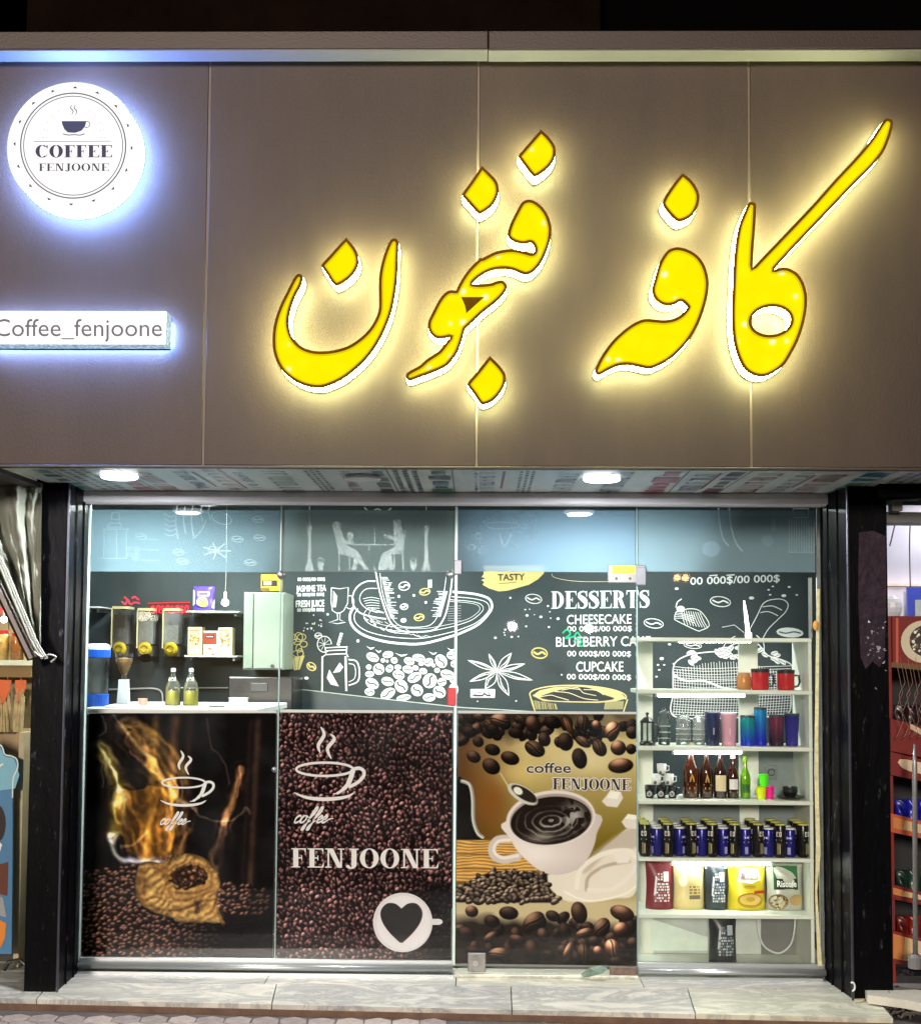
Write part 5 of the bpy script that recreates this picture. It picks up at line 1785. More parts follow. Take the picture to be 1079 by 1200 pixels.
# right hand part: cupcake, horn, sack
m = Mural()
z = Zm(740, 590, 4.496)
m.text('00 000$/00 000$', *z([(308, 428)])[0], z([(778, 412)])[0][0], 8.6, MW, -.033, weight=.2)
for q in ((430, 378), (520, 376)):
    m.poly(z([(q[0] - 22, q[1]), (q[0] + 22, q[1] - 4), (q[0] + 20, q[1] + 3), (q[0] - 22, q[1] + 5)]), MW)
m.stroke(z([(232, 548), (240, 520), (262, 503)]), 1.6, MW, smooth=3)
m.disc(*z([(257, 556)])[0], 5, 3.8, MW)
m.stroke(z([(235, 570), (225, 605), (240, 620), (340, 668), (365, 668), (408, 642), (375, 582), (340, 558), (290, 556), (260, 570)]), 1.2, MW, True, 3)
for k in range(9):
    m.stroke(z([(262 + k * 12, 562 + k * 1.5), (268 + k * 14, 600 + k * 3), (280 + k * 15, 640 + k * 2)]), 1.0, MW, smooth=3)
for k in range(4):
    m.stroke(z([(228, 606 - k * 10), (270, 606 - k * 8), (330, 630 - k * 12)]), .9, MW, smooth=3)
m.obean(*z([(466, 517)])[0], 12, 5.8, 8, MW, 1.3)
m.obean(*z([(115, 632)])[0], 11.4, 5.4, 8, MW, 1.2)
m.bean(*z([(832, 680)])[0], 16, 5.8, 4)
for x, y, q in ((236, 449, 2.4), (742, 437, 1.6), (828, 440, 1.9), (720, 455, 1.6), (728, 481, 1.6), (800, 486, 3), (868, 482, 1.8), (630, 498, 3.2), (198, 742, 1.6)):
    m.disc(*z([(x, y)])[0], q, q * .6, MW, n=8)
m.stroke(z([(620, 665), (660, 590), (690, 530), (730, 508), (790, 505), (822, 530), (810, 570), (770, 610), (720, 660), (690, 710)]), 1.3, MW, smooth=4)
for q in ([(688, 545), (740, 540), (790, 562)], [(676, 575), (720, 570), (770, 592)]):
    m.stroke(z(q), 1.2, MW, smooth=3)
m.stroke(z([(475, 652), (540, 640), (590, 680)]), .9, MW)
m.build('dessert_drawing', back)
m = Mural()
z = Zm(730, 720, 4.496)
out = z([(262, 350), (270, 260), (340, 215), (430, 200), (520, 190), (600, 150), (700, 150), (760, 215), (850, 245), (890, 280), (880, 380), (880, 500), (830, 535), (700, 540), (480, 548), (300, 545), (250, 510), (262, 420)])
m.stroke(out, 1.8, MW, True, 4)
for k in range(42):
    t = k / 41
    x = 268 + t * 610
    top = 300 - 85 * math.sin(math.pi * min(1, t * 1.1)) * .6
    m.stroke(z([(x, top + rs.uniform(-4, 4)), (x + 6, 400 + rs.uniform(-6, 6)), (x - 4, 540 - abs(t - .5) * 30)]), .8, MW, smooth=2)
for k in range(19):
    y = 275 + k * 14
    m.stroke(z([(262 + rs.uniform(-3, 3), y), (420, y + 10 + rs.uniform(-5, 5)), (620, y + 6 + rs.uniform(-5, 5)), (882, y - 4)]), .8, MW, smooth=2)
m.stroke(z([(265, 320), (330, 350), (430, 352), (520, 385), (620, 400)]), 3, MW, smooth=4)
m.stroke(z([(268, 400), (400, 410), (600, 410), (880, 400)]), 2, MW, smooth=4)
for k in range(46):
    a = rs.uniform(0, 1)
    m.bean(*z([(330 + a * 520, 232 + rs.uniform(-30, 28) - 34 * math.sin(a * 3.1))])[0], 4.4, 2.4, rs.uniform(-50, 50))
m.stroke(z([(520, 190), (545, 140), (590, 115)]), 1.4, MW, smooth=3)
m.stroke(z([(740, 210), (738, 150), (700, 110)]), 1.4, MW, smooth=3)
m.obean(*z([(365, 163)])[0], 10.5, 3.6, 6, MW, 1.1)
for x, y, q in ((244, 158, 1.8), (202, 233, 2.6), (183, 266, 1.6), (215, 266, 1.4), (265, 260, 1.4), (189, 292, 1.6), (174, 328, 1.6)):
    m.disc(*z([(x, y)])[0], q, q * .7, MW, n=8)
m.build('sack_drawing', back)
# drawings behind the film strip
m = Mural()
z = Zm(0, 540, 5.994)
FW = (236, 240, 240)
for q in ([(720, 480), (910, 480)], [(705, 685), (895, 685)], [(735, 485), (730, 682)], [(820, 485), (822, 682)], [(890, 485), (890, 682)], [(750, 466), (860, 466)], [(770, 440), (855, 440)], [(790, 360), (785, 415)], [(835, 360), (845, 415)], [(790, 362), (835, 362)], [(785, 412), (850, 412)], [(752, 466), (785, 430)], [(862, 466), (838, 430)]):
    m.stroke(z(q), 1.6, FW)
for k in range(8):
    m.stroke(ell(*z([(930 + rs.uniform(-20, 40), 650 + rs.uniform(-40, 50))])[0], 2.4, 2, 0, 8), .9, FW, True)
z = Zm(0, 540, 3.27)
for x0, ys in ((680, (170, 300)), (710, (175, 280)), (740, (170, 290)), (775, (172, 230)), (805, (172, 225))):
    m.stroke(z([(x0, ys[0]), (x0 - 6, sum(ys) / 2), (x0 + 3, ys[1])]), 2.4, FW, smooth=3)
for k in range(5):
    m.stroke(z([(630, 200 + k * 20), (655, 215 + k * 18), (680, 205 + k * 18)]), 1.8, FW, smooth=3)
m.stroke(z(ell(850, 220, 40, 22, 20, 14)), 1.6, FW, True)
m.stroke(z([(740, 300), (770, 270), (790, 230)]), 1.4, FW, smooth=3)
for x, y in ((995, 295), (990, 225), (910, 300), (685, 350), (820, 340), (700, 385), (960, 390), (540, 290)):
    m.obean(*z([(x, y)])[0], 7, 3.4, 6, FW, 1)
for k in range(3):
    m.stroke(z([(530, 300 + k * 40), (610, 302 + k * 40)]), .9, FW)
for a in range(7):
    m.stroke(z([(830, 345), (830 + 55 * math.cos(R(a * 51)), 345 + 34 * math.sin(R(a * 51)))]), 2, FW)
# cafe couple and lamp posts
z = Zm(320, 580, 2.452)
for x in (105, 440):
    m.stroke(z([(x, 30), (x, 88)]), 1.2, FW)
    m.poly(z([(x - 7, 88), (x + 7, 88), (x + 4, 130), (x + 6, 190), (x + 14, 218), (x - 14, 218), (x - 6, 190), (x - 4, 130)]), FW)
    m.stroke(z([(x - 8, 96), (x + 8, 96)]), 2.4, FW)
m.disc(*z([(183, 90)])[0], 5, 6, FW)
m.poly(z([(176, 102), (196, 100), (206, 128), (232, 132), (230, 142), (205, 142), (240, 158), (252, 176), (275, 215), (262, 215), (236, 182), (190, 168), (182, 140)]), FW)
m.poly(z([(234, 176), (250, 176), (238, 214), (226, 216)]), FW)
m.disc(*z([(356, 80)])[0], 4.6, 5, FW)
m.poly(z([(345, 92), (368, 90), (376, 120), (372, 160), (340, 172), (326, 215), (302, 215), (310, 170), (348, 150), (348, 132), (318, 120), (318, 112), (346, 120)]), FW)
m.poly(z([(320, 170), (340, 170), (346, 215), (334, 216)]), FW)
for q in ([(176, 100), (190, 170), (190, 215)], [(190, 168), (220, 168), (220, 215)], [(380, 100), (372, 168), (374, 215)], [(372, 168), (348, 168), (348, 215)], [(228, 143), (350, 143)], [(276, 143), (276, 160)], [(292, 95), (292, 142)]):
    m.stroke(z(q), 1.6, FW)
m.disc(*z([(222, 118)])[0], 4, 5, FW)
for x in (137, 403):
    m.poly(z([(x - 10, 196), (x + 10, 196), (x + 6, 216), (x - 6, 216)]), FW)
    m.stroke(z(ell(x, 188, 9, 6, 0, 10)), 1.2, FW, True)
m.stroke(z([(262, 36), (280, 50), (300, 40), (320, 50), (340, 38)]), 2, FW, smooth=4)
m.stroke(z(ell(660, 88, 48, 10, 0, 18)), 1.6, FW, True)
m.stroke(z([(650, 110), (664, 150), (684, 112)]), 2, FW, smooth=3)
for x, y in ((590, 118), (570, 150), (600, 160), (720, 90)):
    m.stroke(ell(*z([(x, y)])[0], 4, 3.4, 0, 10), 1, FW, True)
z = Zm(740, 590, 4.496)
for q in ([(455, 20), (462, 100), (478, 180), (510, 225)], [(512, 20), (520, 110), (545, 200), (582, 252)]):
    m.stroke(z(q), 2.4, FW, smooth=4)
m.disc(*z([(417, 240)])[0], 11, 9.4, (150, 160, 190))
m.disc(*z([(715, 195)])[0], 7.4, 6.6, (140, 140, 160))
m.disc(*z([(745, 115)])[0], 3, 8, (140, 150, 150))
m.stroke(z([(848, 28), (930, 28), (930, 74), (848, 74)]), 1.6, FW, True)
for k in range(11):
    m.stroke(z([(828 + k * 13, 84), (828 + k * 13, 258)]), 1.1, FW)
m.stroke(z([(822, 258), (960, 258)]), 1.4, FW)
m.build('upper_drawing', back)
# plain band of wall under the slanting lower edge of the mural
bp_ = [at(x, y, WY - 0.02) for x, y in ((337, 806), (440, 818), (540, 829), (748, 841), (748, 900), (337, 900))]
obj('wall_band', prism(bp_, (0, 0.015, 0)), smat('teal_band', (52, 72, 76), rough=0.35), back)
pr = Print(WY - 0.0215)
pr.stroke([(337, 806), (440, 818), (540, 829), (748, 841)], 1.0, (190, 200, 190))
pr.build('band_edge', back)

# ================================================================== SHOP INTERIOR, LEFT
def lamp_point(par, loc, e, col=(1, .95, .85), r=0.03):
    l = bpy.data.lights.new('lamp_light', 'POINT')
    l.energy = e
    l.color = col
    l.shadow_soft_size = r
    o = bpy.data.objects.new('lamp_light', l)
    COL.objects.link(o)
    o.parent = par
    o.location = loc
def bx(name, m, par, *a, **k):
    return obj(name, box(*a, **k), m, par)
def px(x, Y):
    return at(x, 780, Y).x
def pz(y, Y, x=540):
    return at(x, y, Y).z
def ppm(Y):                                  # photograph pixels per metre at this depth
    return FOC / Y

# ceiling lamps inside the shop: the first is seen, the rest are added light
for i, (x, Y, lab) in enumerate(((237, 7.0, 'round ceiling lamp inside the shop, seen through the blue film'), (470, 6.9, 'added unseen round ceiling lamp over the middle of the shop'), (760, 6.9, 'added round ceiling lamp over the display shelves'), (170, 6.35, 'added unseen round ceiling lamp over the counter, hidden behind the film'))):
    c = Vector((px(x, Y), Y, 2.345))
    t = thing('ceiling_lamp', lab, 'ceiling light', tuple(c), 'round ceiling lamps inside the shop')
    bm = bmesh.new()
    lathe(bm, [(0.0, 0.105), (0.05, 0.105), (0.05, 0.02), (0.1, 0.012), (0.1, 0.0), (0.088, -0.002)], 28, c.x, c.y, c.z, cap=False)
    obj('housing', bm, MATS['lamp_housing'], t)
    bm = bmesh.new()
    lathe(bm, [(0.088, 0.0), (0.0, -0.002)], 28, c.x, c.y, c.z, cap=False)
    obj('diffuser', bm, emit_mat('ceiling_disc', (0.95, 1.0, 0.98), 9.0), t)
    l = bpy.data.lights.new('ceiling_lamp_light', 'AREA')
    l.shape, l.size, l.energy, l.color = 'DISK', 0.17, (24, 30, 30, 20)[i], (0.93, 1.0, 0.97)
    o = bpy.data.objects.new('ceiling_lamp_light', l)
    COL.objects.link(o)
    o.parent = t
    o.location = (0, 0, -0.008)

white = smat('white_laminate', (222, 226, 222), rough=0.35, var=0.04)
CT = pz(830, 6.1, 200)                        # counter top height
counter = thing('counter', 'white topped counter behind the left glass pane', 'counter', (px(205, 6.5), 6.5, 0.04))
bx('counter_top', white, counter, px(100, 6.1), px(306, 6.1), 6.06, 6.95, CT - 0.03, CT, 0.003)
bx('counter_front', smat('counter_front', (70, 62, 58), rough=0.5), counter, px(104, 6.1), px(302, 6.1), 6.1, 6.12, 0.05, CT - 0.032)
bx('counter_side', smat('counter_front', (70, 62, 58)), counter, px(304, 6.1) - .02, px(304, 6.1), 6.125, 6.94, 0.05, CT - 0.032)

bluep = smat('blue_plastic', (24, 90, 200), rough=0.3)
clear = glass_mat('clear_plastic', (0.86, 0.93, 0.9), 0.35, 1.4)
clear2 = glass_mat('jar_glass', (0.9, 0.95, 0.93), 0.16, 1.5)
Y = 6.3
c = Vector((px(114, Y), Y, CT))
k = 1 / ppm(Y)
t = thing('water_container', 'clear round water container with blue bands and a white lid on the counter', 'container', tuple(c))
hh = (pz(757, Y) - CT)
for nm, m_, prof in (('base', bluep, [(0, 0), (14.5 * k, 0), (14.5 * k, hh * .19), (13.5 * k, hh * .2)]), ('body', clear, [(13.2 * k, hh * .2), (14 * k, hh * .5), (14.4 * k, hh * .78)]), ('band', bluep, [(15 * k, hh * .78), (15.6 * k, hh * .79), (15.6 * k, hh * .9), (15 * k, hh * .91)]), ('lid', white, [(15 * k, hh * .91), (14.6 * k, hh * .97), (11 * k, hh * 1.0), (0, hh * 1.0)])):
    bm = bmesh.new()
    lathe(bm, prof, 24, *c, cap=False)
    obj(nm, bm, m_, t, smooth=nm == 'body')
Y = 6.4
c = Vector((px(146, Y), Y, CT))
k = 1 / ppm(Y)
H = pz(768, Y) - CT
t = thing('coffee_grinder', 'white coffee grinder with a clear cone hopper on the counter', 'grinder', tuple(c))
bm = bmesh.new()
lathe(bm, [(0, 0), (9.5 * k, 0), (9 * k, .03 * H), (7 * k, .5 * H), (6 * k, .5 * H), (0, .5 * H)], 4, *c)
bmesh.ops.rotate(bm, verts=bm.verts, cent=c, matrix=Matrix.Rotation(R(45), 3, 'Z'))
obj('body', bm, white, t)
bm = bmesh.new()
lathe(bm, [(3 * k, .5 * H), (3 * k, .58 * H), (10 * k, .84 * H), (10.2 * k, H), (9.6 * k, H)], 20, *c, cap=False)
obj('hopper', bm, glass_mat('hopper_glass', (0.9, 0.86, 0.74), 0.3), t)
bm = bmesh.new()
lathe(bm, [(0, .56 * H), (3 * k, .6 * H), (8.5 * k, .84 * H), (8.5 * k, .9 * H), (0, .92 * H)], 16, *c)
obj('beans', bm, smat('tan_beans', (150, 120, 80), rough=0.7, var=0.4, scale=70), t)
Y = 6.4
c = Vector((px(168.5, Y), Y, CT))
bm = bmesh.new()
lathe(bm, [(0, 0), (.021, 0), (.024, .035), (.022, .036), (.019, .006), (0, .006)], 18, *c)
tag(obj('cup', bm, smat('pink_cup', (224, 168, 150), rough=0.5)), 'small pink cup on the counter between grinder and oil bottles', 'cup')
for i, xx in enumerate((203.5, 224.5)):
    Y = 6.45
    c = Vector((px(xx, Y), Y, CT))
    k = 1 / ppm(Y)
    H = pz(785, Y) - CT
    t = thing('oil_bottle', ('clear bottle half full of yellow oil, nearer the pink cup', 'clear bottle half full of yellow oil, nearer the white box')[i], 'bottle', tuple(c), 'oil bottles on the counter')
    bm = bmesh.new()
    lathe(bm, [(0, 0), (9 * k, 0), (9.2 * k, .02), (9 * k, .46 * H), (7 * k, .6 * H), (3 * k, .74 * H), (2.6 * k, .9 * H)], 20, *c, cap=False)
    obj('glass', bm, clear2, t, smooth=True)
    bm = bmesh.new()
    lathe(bm, [(0, .003), (8.5 * k, .004), (8.5 * k, .40 * H), (0, .40 * H)], 20, *c)
    obj('oil', bm, smat('yellow_oil', (206, 196, 20), rough=0.15, var=0.1), t)
    bm = bmesh.new()
    lathe(bm, [(2.8 * k, .9 * H), (2.9 * k, .98 * H), (1.5 * k, H), (0, H)], 12, *c)
    obj('cap', bm, white, t)
    bm = bmesh.new()
    tube(bm, [c + Vector((4 * k * math.cos(a), -4 * k + 4 * k * math.sin(a) * .3, .70 * H + .01 * math.sin(3 * a))) for a in np.linspace(0, 6, 12)], 0.0025, 5)
    obj('neck_tag', bm, white, t)
obj_ = None
Y = 6.4
t = thing('white_box', 'small pale carton lying at the right end of the counter', 'box', (px(279, Y), Y, CT))
bx('carton', smat('pale_carton', (214, 224, 200), rough=0.5, var=0.12, scale=30), t, px(269, Y), px(289, Y), Y, Y + .06, CT, CT + 0.036, .003)
bx('lid', white, t, px(269, Y) - .002, px(289, Y) + .002, Y - .002, Y + .062, CT + .037, CT + .042)
bm = bmesh.new()
c = Vector((px(255, 6.3), 6.3, CT))
lathe(bm, [(0, 0), (.035, .001), (.045, .006), (.044, .008), (0, .004)], 18, *c)
tag(obj('saucer', bm, smat('grey_saucer', (170, 176, 172), rough=0.3)), 'thin grey saucer on the counter beside the small carton', 'saucer')
bx_o = obj('tray', box(px(128, 6.2), px(160, 6.2), 6.12, 6.3, CT + .0005, CT + .008, .003), smat('tray_white', (225, 228, 228), rough=.4))
tag(bx_o, 'flat white tray in front of the coffee grinder', 'tray')
# dark appliance at the right end
t = thing('espresso_machine', 'black boxy appliance under the wall cabinet', 'appliance', (px(305, 7.2), 7.2, CT))
bx('body', smat('black_appliance', (20, 24, 26), rough=0.25), t, px(270, 7.2), px(345, 7.2), 7.15, 7.55, CT - .2, pz(795, 7.15), .006)
bx('front_panel', smat('grey_appliance', (46, 54, 56), rough=0.3), t, px(296, 7.2), px(316, 7.2), 7.143, 7.149, pz(812, 7.15), pz(802, 7.15), .002)
bx('foot', smat('black_appliance', (20, 24, 26)), t, px(275, 7.2), px(340, 7.2), 7.2, 7.5, CT - .3, CT - .202)

# wall dispensers
gold = smat('gold_knob', (190, 168, 40), rough=0.3, metal=0.3)
for i, (x0, x1, y0, fillc, lab) in enumerate(((131, 150, 716, (70, 56, 48), 'wall dispenser tube filled with dark coffee'), (161, 179, 718, (110, 96, 70), 'wall dispenser tube with brown contents and a hanging gold scoop'), (191, 210, 718, (150, 146, 130), 'wall dispenser tube with pale contents, nearest the carton shelf'))):
    Y = 7.42
    cx = (px(x0, Y) + px(x1, Y)) / 2
    w = (px(x1, Y) - px(x0, Y)) / 2
    zt_, zb_ = pz(y0, Y), pz(770, Y)
    t = thing('bean_dispenser', lab, 'dispenser', (cx, Y, zb_), 'clear coffee dispensers on the chalk wall')
    bx('tube', clear, t, cx - w, cx + w, Y - .01, Y + .12, zb_ + .06, zt_, .004)
    bx('contents', smat(f'fill_tone_{"abc"[i]}', fillc, rough=.6, var=.5, scale=45), t, cx - w + .008, cx + w - .01, Y + .004, Y + .11, zb_ + .07, zt_ - (.03, .06, .08)[i])
    bx('frame', smat('dispenser_frame', (196, 186, 140), rough=.4), t, cx - w - .004, cx - w + .003, Y - .014, Y + .12, zb_ + .04, zt_ + .003)
    bx('frame', smat('dispenser_frame', (196, 186, 140)), t, cx - w, cx + w, Y - .014, Y + .12, zt_ + .001, zt_ + .016)
    bx('base', smat('dispenser_base', (60, 62, 58), rough=.4), t, cx - w, cx + w, Y, Y + .16, zb_ - .01, zb_ + .055, .004)
    bm = bmesh.new()
    cc = Vector((cx, Y - .012, zb_ + .035))
    for rr in (.042, .03):
        vs = [bm.verts.new(cc + Vector((rr * math.cos(a), -.016 if rr < .04 else 0, rr * math.sin(a)))) for a in np.linspace(0, 2 * math.pi, 20, endpoint=False)]
        if rr > .04:
            va = vs
    for k in range(20):
        bm.faces.new((va[k], va[(k + 1) % 20], vs[(k + 1) % 20], vs[k]))
    bm.faces.new(vs)
    obj('knob', bm, gold, t)
    bm = bmesh.new()
    tube(bm, [cc + Vector((.02 * math.cos(a), -.02, .02 * math.sin(a))) for a in np.linspace(.2, 5.8, 14)], .004, 6)
    obj('handle', bm, smat('gold_dark', (130, 110, 24), rough=.3, metal=.4), t)
    if i == 1:
        bm = bmesh.new()
        vs = [bm.verts.new(cc + Vector((.012 + .034 * math.cos(a), -.024, -.052 + .026 * math.sin(a)))) for a in np.linspace(0, 2 * math.pi, 18, endpoint=False)]
        bm.faces.new(vs)
        bmesh.ops.solidify(bm, geom=bm.faces[:], thickness=.006)
        obj('scoop', bm, smat('gold_light', (214, 200, 70), rough=.3), t)

# wall shelves with cartons
shelf_m = smat('shelf_white', (216, 220, 214), rough=.4)
def wshelf(label, x0, x1, y, Y0=7.35):
    t = thing('wall_shelf', label, 'shelf', (px((x0 + x1) / 2, Y0), Y0, pz(y, Y0)))
    bx('board', shelf_m, t, px(x0, Y0), px(x1, Y0), Y0, WY - .002, pz(y + 2, Y0), pz(y, Y0), .002)
    for x in (x0 + 6, x1 - 6):
        bx('bracket', smat('bracket_grey', (130, 134, 132), rough=.4, metal=.5), t, px(x, Y0) - .006, px(x, Y0) + .006, Y0 + .05, WY - .002, pz(y + 6, Y0), pz(y + 2.2, Y0))
wshelf('upper white wall shelf carrying the purple bag', 217, 279, 717.5)
wshelf('lower white wall shelf carrying three cartons', 216, 278, 770)
wshelf('short white wall shelf at the far left edge of the glass', 96, 116, 713)
def carton(label, x0, x1, y0, yb, col, name='coffee_carton', Y=7.4, deco=None):
    cx = px((x0 + x1) / 2, Y)
    zb_, zt_ = pz(yb, Y), pz(y0, Y)
    t = thing(name, label, 'carton', (cx, Y, zb_))
    bx('carton_body', smat('carton_%s' % name + str(col[0]), col, rough=.5, var=.06), t, px(x0, Y), px(x1, Y), Y, Y + .08, zb_, zt_, .003)
    pr = Print(Y - .0012)
    (deco or (lambda p: None))(pr)
    if pr.v:
        pr.build('carton_print', t)
def dec_a(p, x0, x1):
    for k in range(22):
        p.disc(random.uniform(x0 + 3, x1 - 3), random.uniform(741, 757), random.uniform(.8, 1.6), None, random.choice([(170, 130, 60), (200, 150, 90), (150, 100, 60)]), n=7)
    p.poly(rect(x0 + 2.5, 761, x1 - 2.5, 766.5), (246, 246, 240))
    p.stroke([(x0 + 2, 738.6), (x1 - 2, 738.6)], 1, (190, 120, 70))
carton('cream carton on the lower wall shelf, beside the dispenser tubes', 219.5, 236.5, 736.5, 769.6, (222, 206, 160), deco=lambda p: dec_a(p, 219.5, 236.5))
carton('cream carton on the lower wall shelf, on the side of the wall cabinet', 255, 272, 737, 769.6, (224, 208, 164), deco=lambda p: dec_a(p, 255, 272))
def dec_b(p):
    p.poly(rect(238.5, 741.5, 254, 755), (150, 60, 40))
    p.poly(rect(241, 744, 251, 748), (30, 26, 30))
    p.stroke([(242, 746), (250, 746)], 1.1, (230, 230, 230))
    for k in range(10):
        p.disc(random.uniform(240, 252), random.uniform(757, 768), random.uniform(1, 2), None, random.choice([(240, 236, 226), (200, 170, 140), (150, 110, 80)]), n=7)
carton('red and white carton standing between the two cream cartons', 238, 254.5, 741, 769.6, (230, 222, 214), deco=dec_b)

# soft pouch used for bags
def pouch(name, label, cat_, cx, Y, zb_, w, h, d, mat_, group=None, deco=None, prn=None, top=.08):
    t = thing(name, label, cat_, (cx, Y, zb_), group)
    bm = bmesh.new()
    nx_, nz_ = 10, 12
    def prof(u, v):
        e = (1 - abs(2 * u - 1) ** 3.0)
        q = math.sin(math.pi * min(1, v * .62 + .36)) ** .7
        return d / 2 * e * q + .002
    gridf, gridb = [], []
    for j in range(nz_ + 1):
        v = j / nz_
        rowf, rowb = [], []
        for i in range(nx_ + 1):
            u = i / nx_
            wob = .004 * math.sin(9 * v + 5 * u + cx * 40)
            sx = w * (.97 + .03 * math.cos(v * 6.28))
            x_ = cx + (u - .5) * sx
            z_ = zb_ + v * h + .003 * math.sin(u * 7 + cx * 30) * v
            rowf.append(bm.verts.new((x_, Y - prof(u, v) + wob * (v > .1), z_)))
            rowb.append(bm.verts.new((x_, Y + prof(u, v), z_)))
        gridf.append(rowf)
        gridb.append(rowb)
    for g in (gridf, gridb):
        for j in range(nz_):
            for i in range(nx_):
                bm.faces.new((g[j][i], g[j][i + 1], g[j + 1][i + 1], g[j + 1][i]))
    for i in range(nx_):
        bm.faces.new((gridf[0][i], gridf[0][i + 1], gridb[0][i + 1], gridb[0][i]))
        bm.faces.new((gridf[-1][i], gridf[-1][i + 1], gridb[-1][i + 1], gridb[-1][i]))
    for j in range(nz_):
        for i in (0, nx_):
            bm.faces.new((gridf[j][i], gridf[j + 1][i], gridb[j + 1][i], gridb[j][i]))
    obj('pouch', bm, mat_, t, smooth=True)
    if top:
        bx('seal', mat_, t, cx - w * .49, cx + w * .49, Y - .004, Y + .004, zb_ + h * (1 - top * .6), zb_ + h * (1 + top * .3), .001)
    if deco:
        p = Print(fn=lambda u, v, dd: Vector((cx + (u - .5) * w, Y - prof(u, v) - .006 - dd, zb_ + v * h)))
        deco(p)
        p.build('pouch_print', t, print_mat('gloss_print', .3))
    return t
def marks(p, x0, x1, y0, y1, n, cols, seed=1):
    rr = random.Random(seed)
    for k in range(n):
        y = y0 + (y1 - y0) * (k + .5) / n
        x = x0
        while x < x1 - .03:
            w_ = rr.uniform(.03, .12)
            p.poly(rect(x, y - (y1 - y0) / n * .35, min(x + w_, x1), y + (y1 - y0) / n * .35), rr.choice(cols))
            x += w_ + rr.uniform(.02, .05)
Y = 7.42
sh1 = pz(717.3, 7.35)
def deco_purple(p):
    p.poly(ell(.45, .38, .26, .2, 0, 16), (220, 214, 120))
    p.poly(ell(.55, .3, .18, .14, 0, 16), (200, 190, 80))
    p.poly(rect(.22, .62, .78, .8), (236, 232, 240))
    p.poly(rect(.3, .66, .7, .76), (90, 60, 170))
    p.poly([(.0, .9), (.0, .2), (.12, .3), (.1, .8)], (226, 222, 236))
    p.poly([(.88, .15), (1.0, .1), (1.0, .5)], (226, 222, 236))
pouch('snack_bag', 'purple and white snack bag standing on the upper wall shelf', 'bag', px(238, Y), Y, sh1, .125, .14, .05, smat('purple_bag', (84, 64, 168), rough=.3, var=.15), deco=deco_purple)

# red lit sign, red script and a green reflection
redneon = emit_mat('red_neon', (1.0, 0.03, 0.06), 3.2)
t = thing('red_sign', 'small red lit letter strip above the dispenser tubes', 'lit sign', tuple(at(198, 714, 7.5)))
obj('backing', pbox(173, 706.5, 223, 720.5, 7.5, 7.52, .002), smat('red_backing', (90, 10, 16), rough=.4), t)
pr = Print(7.4985)
rs = random.Random(2)
bm = bmesh.new()
def neon(bm, pts, r_, Y):
    tube(bm, [at(x, y, Y) for x, y in cat(pts, False, 4)], r_, 5)
for k in range(8):
    x = 178 + k * 5.6
    if k % 2:
        neon(bm, [(x, 718), (x + .6, 711), (x + 3.4, 710.5), (x + 3.6, 718)], .0035, 7.49)
    else:
        neon(bm, [(x + 3.4, 711), (x + .4, 711), (x + .5, 714.5), (x + 3, 715), (x + 3, 718), (x, 718)], .0035, 7.49)
obj('lettering', bm, redneon, t)
bm = bmesh.new()
neon(bm, [(173.5, 707), (200, 706.4), (222.5, 706)], .003, 7.495)
obj('edge_light', bm, emit_mat('red_neon_dim', (1.0, .05, .07), 1.4), t)
t = thing('red_neon_script', 'small red neon script on the chalk wall above the dark coffee tube', 'neon sign', tuple(at(153, 705, 7.5)))
bm = bmesh.new()
neon(bm, [(143, 705), (147, 708), (150, 703), (153, 708), (158, 706), (164, 707)], .005, 7.52)
neon(bm, [(146, 700), (149, 702)], .005, 7.52)
neon(bm, [(155, 701), (158, 699.5), (163, 703)], .005, 7.52)
obj('tubing', bm, emit_mat('red_neon_soft', (1.0, .05, .09), 1.8), t)
t = thing('green_reflection', 'small green reflection, modelled as glowing tubing, in front of the dessert list', 'neon sign', tuple(at(671, 745, 7.4)))
bm = bmesh.new()
neon(bm, [(659, 742), (664, 738), (668, 743), (662, 748), (672, 746), (676, 741), (680, 746)], .005, 7.45)
neon(bm, [(672, 752), (677, 748), (681, 752), (678, 756), (683, 757)], .005, 7.45)
obj('tubing', bm, emit_mat('green_reflection_glow', (.03, .9, .42), 1.1), t)  # glowing tubing modelled for a green reflection from across the street

# pendant bulb
c = at(264, 706, 7.2)
t = thing('pendant_bulb', 'small bright pendant bulb hanging beside the wall cabinet', 'lamp', tuple(c))
bm = bmesh.new()
bmesh.ops.create_uvsphere(bm, u_segments=14, v_segments=8, radius=.02)
bmesh.ops.translate(bm, verts=bm.verts, vec=c)
obj('bulb', bm, emit_mat('bulb_light', (1, .98, .92), 30), t)
bm = bmesh.new()
tube(bm, [c + Vector((0, 0, .02)), c + Vector((.001, 0, .06))], .009, 8)
obj('socket', bm, smat('lamp_socket', (190, 190, 186), rough=.4), t)
bm = bmesh.new()
tube(bm, [c + Vector((.001, 0, .06)), c + Vector((.003, 0, .2)), (c.x, c.y, 2.449)], .0022, 5)
obj('cord', bm, smat('cord_grey', (150, 150, 146)), t)
lamp_point(t, (0, -.03, 0), 1.2)

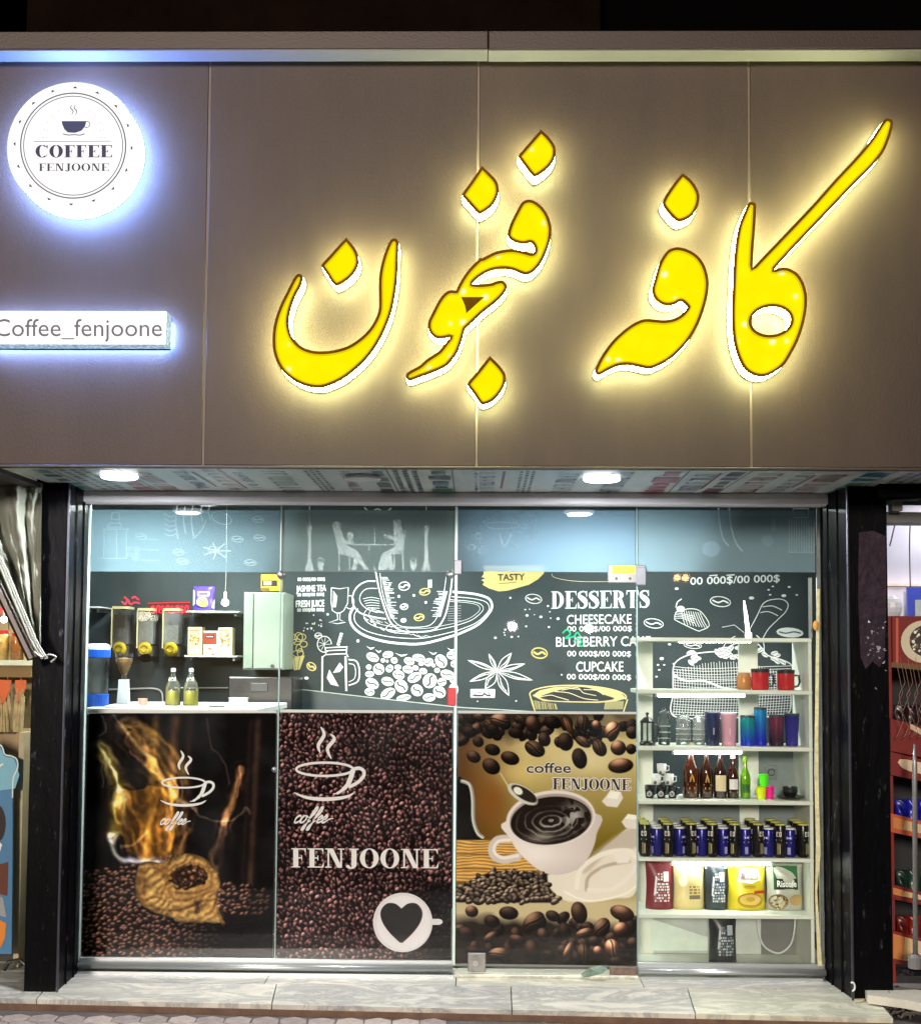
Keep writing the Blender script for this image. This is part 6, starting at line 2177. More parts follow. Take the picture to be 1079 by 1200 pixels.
# wall cabinet and the box on it
t = thing('wall_cabinet', 'pale green grey wall cabinet over the counter', 'cabinet', tuple(at(312, 784, 7.25)))
cabm = smat('cabinet_paint', (136, 150, 136), rough=.4, var=.04)
Y = 7.25
bx('carcass', cabm, t, px(285, Y), px(333, Y), Y, WY - .002, pz(785, Y, 310), pz(694, Y, 310), .003)
bx('door', cabm, t, px(297.5, Y), px(332, Y), Y - .018, Y - .002, pz(783.5, Y, 310), pz(695, Y, 310), .003)
bx('filler_panel', smat('cabinet_filler', (126, 146, 128), rough=.45), t, px(285.5, Y), px(296.5, Y), Y - .014, Y - .002, pz(783.5, Y, 310), pz(695, Y, 310), .003)
bm = bmesh.new()
cc = at(319.5, 780.5, Y - .02)
tube(bm, [cc, cc + Vector((0, -.012, 0))], .010, 12)
obj('keyhole', bm, smat('lock_black', (24, 24, 24), rough=.3), t)
def dec_y(p):
    p.poly(rect(307, 680, 325, 687), (40, 40, 40))
    p.poly(rect(309, 681.5, 318, 685.5), (240, 236, 220))
    p.poly(rect(306, 689, 316, 692), (110, 80, 30))
carton('yellow box standing on top of the wall cabinet', 304.5, 327.5, 674.5, 693.6, (222, 192, 40), 'tea_box', 7.32, dec_y)
# cable along the wall
bm = bmesh.new()
tube(bm, [at(x, y, WY - .02) for x, y in cat([(128, 808), (160, 807), (182, 807), (190, 812), (191, 824)], False, 4)], .005, 6)
tube(bm, [at(x, y, WY - .02) for x, y in cat([(205, 806), (240, 806), (268, 806)], False, 4)], .004, 6)
tag(obj('wall_cable', bm, smat('cable_white', (205, 210, 205), rough=.5)), 'thin white cable running along the wall behind the oil bottles', 'cable')

# ================================================================== DISPLAY SHELVES
unit = thing('display_shelf', 'white six-level display shelf unit lit by tubes behind the right pane', 'shelf unit', (px(848, 6.2), 6.2, STEP))
SF, SB = 6.06, 6.36
um_ = smat('unit_white', (224, 230, 216), rough=.35, var=.05)
sxl, sxr = px(747, SF), px(951, SF)
SHY = [748, 809.5, 876, 939, 1006, 1072.5, 1136]
SHZ = []
for y in SHY:
    zt_ = pz(y, SF, 850) + .002
    SHZ.append(zt_)
    bx('shelf_board', um_, unit, sxl, sxr, SF, SB, zt_ - .018, zt_, .002)
bx('back_strip', um_, unit, px(747, SB), px(764.5, SB), SB + .001, SB + .015, SHZ[-1], SHZ[0] - .019)
bx('back_strip', um_, unit, px(865, SB), px(887.5, SB), SB + .001, SB + .015, SHZ[4], SHZ[0] - .019)
for a, b in zip(SHZ[1:], SHZ[:-1]):
    bx('side_panel', um_, unit, sxr - .016, sxr - .001, SF + .004, SB + .02, a + .0005, b - .0185)
gb = smat('grey_board', (188, 196, 188), rough=.5)
bx('back_board', gb, unit, px(764.5, SB) + .001, px(889, SB), SB + .004, SB + .012, SHZ[6] + .001, SHZ[5] - .019)
bx('back_board', smat('dark_board', (104, 106, 102), rough=.5), unit, px(889, SB) + .001, sxr - .018, SB + .004, SB + .012, SHZ[6] + .001, SHZ[5] - .019)
bx('back_board', smat('mid_board', (112, 124, 122), rough=.5), unit, px(764.5, SB) + .001, px(865, SB) - .001, SB + .004, SB + .012, SHZ[5], SHZ[3] - .019)
bx('back_board', smat('mid_board', (112, 124, 122)), unit, px(887.5, SB) + .001, sxr - .018, SB + .004, SB + .012, SHZ[5], SHZ[2] - .019)
# bright reflection in the bottom bay, modelled as a slanting white sheet
pts = [at(762.5, 1077, SB - .01), at(829, 1098, SB - .01), at(829, 1114, SB - .01), at(762.5, 1114, SB - .01)]
tag(obj('bay_reflection', prism(pts, (0, .006, 0)), smat('reflection_white', (216, 232, 218), rough=.4)), 'slanting white reflection, modelled as a sheet, at the back of the bottom shelf bay', 'panel')
bm = bmesh.new()
tube(bm, [at(x, y, SB - .03) for x, y in cat([(887, 1078), (889, 1095), (896, 1110), (912, 1117), (925, 1108), (930, 1092), (931, 1077)], False, 5)], .0045, 6)
tag(obj('hanging_cable', bm, smat('cable_white', (205, 210, 205))), 'pale cable hanging in a loop at the back of the bottom shelf bay', 'cable')
# sockets on the back board
t = thing('power_socket', 'grey power socket on the back board behind the neon shot glasses', 'socket', tuple(at(904, 905, SB)))
obj('plate', pbox(897, 897, 910, 913, SB - .004, SB + .0035, .002), smat('socket_grey', (110, 118, 116), rough=.4), t)
bm = bmesh.new()
cc = at(903.5, 905, SB - .0045)
tube(bm, [cc + Vector((.016 * math.cos(a), 0, .016 * math.sin(a))) for a in np.linspace(0, 6.1, 14)], .003, 5)
obj('ring', bm, smat('socket_dark', (60, 66, 66), rough=.4), t)
# tubes
tubem = emit_mat('led_tube', (.93, 1.0, .97), 60.0)
def led(label, x0, x1, y, Y=6.16, r_=.0065, e=5):
    a, b = at(x0, y, Y), at(x1, y, Y)
    t = thing('led_tube', label, 'tube light', tuple((a + b) / 2), 'led tubes under the display shelves')
    bm = bmesh.new()
    tube(bm, [a, b], r_, 8)
    obj('tube', bm, tubem, t)
    for q, s in ((a, -1), (b, 1)):
        bm = bmesh.new()
        tube(bm, [q, q + Vector((s * .012, 0, 0))], r_ * 1.15, 8)
        obj('end_cap', bm, white, t)
    bx('batten', white, t, a.x, b.x, Y + r_ + .001, Y + r_ + .016, a.z - .004, a.z + .012)
led('bright led tube under the topmost display shelf', 795, 879, 751.5)
led('led tube under the shelf that carries the red mugs', 770, 872, 815)
led('led tube under the shelf of drink cans, above the coffee bags', 788, 902, 1012.5)
led('led tube under the shelf of insulated tumblers', 790, 868, 882)
# mirrored led streak above the middle back strip, modelled as a glowing tube
a, b = at(877, 749, 6.2), at(871.5, 704, 6.2)
t = thing('led_reflection', 'short upright glowing led reflection rising above the topmost display shelf', 'led reflection', tuple(a))
bm = bmesh.new()
tube(bm, [a, a + (b - a) * .6, b], [.010, .009, .003], 8)
obj('strip', bm, emit_mat('led_reflection', (.93, 1.0, .97), 9.0), t)
obj('clip', pbox(873, 741, 881, 747.8, 6.205, 6.225, .002), white, t)
# right metal upright beside the unit
bx('upright', alum, unit, px(948.5, SF), px(951.5, SF), SF - .004, SF + .02, SHZ[0] + .001, pz(675, SF))

# ---- goods
def mug(label, x, w, y0, sh, col, group, Y=6.17):
    zb_ = SHZ[sh]
    cx = px(x, Y)
    k = 1 / ppm(Y)
    H = pz(y0, Y) - pz(SHY[sh] - .5, Y)
    r_ = w / 2 * k
    t = thing('mug', label, 'mug', (cx, Y, zb_), group)
    bm = bmesh.new()
    lathe(bm, [(0, .0005), (r_ * .92, .0005), (r_, .008), (r_, H * .82)], 22, cx, Y, zb_, cap=False)
    obj('body', bm, smat(col[0], col[1], rough=.3, var=.08), t, smooth=True)
    bm = bmesh.new()
    lathe(bm, [(r_ * 1.03, H * .82), (r_ * 1.05, H * .97), (r_ * .95, H), (0, H)], 22, cx, Y, zb_)
    obj('lid', bm, smat('black_lid', (36, 38, 40), rough=.35), t)
    bm = bmesh.new()
    tube(bm, [(cx + r_ * .95, Y, zb_ + H * .72), (cx + r_ * 1.5, Y - .004, zb_ + H * .72), (cx + r_ * 1.6, Y - .004, zb_ + H * .4), (cx + r_ * 1.4, Y - .002, zb_ + H * .2), (cx + r_ * .95, Y, zb_ + H * .16)], .0055, 8)
    obj('handle', bm, smat('black_lid', (36, 38, 40)), t)
mug('red lidded mug on the upper display shelf, touching the amber jar', 890, 20, 784, 1, ('mug_red', (176, 34, 40)), 'red mugs with black lids')
mug('red lidded mug on the upper display shelf, on its own beside the side panel', 920, 20, 785, 1, ('mug_red', (176, 34, 40)), 'red mugs with black lids')
Y = 6.2
cx, k, zb_ = px(871, Y), 1 / ppm(6.2), SHZ[1]
t = thing('amber_jar', 'small amber glass jar beside the red mugs', 'jar', (cx, Y, zb_))
bm = bmesh.new()
lathe(bm, [(0, .001), (7.6 * k, .001), (8.6 * k, .02), (8.4 * k, 14 * k), (7 * k, 17 * k)], 20, cx, Y, zb_, cap=False)
obj('glass', bm, smat('amber_glass', (190, 120, 50), rough=.15, var=.2, alpha=.7), t, smooth=True)
bm = bmesh.new()
lathe(bm, [(7.4 * k, 17 * k), (7.4 * k, 20 * k), (0, 20 * k)], 18, cx, Y, zb_)
obj('lid', bm, smat('copper_lid', (196, 150, 96), rough=.3, metal=.5), t)

def tumbler(label, x, w, y0, sh, c0, c1, Y=6.17, taper=.84, lid=None):
    zb_, cx, k = SHZ[sh], px(x, Y), 1 / ppm(Y)
    H = pz(y0, Y) - pz(SHY[sh] - .5, Y)
    r_ = w / 2 * k
    t = thing('tumbler', label, 'tumbler', (cx, Y, zb_), 'insulated tumblers on the display shelf')
    m_ = bpy.data.materials.new('tumbler_paint')
    m_.use_nodes = True
    nt = m_.node_tree
    b_ = nt.nodes['Principled BSDF']
    b_.inputs['Roughness'].default_value = .22
    b_.inputs['Metallic'].default_value = .25
    tc = nt.nodes.new('ShaderNodeTexCoord')
    sp = nt.nodes.new('ShaderNodeSeparateXYZ')
    nt.links.new(tc.outputs['Generated'], sp.inputs[0])
    rp = nt.nodes.new('ShaderNodeValToRGB')
    rp.color_ramp.elements[0].color = (*lin(c1), 1)
    rp.color_ramp.elements[0].position = .15
    rp.color_ramp.elements[1].color = (*lin(c0), 1)
    rp.color_ramp.elements[1].position = .85
    nt.links.new(sp.outputs[2], rp.inputs[0])
    nt.links.new(rp.outputs[0], b_.inputs['Base Color'])
    bm = bmesh.new()
    lathe(bm, [(0, .0005), (r_ * taper, .0005), (r_ * (taper + .02), .006), (r_ * .98, H * .93)], 24, cx, Y, zb_, cap=False)
    obj('body', bm, m_, t, smooth=True)
    bm = bmesh.new()
    lathe(bm, [(r_ * 1.0, H * .93), (r_ * 1.01, H * .985), (r_ * .93, H), (0, H)], 24, cx, Y, zb_)
    obj('lid', bm, smat('lid_' + (lid or 'dark'), {'dark': (50, 54, 60), 'pink': (226, 190, 200), 'navy': (40, 46, 74)}[lid or 'dark'], rough=.3), t)
    if lid:
        pr = Print(Y - r_ * .99 - .001)
        pr.stroke([(x + 2, y0 + 17), (x + 2, y0 + 25)], 1.0, (200, 200, 210))
        pr.build('mark', t)
tumbler('navy blue insulated tumbler beside the glass jars', 834, 18, 836, 2, (40, 48, 84), (32, 40, 70), lid='navy')
tumbler('pink insulated tumbler between the navy one and the middle post', 853, 18, 836.5, 2, (232, 176, 190), (226, 164, 182), lid='pink', taper=.9)
tumbler('short teal to blue shaded tumbler', 875, 17, 840, 2, (20, 150, 150), (24, 60, 190), taper=.95)
tumbler('tall blue shaded tumbler, highest of the row', 890, 15, 831, 2, (20, 130, 190), (24, 40, 190), Y=6.2, taper=.95)
tumbler('dark maroon insulated tumbler beside the indigo one', 908.5, 17, 839, 2, (110, 40, 66), (46, 18, 40), taper=.95)
tumbler('indigo blue tumbler next to the side panel', 926.5, 17.5, 837.5, 2, (44, 44, 130), (52, 44, 140), taper=.78)

# lantern-like press and jars
Y = 6.15
cx, zb_, k = px(758, Y), SHZ[2], 1 / ppm(Y)
t = thing('french_press', 'black framed glass coffee press at the end of the tumbler shelf', 'coffee press', (cx, Y, zb_))
H = 38 * k
bm = bmesh.new()
lathe(bm, [(0, .0), (9 * k, 0), (9.2 * k, 3 * k), (7.6 * k, 5 * k), (0, 5 * k)], 20, cx, Y, zb_)
obj('base', bm, smat('press_black', (22, 24, 26), rough=.3), t)
bm = bmesh.new()
lathe(bm, [(7.4 * k, 5 * k), (7.4 * k, 26 * k)], 20, cx, Y, zb_, cap=False)
obj('glass', bm, clear2, t, smooth=True)
bm = bmesh.new()
lathe(bm, [(8.4 * k, 26 * k), (8.4 * k, 28 * k), (4 * k, 32 * k), (1.2 * k, 33 * k), (1.2 * k, 35 * k), (2.6 * k, 37 * k), (0, 38.5 * k)], 18, cx, Y, zb_)
obj('lid', bm, smat('press_black', (22, 24, 26)), t)
for a in range(6):
    aa = R(a * 60 + 20)
    bx('frame_bar', smat('press_black', (22, 24, 26)), t, cx + 8 * k * math.cos(aa) - .0025, cx + 8 * k * math.cos(aa) + .0025, Y + 8 * k * math.sin(aa) - .0025, Y + 8 * k * math.sin(aa) + .0025, zb_ + 4 * k, zb_ + 26.5 * k)
bm = bmesh.new()
tube(bm, [(cx + 8 * k, Y, zb_ + 24 * k), (cx + 12 * k, Y - .005, zb_ + 23 * k), (cx + 12.5 * k, Y - .005, zb_ + 12 * k), (cx + 8 * k, Y, zb_ + 7 * k)], .004, 6)
obj('handle', bm, smat('press_black', (22, 24, 26)), t)
for i, (x, w, y0, lab) in enumerate(((777.5, 14, 832, 'tall clear glass jar with a knob lid beside the black press'), (800, 17, 838, 'clear glass jar in the middle of three on the tumbler shelf'), (818, 14, 838.5, 'clear glass jar touching the navy tumbler'))):
    Y = 6.19
    cx, k = px(x, Y), 1 / ppm(6.19)
    H = (875.5 - y0) * k
    r_ = w / 2 * k
    t = thing('glass_jar', lab, 'jar', (cx, Y, SHZ[2]), 'clear glass jars on the tumbler shelf')
    bm = bmesh.new()
    lathe(bm, [(0, .001), (r_, .001), (r_, H * .6), (r_ * .92, H * .68), (r_ * .92, H * .74)], 18, cx, Y, SHZ[2], cap=False)
    obj('glass', bm, glass_mat('jar_glass_bright', (.86, .93, .9), .42, 1.5), t, smooth=True)
    bm = bmesh.new()
    lathe(bm, [(r_ * .98, H * .74), (r_ * .9, H * .86), (r_ * .3, H * .92), (r_ * .3, H), (0, H)], 16, cx, Y, SHZ[2], cap=False)
    obj('lid', bm, glass_mat('jar_glass_bright'), t)
    for q in (.18, .34, .5):
        bm = bmesh.new()
        lathe(bm, [(r_ * 1.03, H * q - .002), (r_ * 1.05, H * q), (r_ * 1.03, H * q + .002)], 16, cx, Y, SHZ[2], cap=False)
        obj('ring', bm, smat('ring_steel', (190, 196, 190), rough=.3, metal=.4), t)

# cups pile
def cup(label, x, y0, yb, w, zb_, m_, mark=None, Y=6.16, group='stacked espresso cups'):
    cx, k = px(x, Y), 1 / ppm(Y)
    H = (yb - y0) * k
    r_ = w / 2 * k
    t = thing('espresso_cup', label, 'cup', (cx, Y, zb_), group)
    bm = bmesh.new()
    lathe(bm, [(0, .0005), (r_ * .75, .0005), (r_ * .9, H * .3), (r_, H), (r_ * .9, H), (r_ * .78, H * .3), (0, H * .12)], 18, cx, Y, zb_, cap=False)
    obj('body', bm, m_, t, smooth=True)
    bm = bmesh.new()
    tube(bm, [(cx + r_ * .9, Y, zb_ + H * .8), (cx + r_ * 1.45, Y - .003, zb_ + H * .78), (cx + r_ * 1.45, Y - .003, zb_ + H * .38), (cx + r_ * .85, Y, zb_ + H * .25)], .0035, 6)
    obj('handle', bm, m_, t)
    pr = Print(Y - r_ - .0008)
    zc = yb - (yb - y0) * .5
    if mark == 'ring':
        pr.stroke(ell(x, zc, w * .24, w * .24, 0, 14), .7, (210, 210, 210), True)
        pr.stroke(ell(x, zc, w * .13, w * .13, 0, 10), .6, (190, 190, 190), True)
    else:
        pr.poly(ell(x - 1, zc, w * .16, w * .2, 0, 10), (90, 96, 96))
    pr.build('mark', t)
    return H
bc, wc = smat('black_cup', (24, 26, 28), rough=.3), smat('white_cup', (226, 230, 228), rough=.3)
for x, lab in ((760.5, 'black cup in the bottom row of the cup pile, outer end'), (774, 'black cup in the bottom row of the cup pile, middle'), (787, 'black cup in the bottom row of the cup pile, beside the bottles')):
    h0 = cup(lab, x, 923, 938, 11.5, SHZ[3], bc, 'ring')
for x, lab in ((768.5, 'white cup in the second row of the cup pile, outer side'), (783, 'white cup in the second row of the cup pile, bottle side')):
    h1 = cup(lab, x, 911, 923.5, 11.5, SHZ[3] + h0 + .001, wc)
cup('white cup crowning the pile of espresso cups', 774.5, 900, 911.5, 11.5, SHZ[3] + h0 + h1 + .002, wc)

# bottles
def bottle(label, x, w, y0, col, cap_m, lab_fn, Y=6.18, swing=False, neck=.62, alpha=.9):
    zb_, cx, k = SHZ[3], px(x, Y), 1 / ppm(Y)
    H = pz(y0, Y) - pz(938.5, Y)
    r_ = w / 2 * k
    t = thing('bottle', label, 'bottle', (cx, Y, zb_), 'bottles on the display shelf')
    bm = bmesh.new()
    lathe(bm, [(0, .001), (r_ * .94, .001), (r_, .006), (r_, H * .46), (r_ * .9, H * .55), (r_ * .38, H * (neck + .1)), (r_ * .32, H * .9)], 20, cx, Y, zb_, cap=False)
    obj('glass', bm, smat('glass_%d_%d' % (col[0], col[1]), col, rough=.12, var=.15, coat=.5), t, smooth=True)
    bm = bmesh.new()
    lathe(bm, [(r_ * .36, H * .86), (r_ * .44, H * .87), (r_ * .44, H * .985), (r_ * .2, H), (0, H)], 14, cx, Y, zb_)
    obj('stopper', bm, cap_m, t)
    if swing:
        bm = bmesh.new()
        for s in (-1, 1):
            tube(bm, [(cx + s * r_ * .45, Y - .002, zb_ + H * .97), (cx + s * r_ * .75, Y - .003, zb_ + H * .9), (cx + s * r_ * .6, Y - .003, zb_ + H * .82), (cx + s * r_ * .36, Y, zb_ + H * .84)], .003, 5)
        obj('swing_clip', bm, smat('clip_wire', (200, 190, 180), rough=.3, metal=.5), t)
    pr = Print(fn=lambda u, v, d: Vector((cx + math.sin(u) * (r_ + .0008 + d), Y - math.cos(u) * (r_ + .0008 + d), zb_ + v * H)))
    lab_fn(pr)
    if pr.v:
        pr.build('label', t)
G = (190, 150, 70)
def lab_gold(p):
    p.poly([(-.25, .36), (0, .46), (.25, .36), (.3, .3), (-.3, .3)], G)
    p.poly(rect(-.55, .24, .55, .27), G)
    p.poly(rect(-.35, .17, .35, .21), G)
    p.poly(rect(-.5, .1, .5, .12), G)
def lab_cream(p):
    for i in range(8):
        p.poly(rect(-.9 + i * .225, .14, -.675 + i * .225, .44), (222, 206, 164), i == 0)
    p.poly(rect(-.5, .33, .5, .38), (120, 84, 50))
    p.poly(rect(-.4, .24, .4, .27), (150, 120, 80))
def lab_white(p):
    for i in range(8):
        p.poly(rect(-.8 + i * .2, .2, -.6 + i * .2, .42), (224, 222, 216), i == 0)
    p.poly([(-.3, .38), (.3, .38), (.2, .26), (0, .22), (-.2, .26)], (44, 40, 44))
    p.poly(rect(-.7, .12, .7, .16), (216, 214, 206))
def lab_green(p):
    for i in range(8):
        p.poly(rect(-.8 + i * .2, .14, -.6 + i * .2, .34), (40, 96, 40), i == 0)
    p.poly(rect(-.6, .24, .6, .29), (220, 226, 200))
    p.poly(rect(-.3, .16, .3, .2), (210, 60, 50))
brn = (44, 18, 10)
cream_cap, pink_cap = smat('cap_cream', (224, 214, 196), rough=.4), smat('cap_pink', (190, 150, 146), rough=.4)
bottle('large amber brown bottle with gold print and a swing stopper', 808.5, 19, 874, (62, 26, 12), cream_cap, lab_gold, swing=True)
bottle('dark brown bottle with gold print and a pinkish swing stopper', 826.5, 15.5, 876.5, brn, pink_cap, lab_gold, swing=True)
bottle('brown bottle with a cream paper label', 842.5, 15, 877, (38, 18, 12), cream_cap, lab_cream, swing=True)
bottle('brown bottle with a white shield label', 857.5, 13.5, 885, (52, 20, 14), pink_cap, lab_white)
bottle('slim bright green bottle', 872, 11.5, 889.5, (96, 150, 20), smat('green_cap', (120, 160, 40), rough=.4), lab_green)

# neon shot glasses
def shot(label, x0, x1, y0, y1, zb_, col, Y=6.16):
    cx, k = px((x0 + x1) / 2, Y), 1 / ppm(Y)
    H, r_ = (y1 - y0) * k, (x1 - x0) / 2 * k
    t = thing('shot_glass', label, 'shot glass', (cx, Y, zb_), 'neon plastic shot glasses')
    m_ = smat('neon_%d_%d' % (col[0], col[1]), col, rough=.3, var=.05)
    bm = bmesh.new()
    lathe(bm, [(0, .001), (r_ * .78, .001), (r_, H), (r_ * .88, H), (r_ * .7, H * .15), (0, H * .15)], 16, cx, Y, zb_, cap=False)
    obj('body', bm, m_, t)
    bm = bmesh.new()
    lathe(bm, [(r_ * 1.0, H * .96), (r_ * 1.05, H * .98), (r_ * 1.0, H)], 16, cx, Y, zb_, cap=False)
    obj('rim', bm, m_, t)
    return H
h_ = shot('neon yellow shot glass under the green one', 884, 896, 924, 938, SHZ[3], (216, 240, 20))
shot('neon pink shot glass', 894.5, 905.5, 924, 938, SHZ[3], (236, 26, 140), 6.17)
shot('neon green shot glass stacked on the yellow and pink ones', 887.5, 899, 910, 924, SHZ[3] + h_ + .001, (90, 240, 40))
Y = 6.17
cx, k, zb_ = px(924, Y), 1 / ppm(Y), SHZ[3]
t = thing('black_cup', 'black cup on a black saucer beside the neon shot glasses', 'cup', (cx, Y, zb_))
bm = bmesh.new()
lathe(bm, [(0, .001), (11 * k, .001), (16.5 * k, 3 * k), (16 * k, 3.4 * k), (9 * k, 2 * k), (0, 2 * k)], 22, cx, Y, zb_)
obj('saucer', bm, bc, t)
bm = bmesh.new()
lathe(bm, [(0, 2.2 * k), (6 * k, 2.2 * k), (8.4 * k, 8 * k), (8.6 * k, 14 * k), (7.8 * k, 14 * k), (6 * k, 5 * k), (0, 4 * k)], 20, cx, Y, zb_, cap=False)
obj('body', bm, bc, t)

# drink cans, three deep
cb = smat('can_black', (26, 25, 24), rough=.25, metal=.2, var=.2)
cblue = smat('can_blue', (34, 30, 118), rough=.25, metal=.3, var=.15)
topy = smat('can_lid_gold', (208, 206, 110), rough=.3, metal=.2)
topw = smat('can_lid_white', (230, 232, 236), rough=.3)
def can_meshes(body, lidm, tall, inkc):
    bm = bmesh.new()
    r_ = .0265
    H = .158 if tall else .136
    lathe(bm, [(0, 0), (r_ * .84, 0), (r_, .008), (r_, H * .9), (r_ * .9, H * .95)], 14, 0, 0, 0, cap=False)
    bmesh.ops.recalc_face_normals(bm, faces=bm.faces)
    m1 = bpy.data.meshes.new('body')
    bm.to_mesh(m1)
    bm.free()
    m1.materials.append(body)
    for p in m1.polygons:
        p.use_smooth = True
    bm = bmesh.new()
    lathe(bm, [(r_ * .91, H * .94), (r_ * .95, H * .965), (r_ * .95, H * .995), (r_ * .85, H), (0, H * .992)], 14, 0, 0, 0, cap=False)
    bmesh.ops.recalc_face_normals(bm, faces=bm.faces)
    m2 = bpy.data.meshes.new('lid')
    bm.to_mesh(m2)
    bm.free()
    m2.materials.append(lidm)
    pr = Print(fn=lambda u, v, d: Vector((math.sin(u) * (r_ + .0006 + d), -math.cos(u) * (r_ + .0006 + d), v * H)))
    if tall:
        pr.stroke([(.4 * math.cos(a) - .25, .66 + .06 * math.sin(a)) for a in np.linspace(.6, 5.7, 10)], .07, inkc) if False else None
        for ox in (-.42, .12):
            pr.poly(rect(ox, .62, ox + .12, .76), inkc)
            pr.poly(rect(ox + .12, .62, ox + .36, .645), inkc)
            pr.poly(rect(ox + .12, .735, ox + .36, .76), inkc)
        pr.poly(rect(-.25, .695, -.06, .715), inkc)
        pr.poly(rect(.36, .645, .48, .735), inkc)
        pr.poly(rect(-.5, .5, .5, .53), (170, 170, 150))
        pr.poly(rect(-.3, .1, .1, .42), (120, 110, 66))
        pr.poly(rect(.15, .12, .3, .4), (180, 170, 130))
    else:
        pr.poly(rect(-.5, .6, .5, .72), (120, 120, 200))
        pr.poly(rect(-.35, .63, -.1, .69), (220, 220, 240))
        pr.poly(rect(.05, .63, .35, .69), (220, 220, 240))
        pr.poly(rect(-.5, .48, .4, .52), (170, 170, 220))
        pr.poly(rect(-.3, .1, .25, .34), (150, 150, 200))
    o = pr.build('label_print')
    m3 = o.data
    bpy.data.objects.remove(o)
    return m1, m2, m3
canA, canB = can_meshes(cb, topy, True, (222, 220, 210)), can_meshes(cblue, topw, False, (230, 230, 240))
ordn = ['first', 'second', 'third', 'fourth', 'fifth', 'sixth', 'seventh', 'eighth', 'ninth']
rown = ['front', 'middle', 'back']
bxs = [755, 782, 807.5, 833.5, 859.5, 885.5, 911, 938]
uxs = [769.5, 795, 821, 846.5, 872, 898, 923.5]
rs = random.Random(4)
for ms, xs, col_ in ((canA, bxs, 'black can with gold lid'), (canB, uxs, 'blue can with white lid')):
    for row_ in range(3):
        for i, x in enumerate(xs):
            Y = 6.105 + row_ * .085 + (0.0 if ms is canA else .012)
            c = (px(x, 6.11) + rs.uniform(-.004, .004), Y + rs.uniform(-.006, .006), SHZ[4])
            t = thing('drink_can', f'{col_}, {ordn[i]} of its colour from the coffee cup poster, {rown[row_]} row', 'can', c, 'drink cans on the display shelf')
            for nm, me in zip(('body', 'lid', 'label_print'), ms):
                o = bpy.data.objects.new(nm, me)
                COL.objects.link(o)
                o.parent = t
            t.rotation_euler = (0, 0, rs.uniform(-1.1, .8))

# coffee bags
def bagpx(x0, x1, y0, yb, sh, d=.07, Y=6.2):
    return px((x0 + x1) / 2, Y), Y, SHZ[sh], (x1 - x0) / ppm(Y), (yb - y0) / ppm(Y), d
def stamp(p, hi, lo, seed):
    p.poly(rect(.62, .58, .82, .78), hi)
    p.poly([(.26, .3), (.34, .7), (.4, .66), (.33, .3)], hi)
    marks(p, .3, .85, .16, .56, 7, [hi, lo, hi], seed)
    marks(p, .42, .6, .6, .76, 3, [hi, lo], seed + 3)
W_ = (222, 220, 220)
pouch('coffee_bag', 'burgundy coffee bag on the fifth shelf', 'bag', *bagpx(755.5, 787, 1012, 1067, 5), smat('bag_burgundy', (112, 22, 34), rough=.4, var=.12), 'coffee bags on the display shelf', lambda p: stamp(p, W_, (170, 100, 110), 1))
pouch('coffee_bag', 'cream and gold coffee bag right under the led tube', 'bag', *bagpx(787.5, 823, 1010, 1066, 5), smat('bag_cream', (222, 206, 140), rough=.4, var=.12), 'coffee bags on the display shelf', lambda p: (p.poly(rect(.48, .22, .84, .3), (110, 100, 80)), marks(p, .48, .84, .32, .5, 3, [(150, 130, 80)], 5), p.poly(ell(.3, .6, .14, .12), (236, 224, 176))))
pouch('coffee_bag', 'black coffee bag with a silver top on the fifth shelf', 'bag', *bagpx(823.5, 850, 1012, 1067, 5), smat('bag_black', (40, 48, 54), rough=.3, var=.3, scale=20), 'coffee bags on the display shelf', lambda p: (p.poly(rect(.02, .84, .98, .98), (206, 212, 208)), stamp(p, (226, 230, 232), (140, 160, 176), 7)))
pouch('coffee_bag', 'yellow coffee bag with a cup picture on the fifth shelf', 'bag', *bagpx(850.5, 894, 1015, 1068, 5), smat('bag_yellow', (216, 200, 36), rough=.35, var=.1), 'coffee bags on the display shelf',
      lambda p: (p.poly([(.22, .62), (.3, .86), (.5, .9), (.8, .86), (.84, .66), (.6, .58)], (226, 224, 216)), p.poly([(.3, .66), (.36, .82), (.76, .82), (.78, .68)], (150, 130, 130)), marks(p, .34, .76, .68, .8, 2, [(240, 236, 230), (120, 90, 90)], 9),
                 p.poly(rect(.66, .36, .98, .42), (190, 60, 30)), p.poly(ell(.56, .22, .34, .16, 0, 22), (176, 140, 50)), p.poly(ell(.56, .24, .27, .11, 0, 20), (226, 196, 110)), p.poly(ell(.56, .245, .12, .05, 0, 14), (200, 160, 70)), p.poly(ell(.55, .5, .16, .04, 0, 14), (170, 140, 30)), p.poly(rect(.02, .9, .98, .99), (226, 220, 120))))
def deco_green(p):
    p.poly(rect(.18, .46, .84, .98), (34, 92, 52))
    p.poly(rect(.24, .48, .82, .7), (26, 44, 30))
    p.text('RiscoFé' if False else 'Riscofe', .27, .53, .79, -.13, (236, 238, 230), weight=.006)
    p.poly(ell(.3, .2, .26, .17, 0, 18), (120, 100, 60))
    rr = random.Random(4)
    for k in range(40):
        a, q = rr.uniform(0, 6.28), math.sqrt(rr.random())
        p.poly(ell(.3 + .24 * q * math.cos(a), .2 + .15 * q * math.sin(a), .03, .02, rr.uniform(0, 90), 7), rr.choice([(90, 70, 30), (170, 150, 90), (210, 200, 150), (60, 44, 20)]))
    p.poly(ell(.78, .24, .2, .12, 0, 16), (176, 150, 96))
pouch('coffee_bag', 'clear bag of beans with a green printed label on the fifth shelf', 'bag', *bagpx(895, 937, 1017, 1068.5, 5), smat('bag_clear_grey', (176, 180, 164), rough=.3, var=.15), 'coffee bags on the display shelf', deco_green)
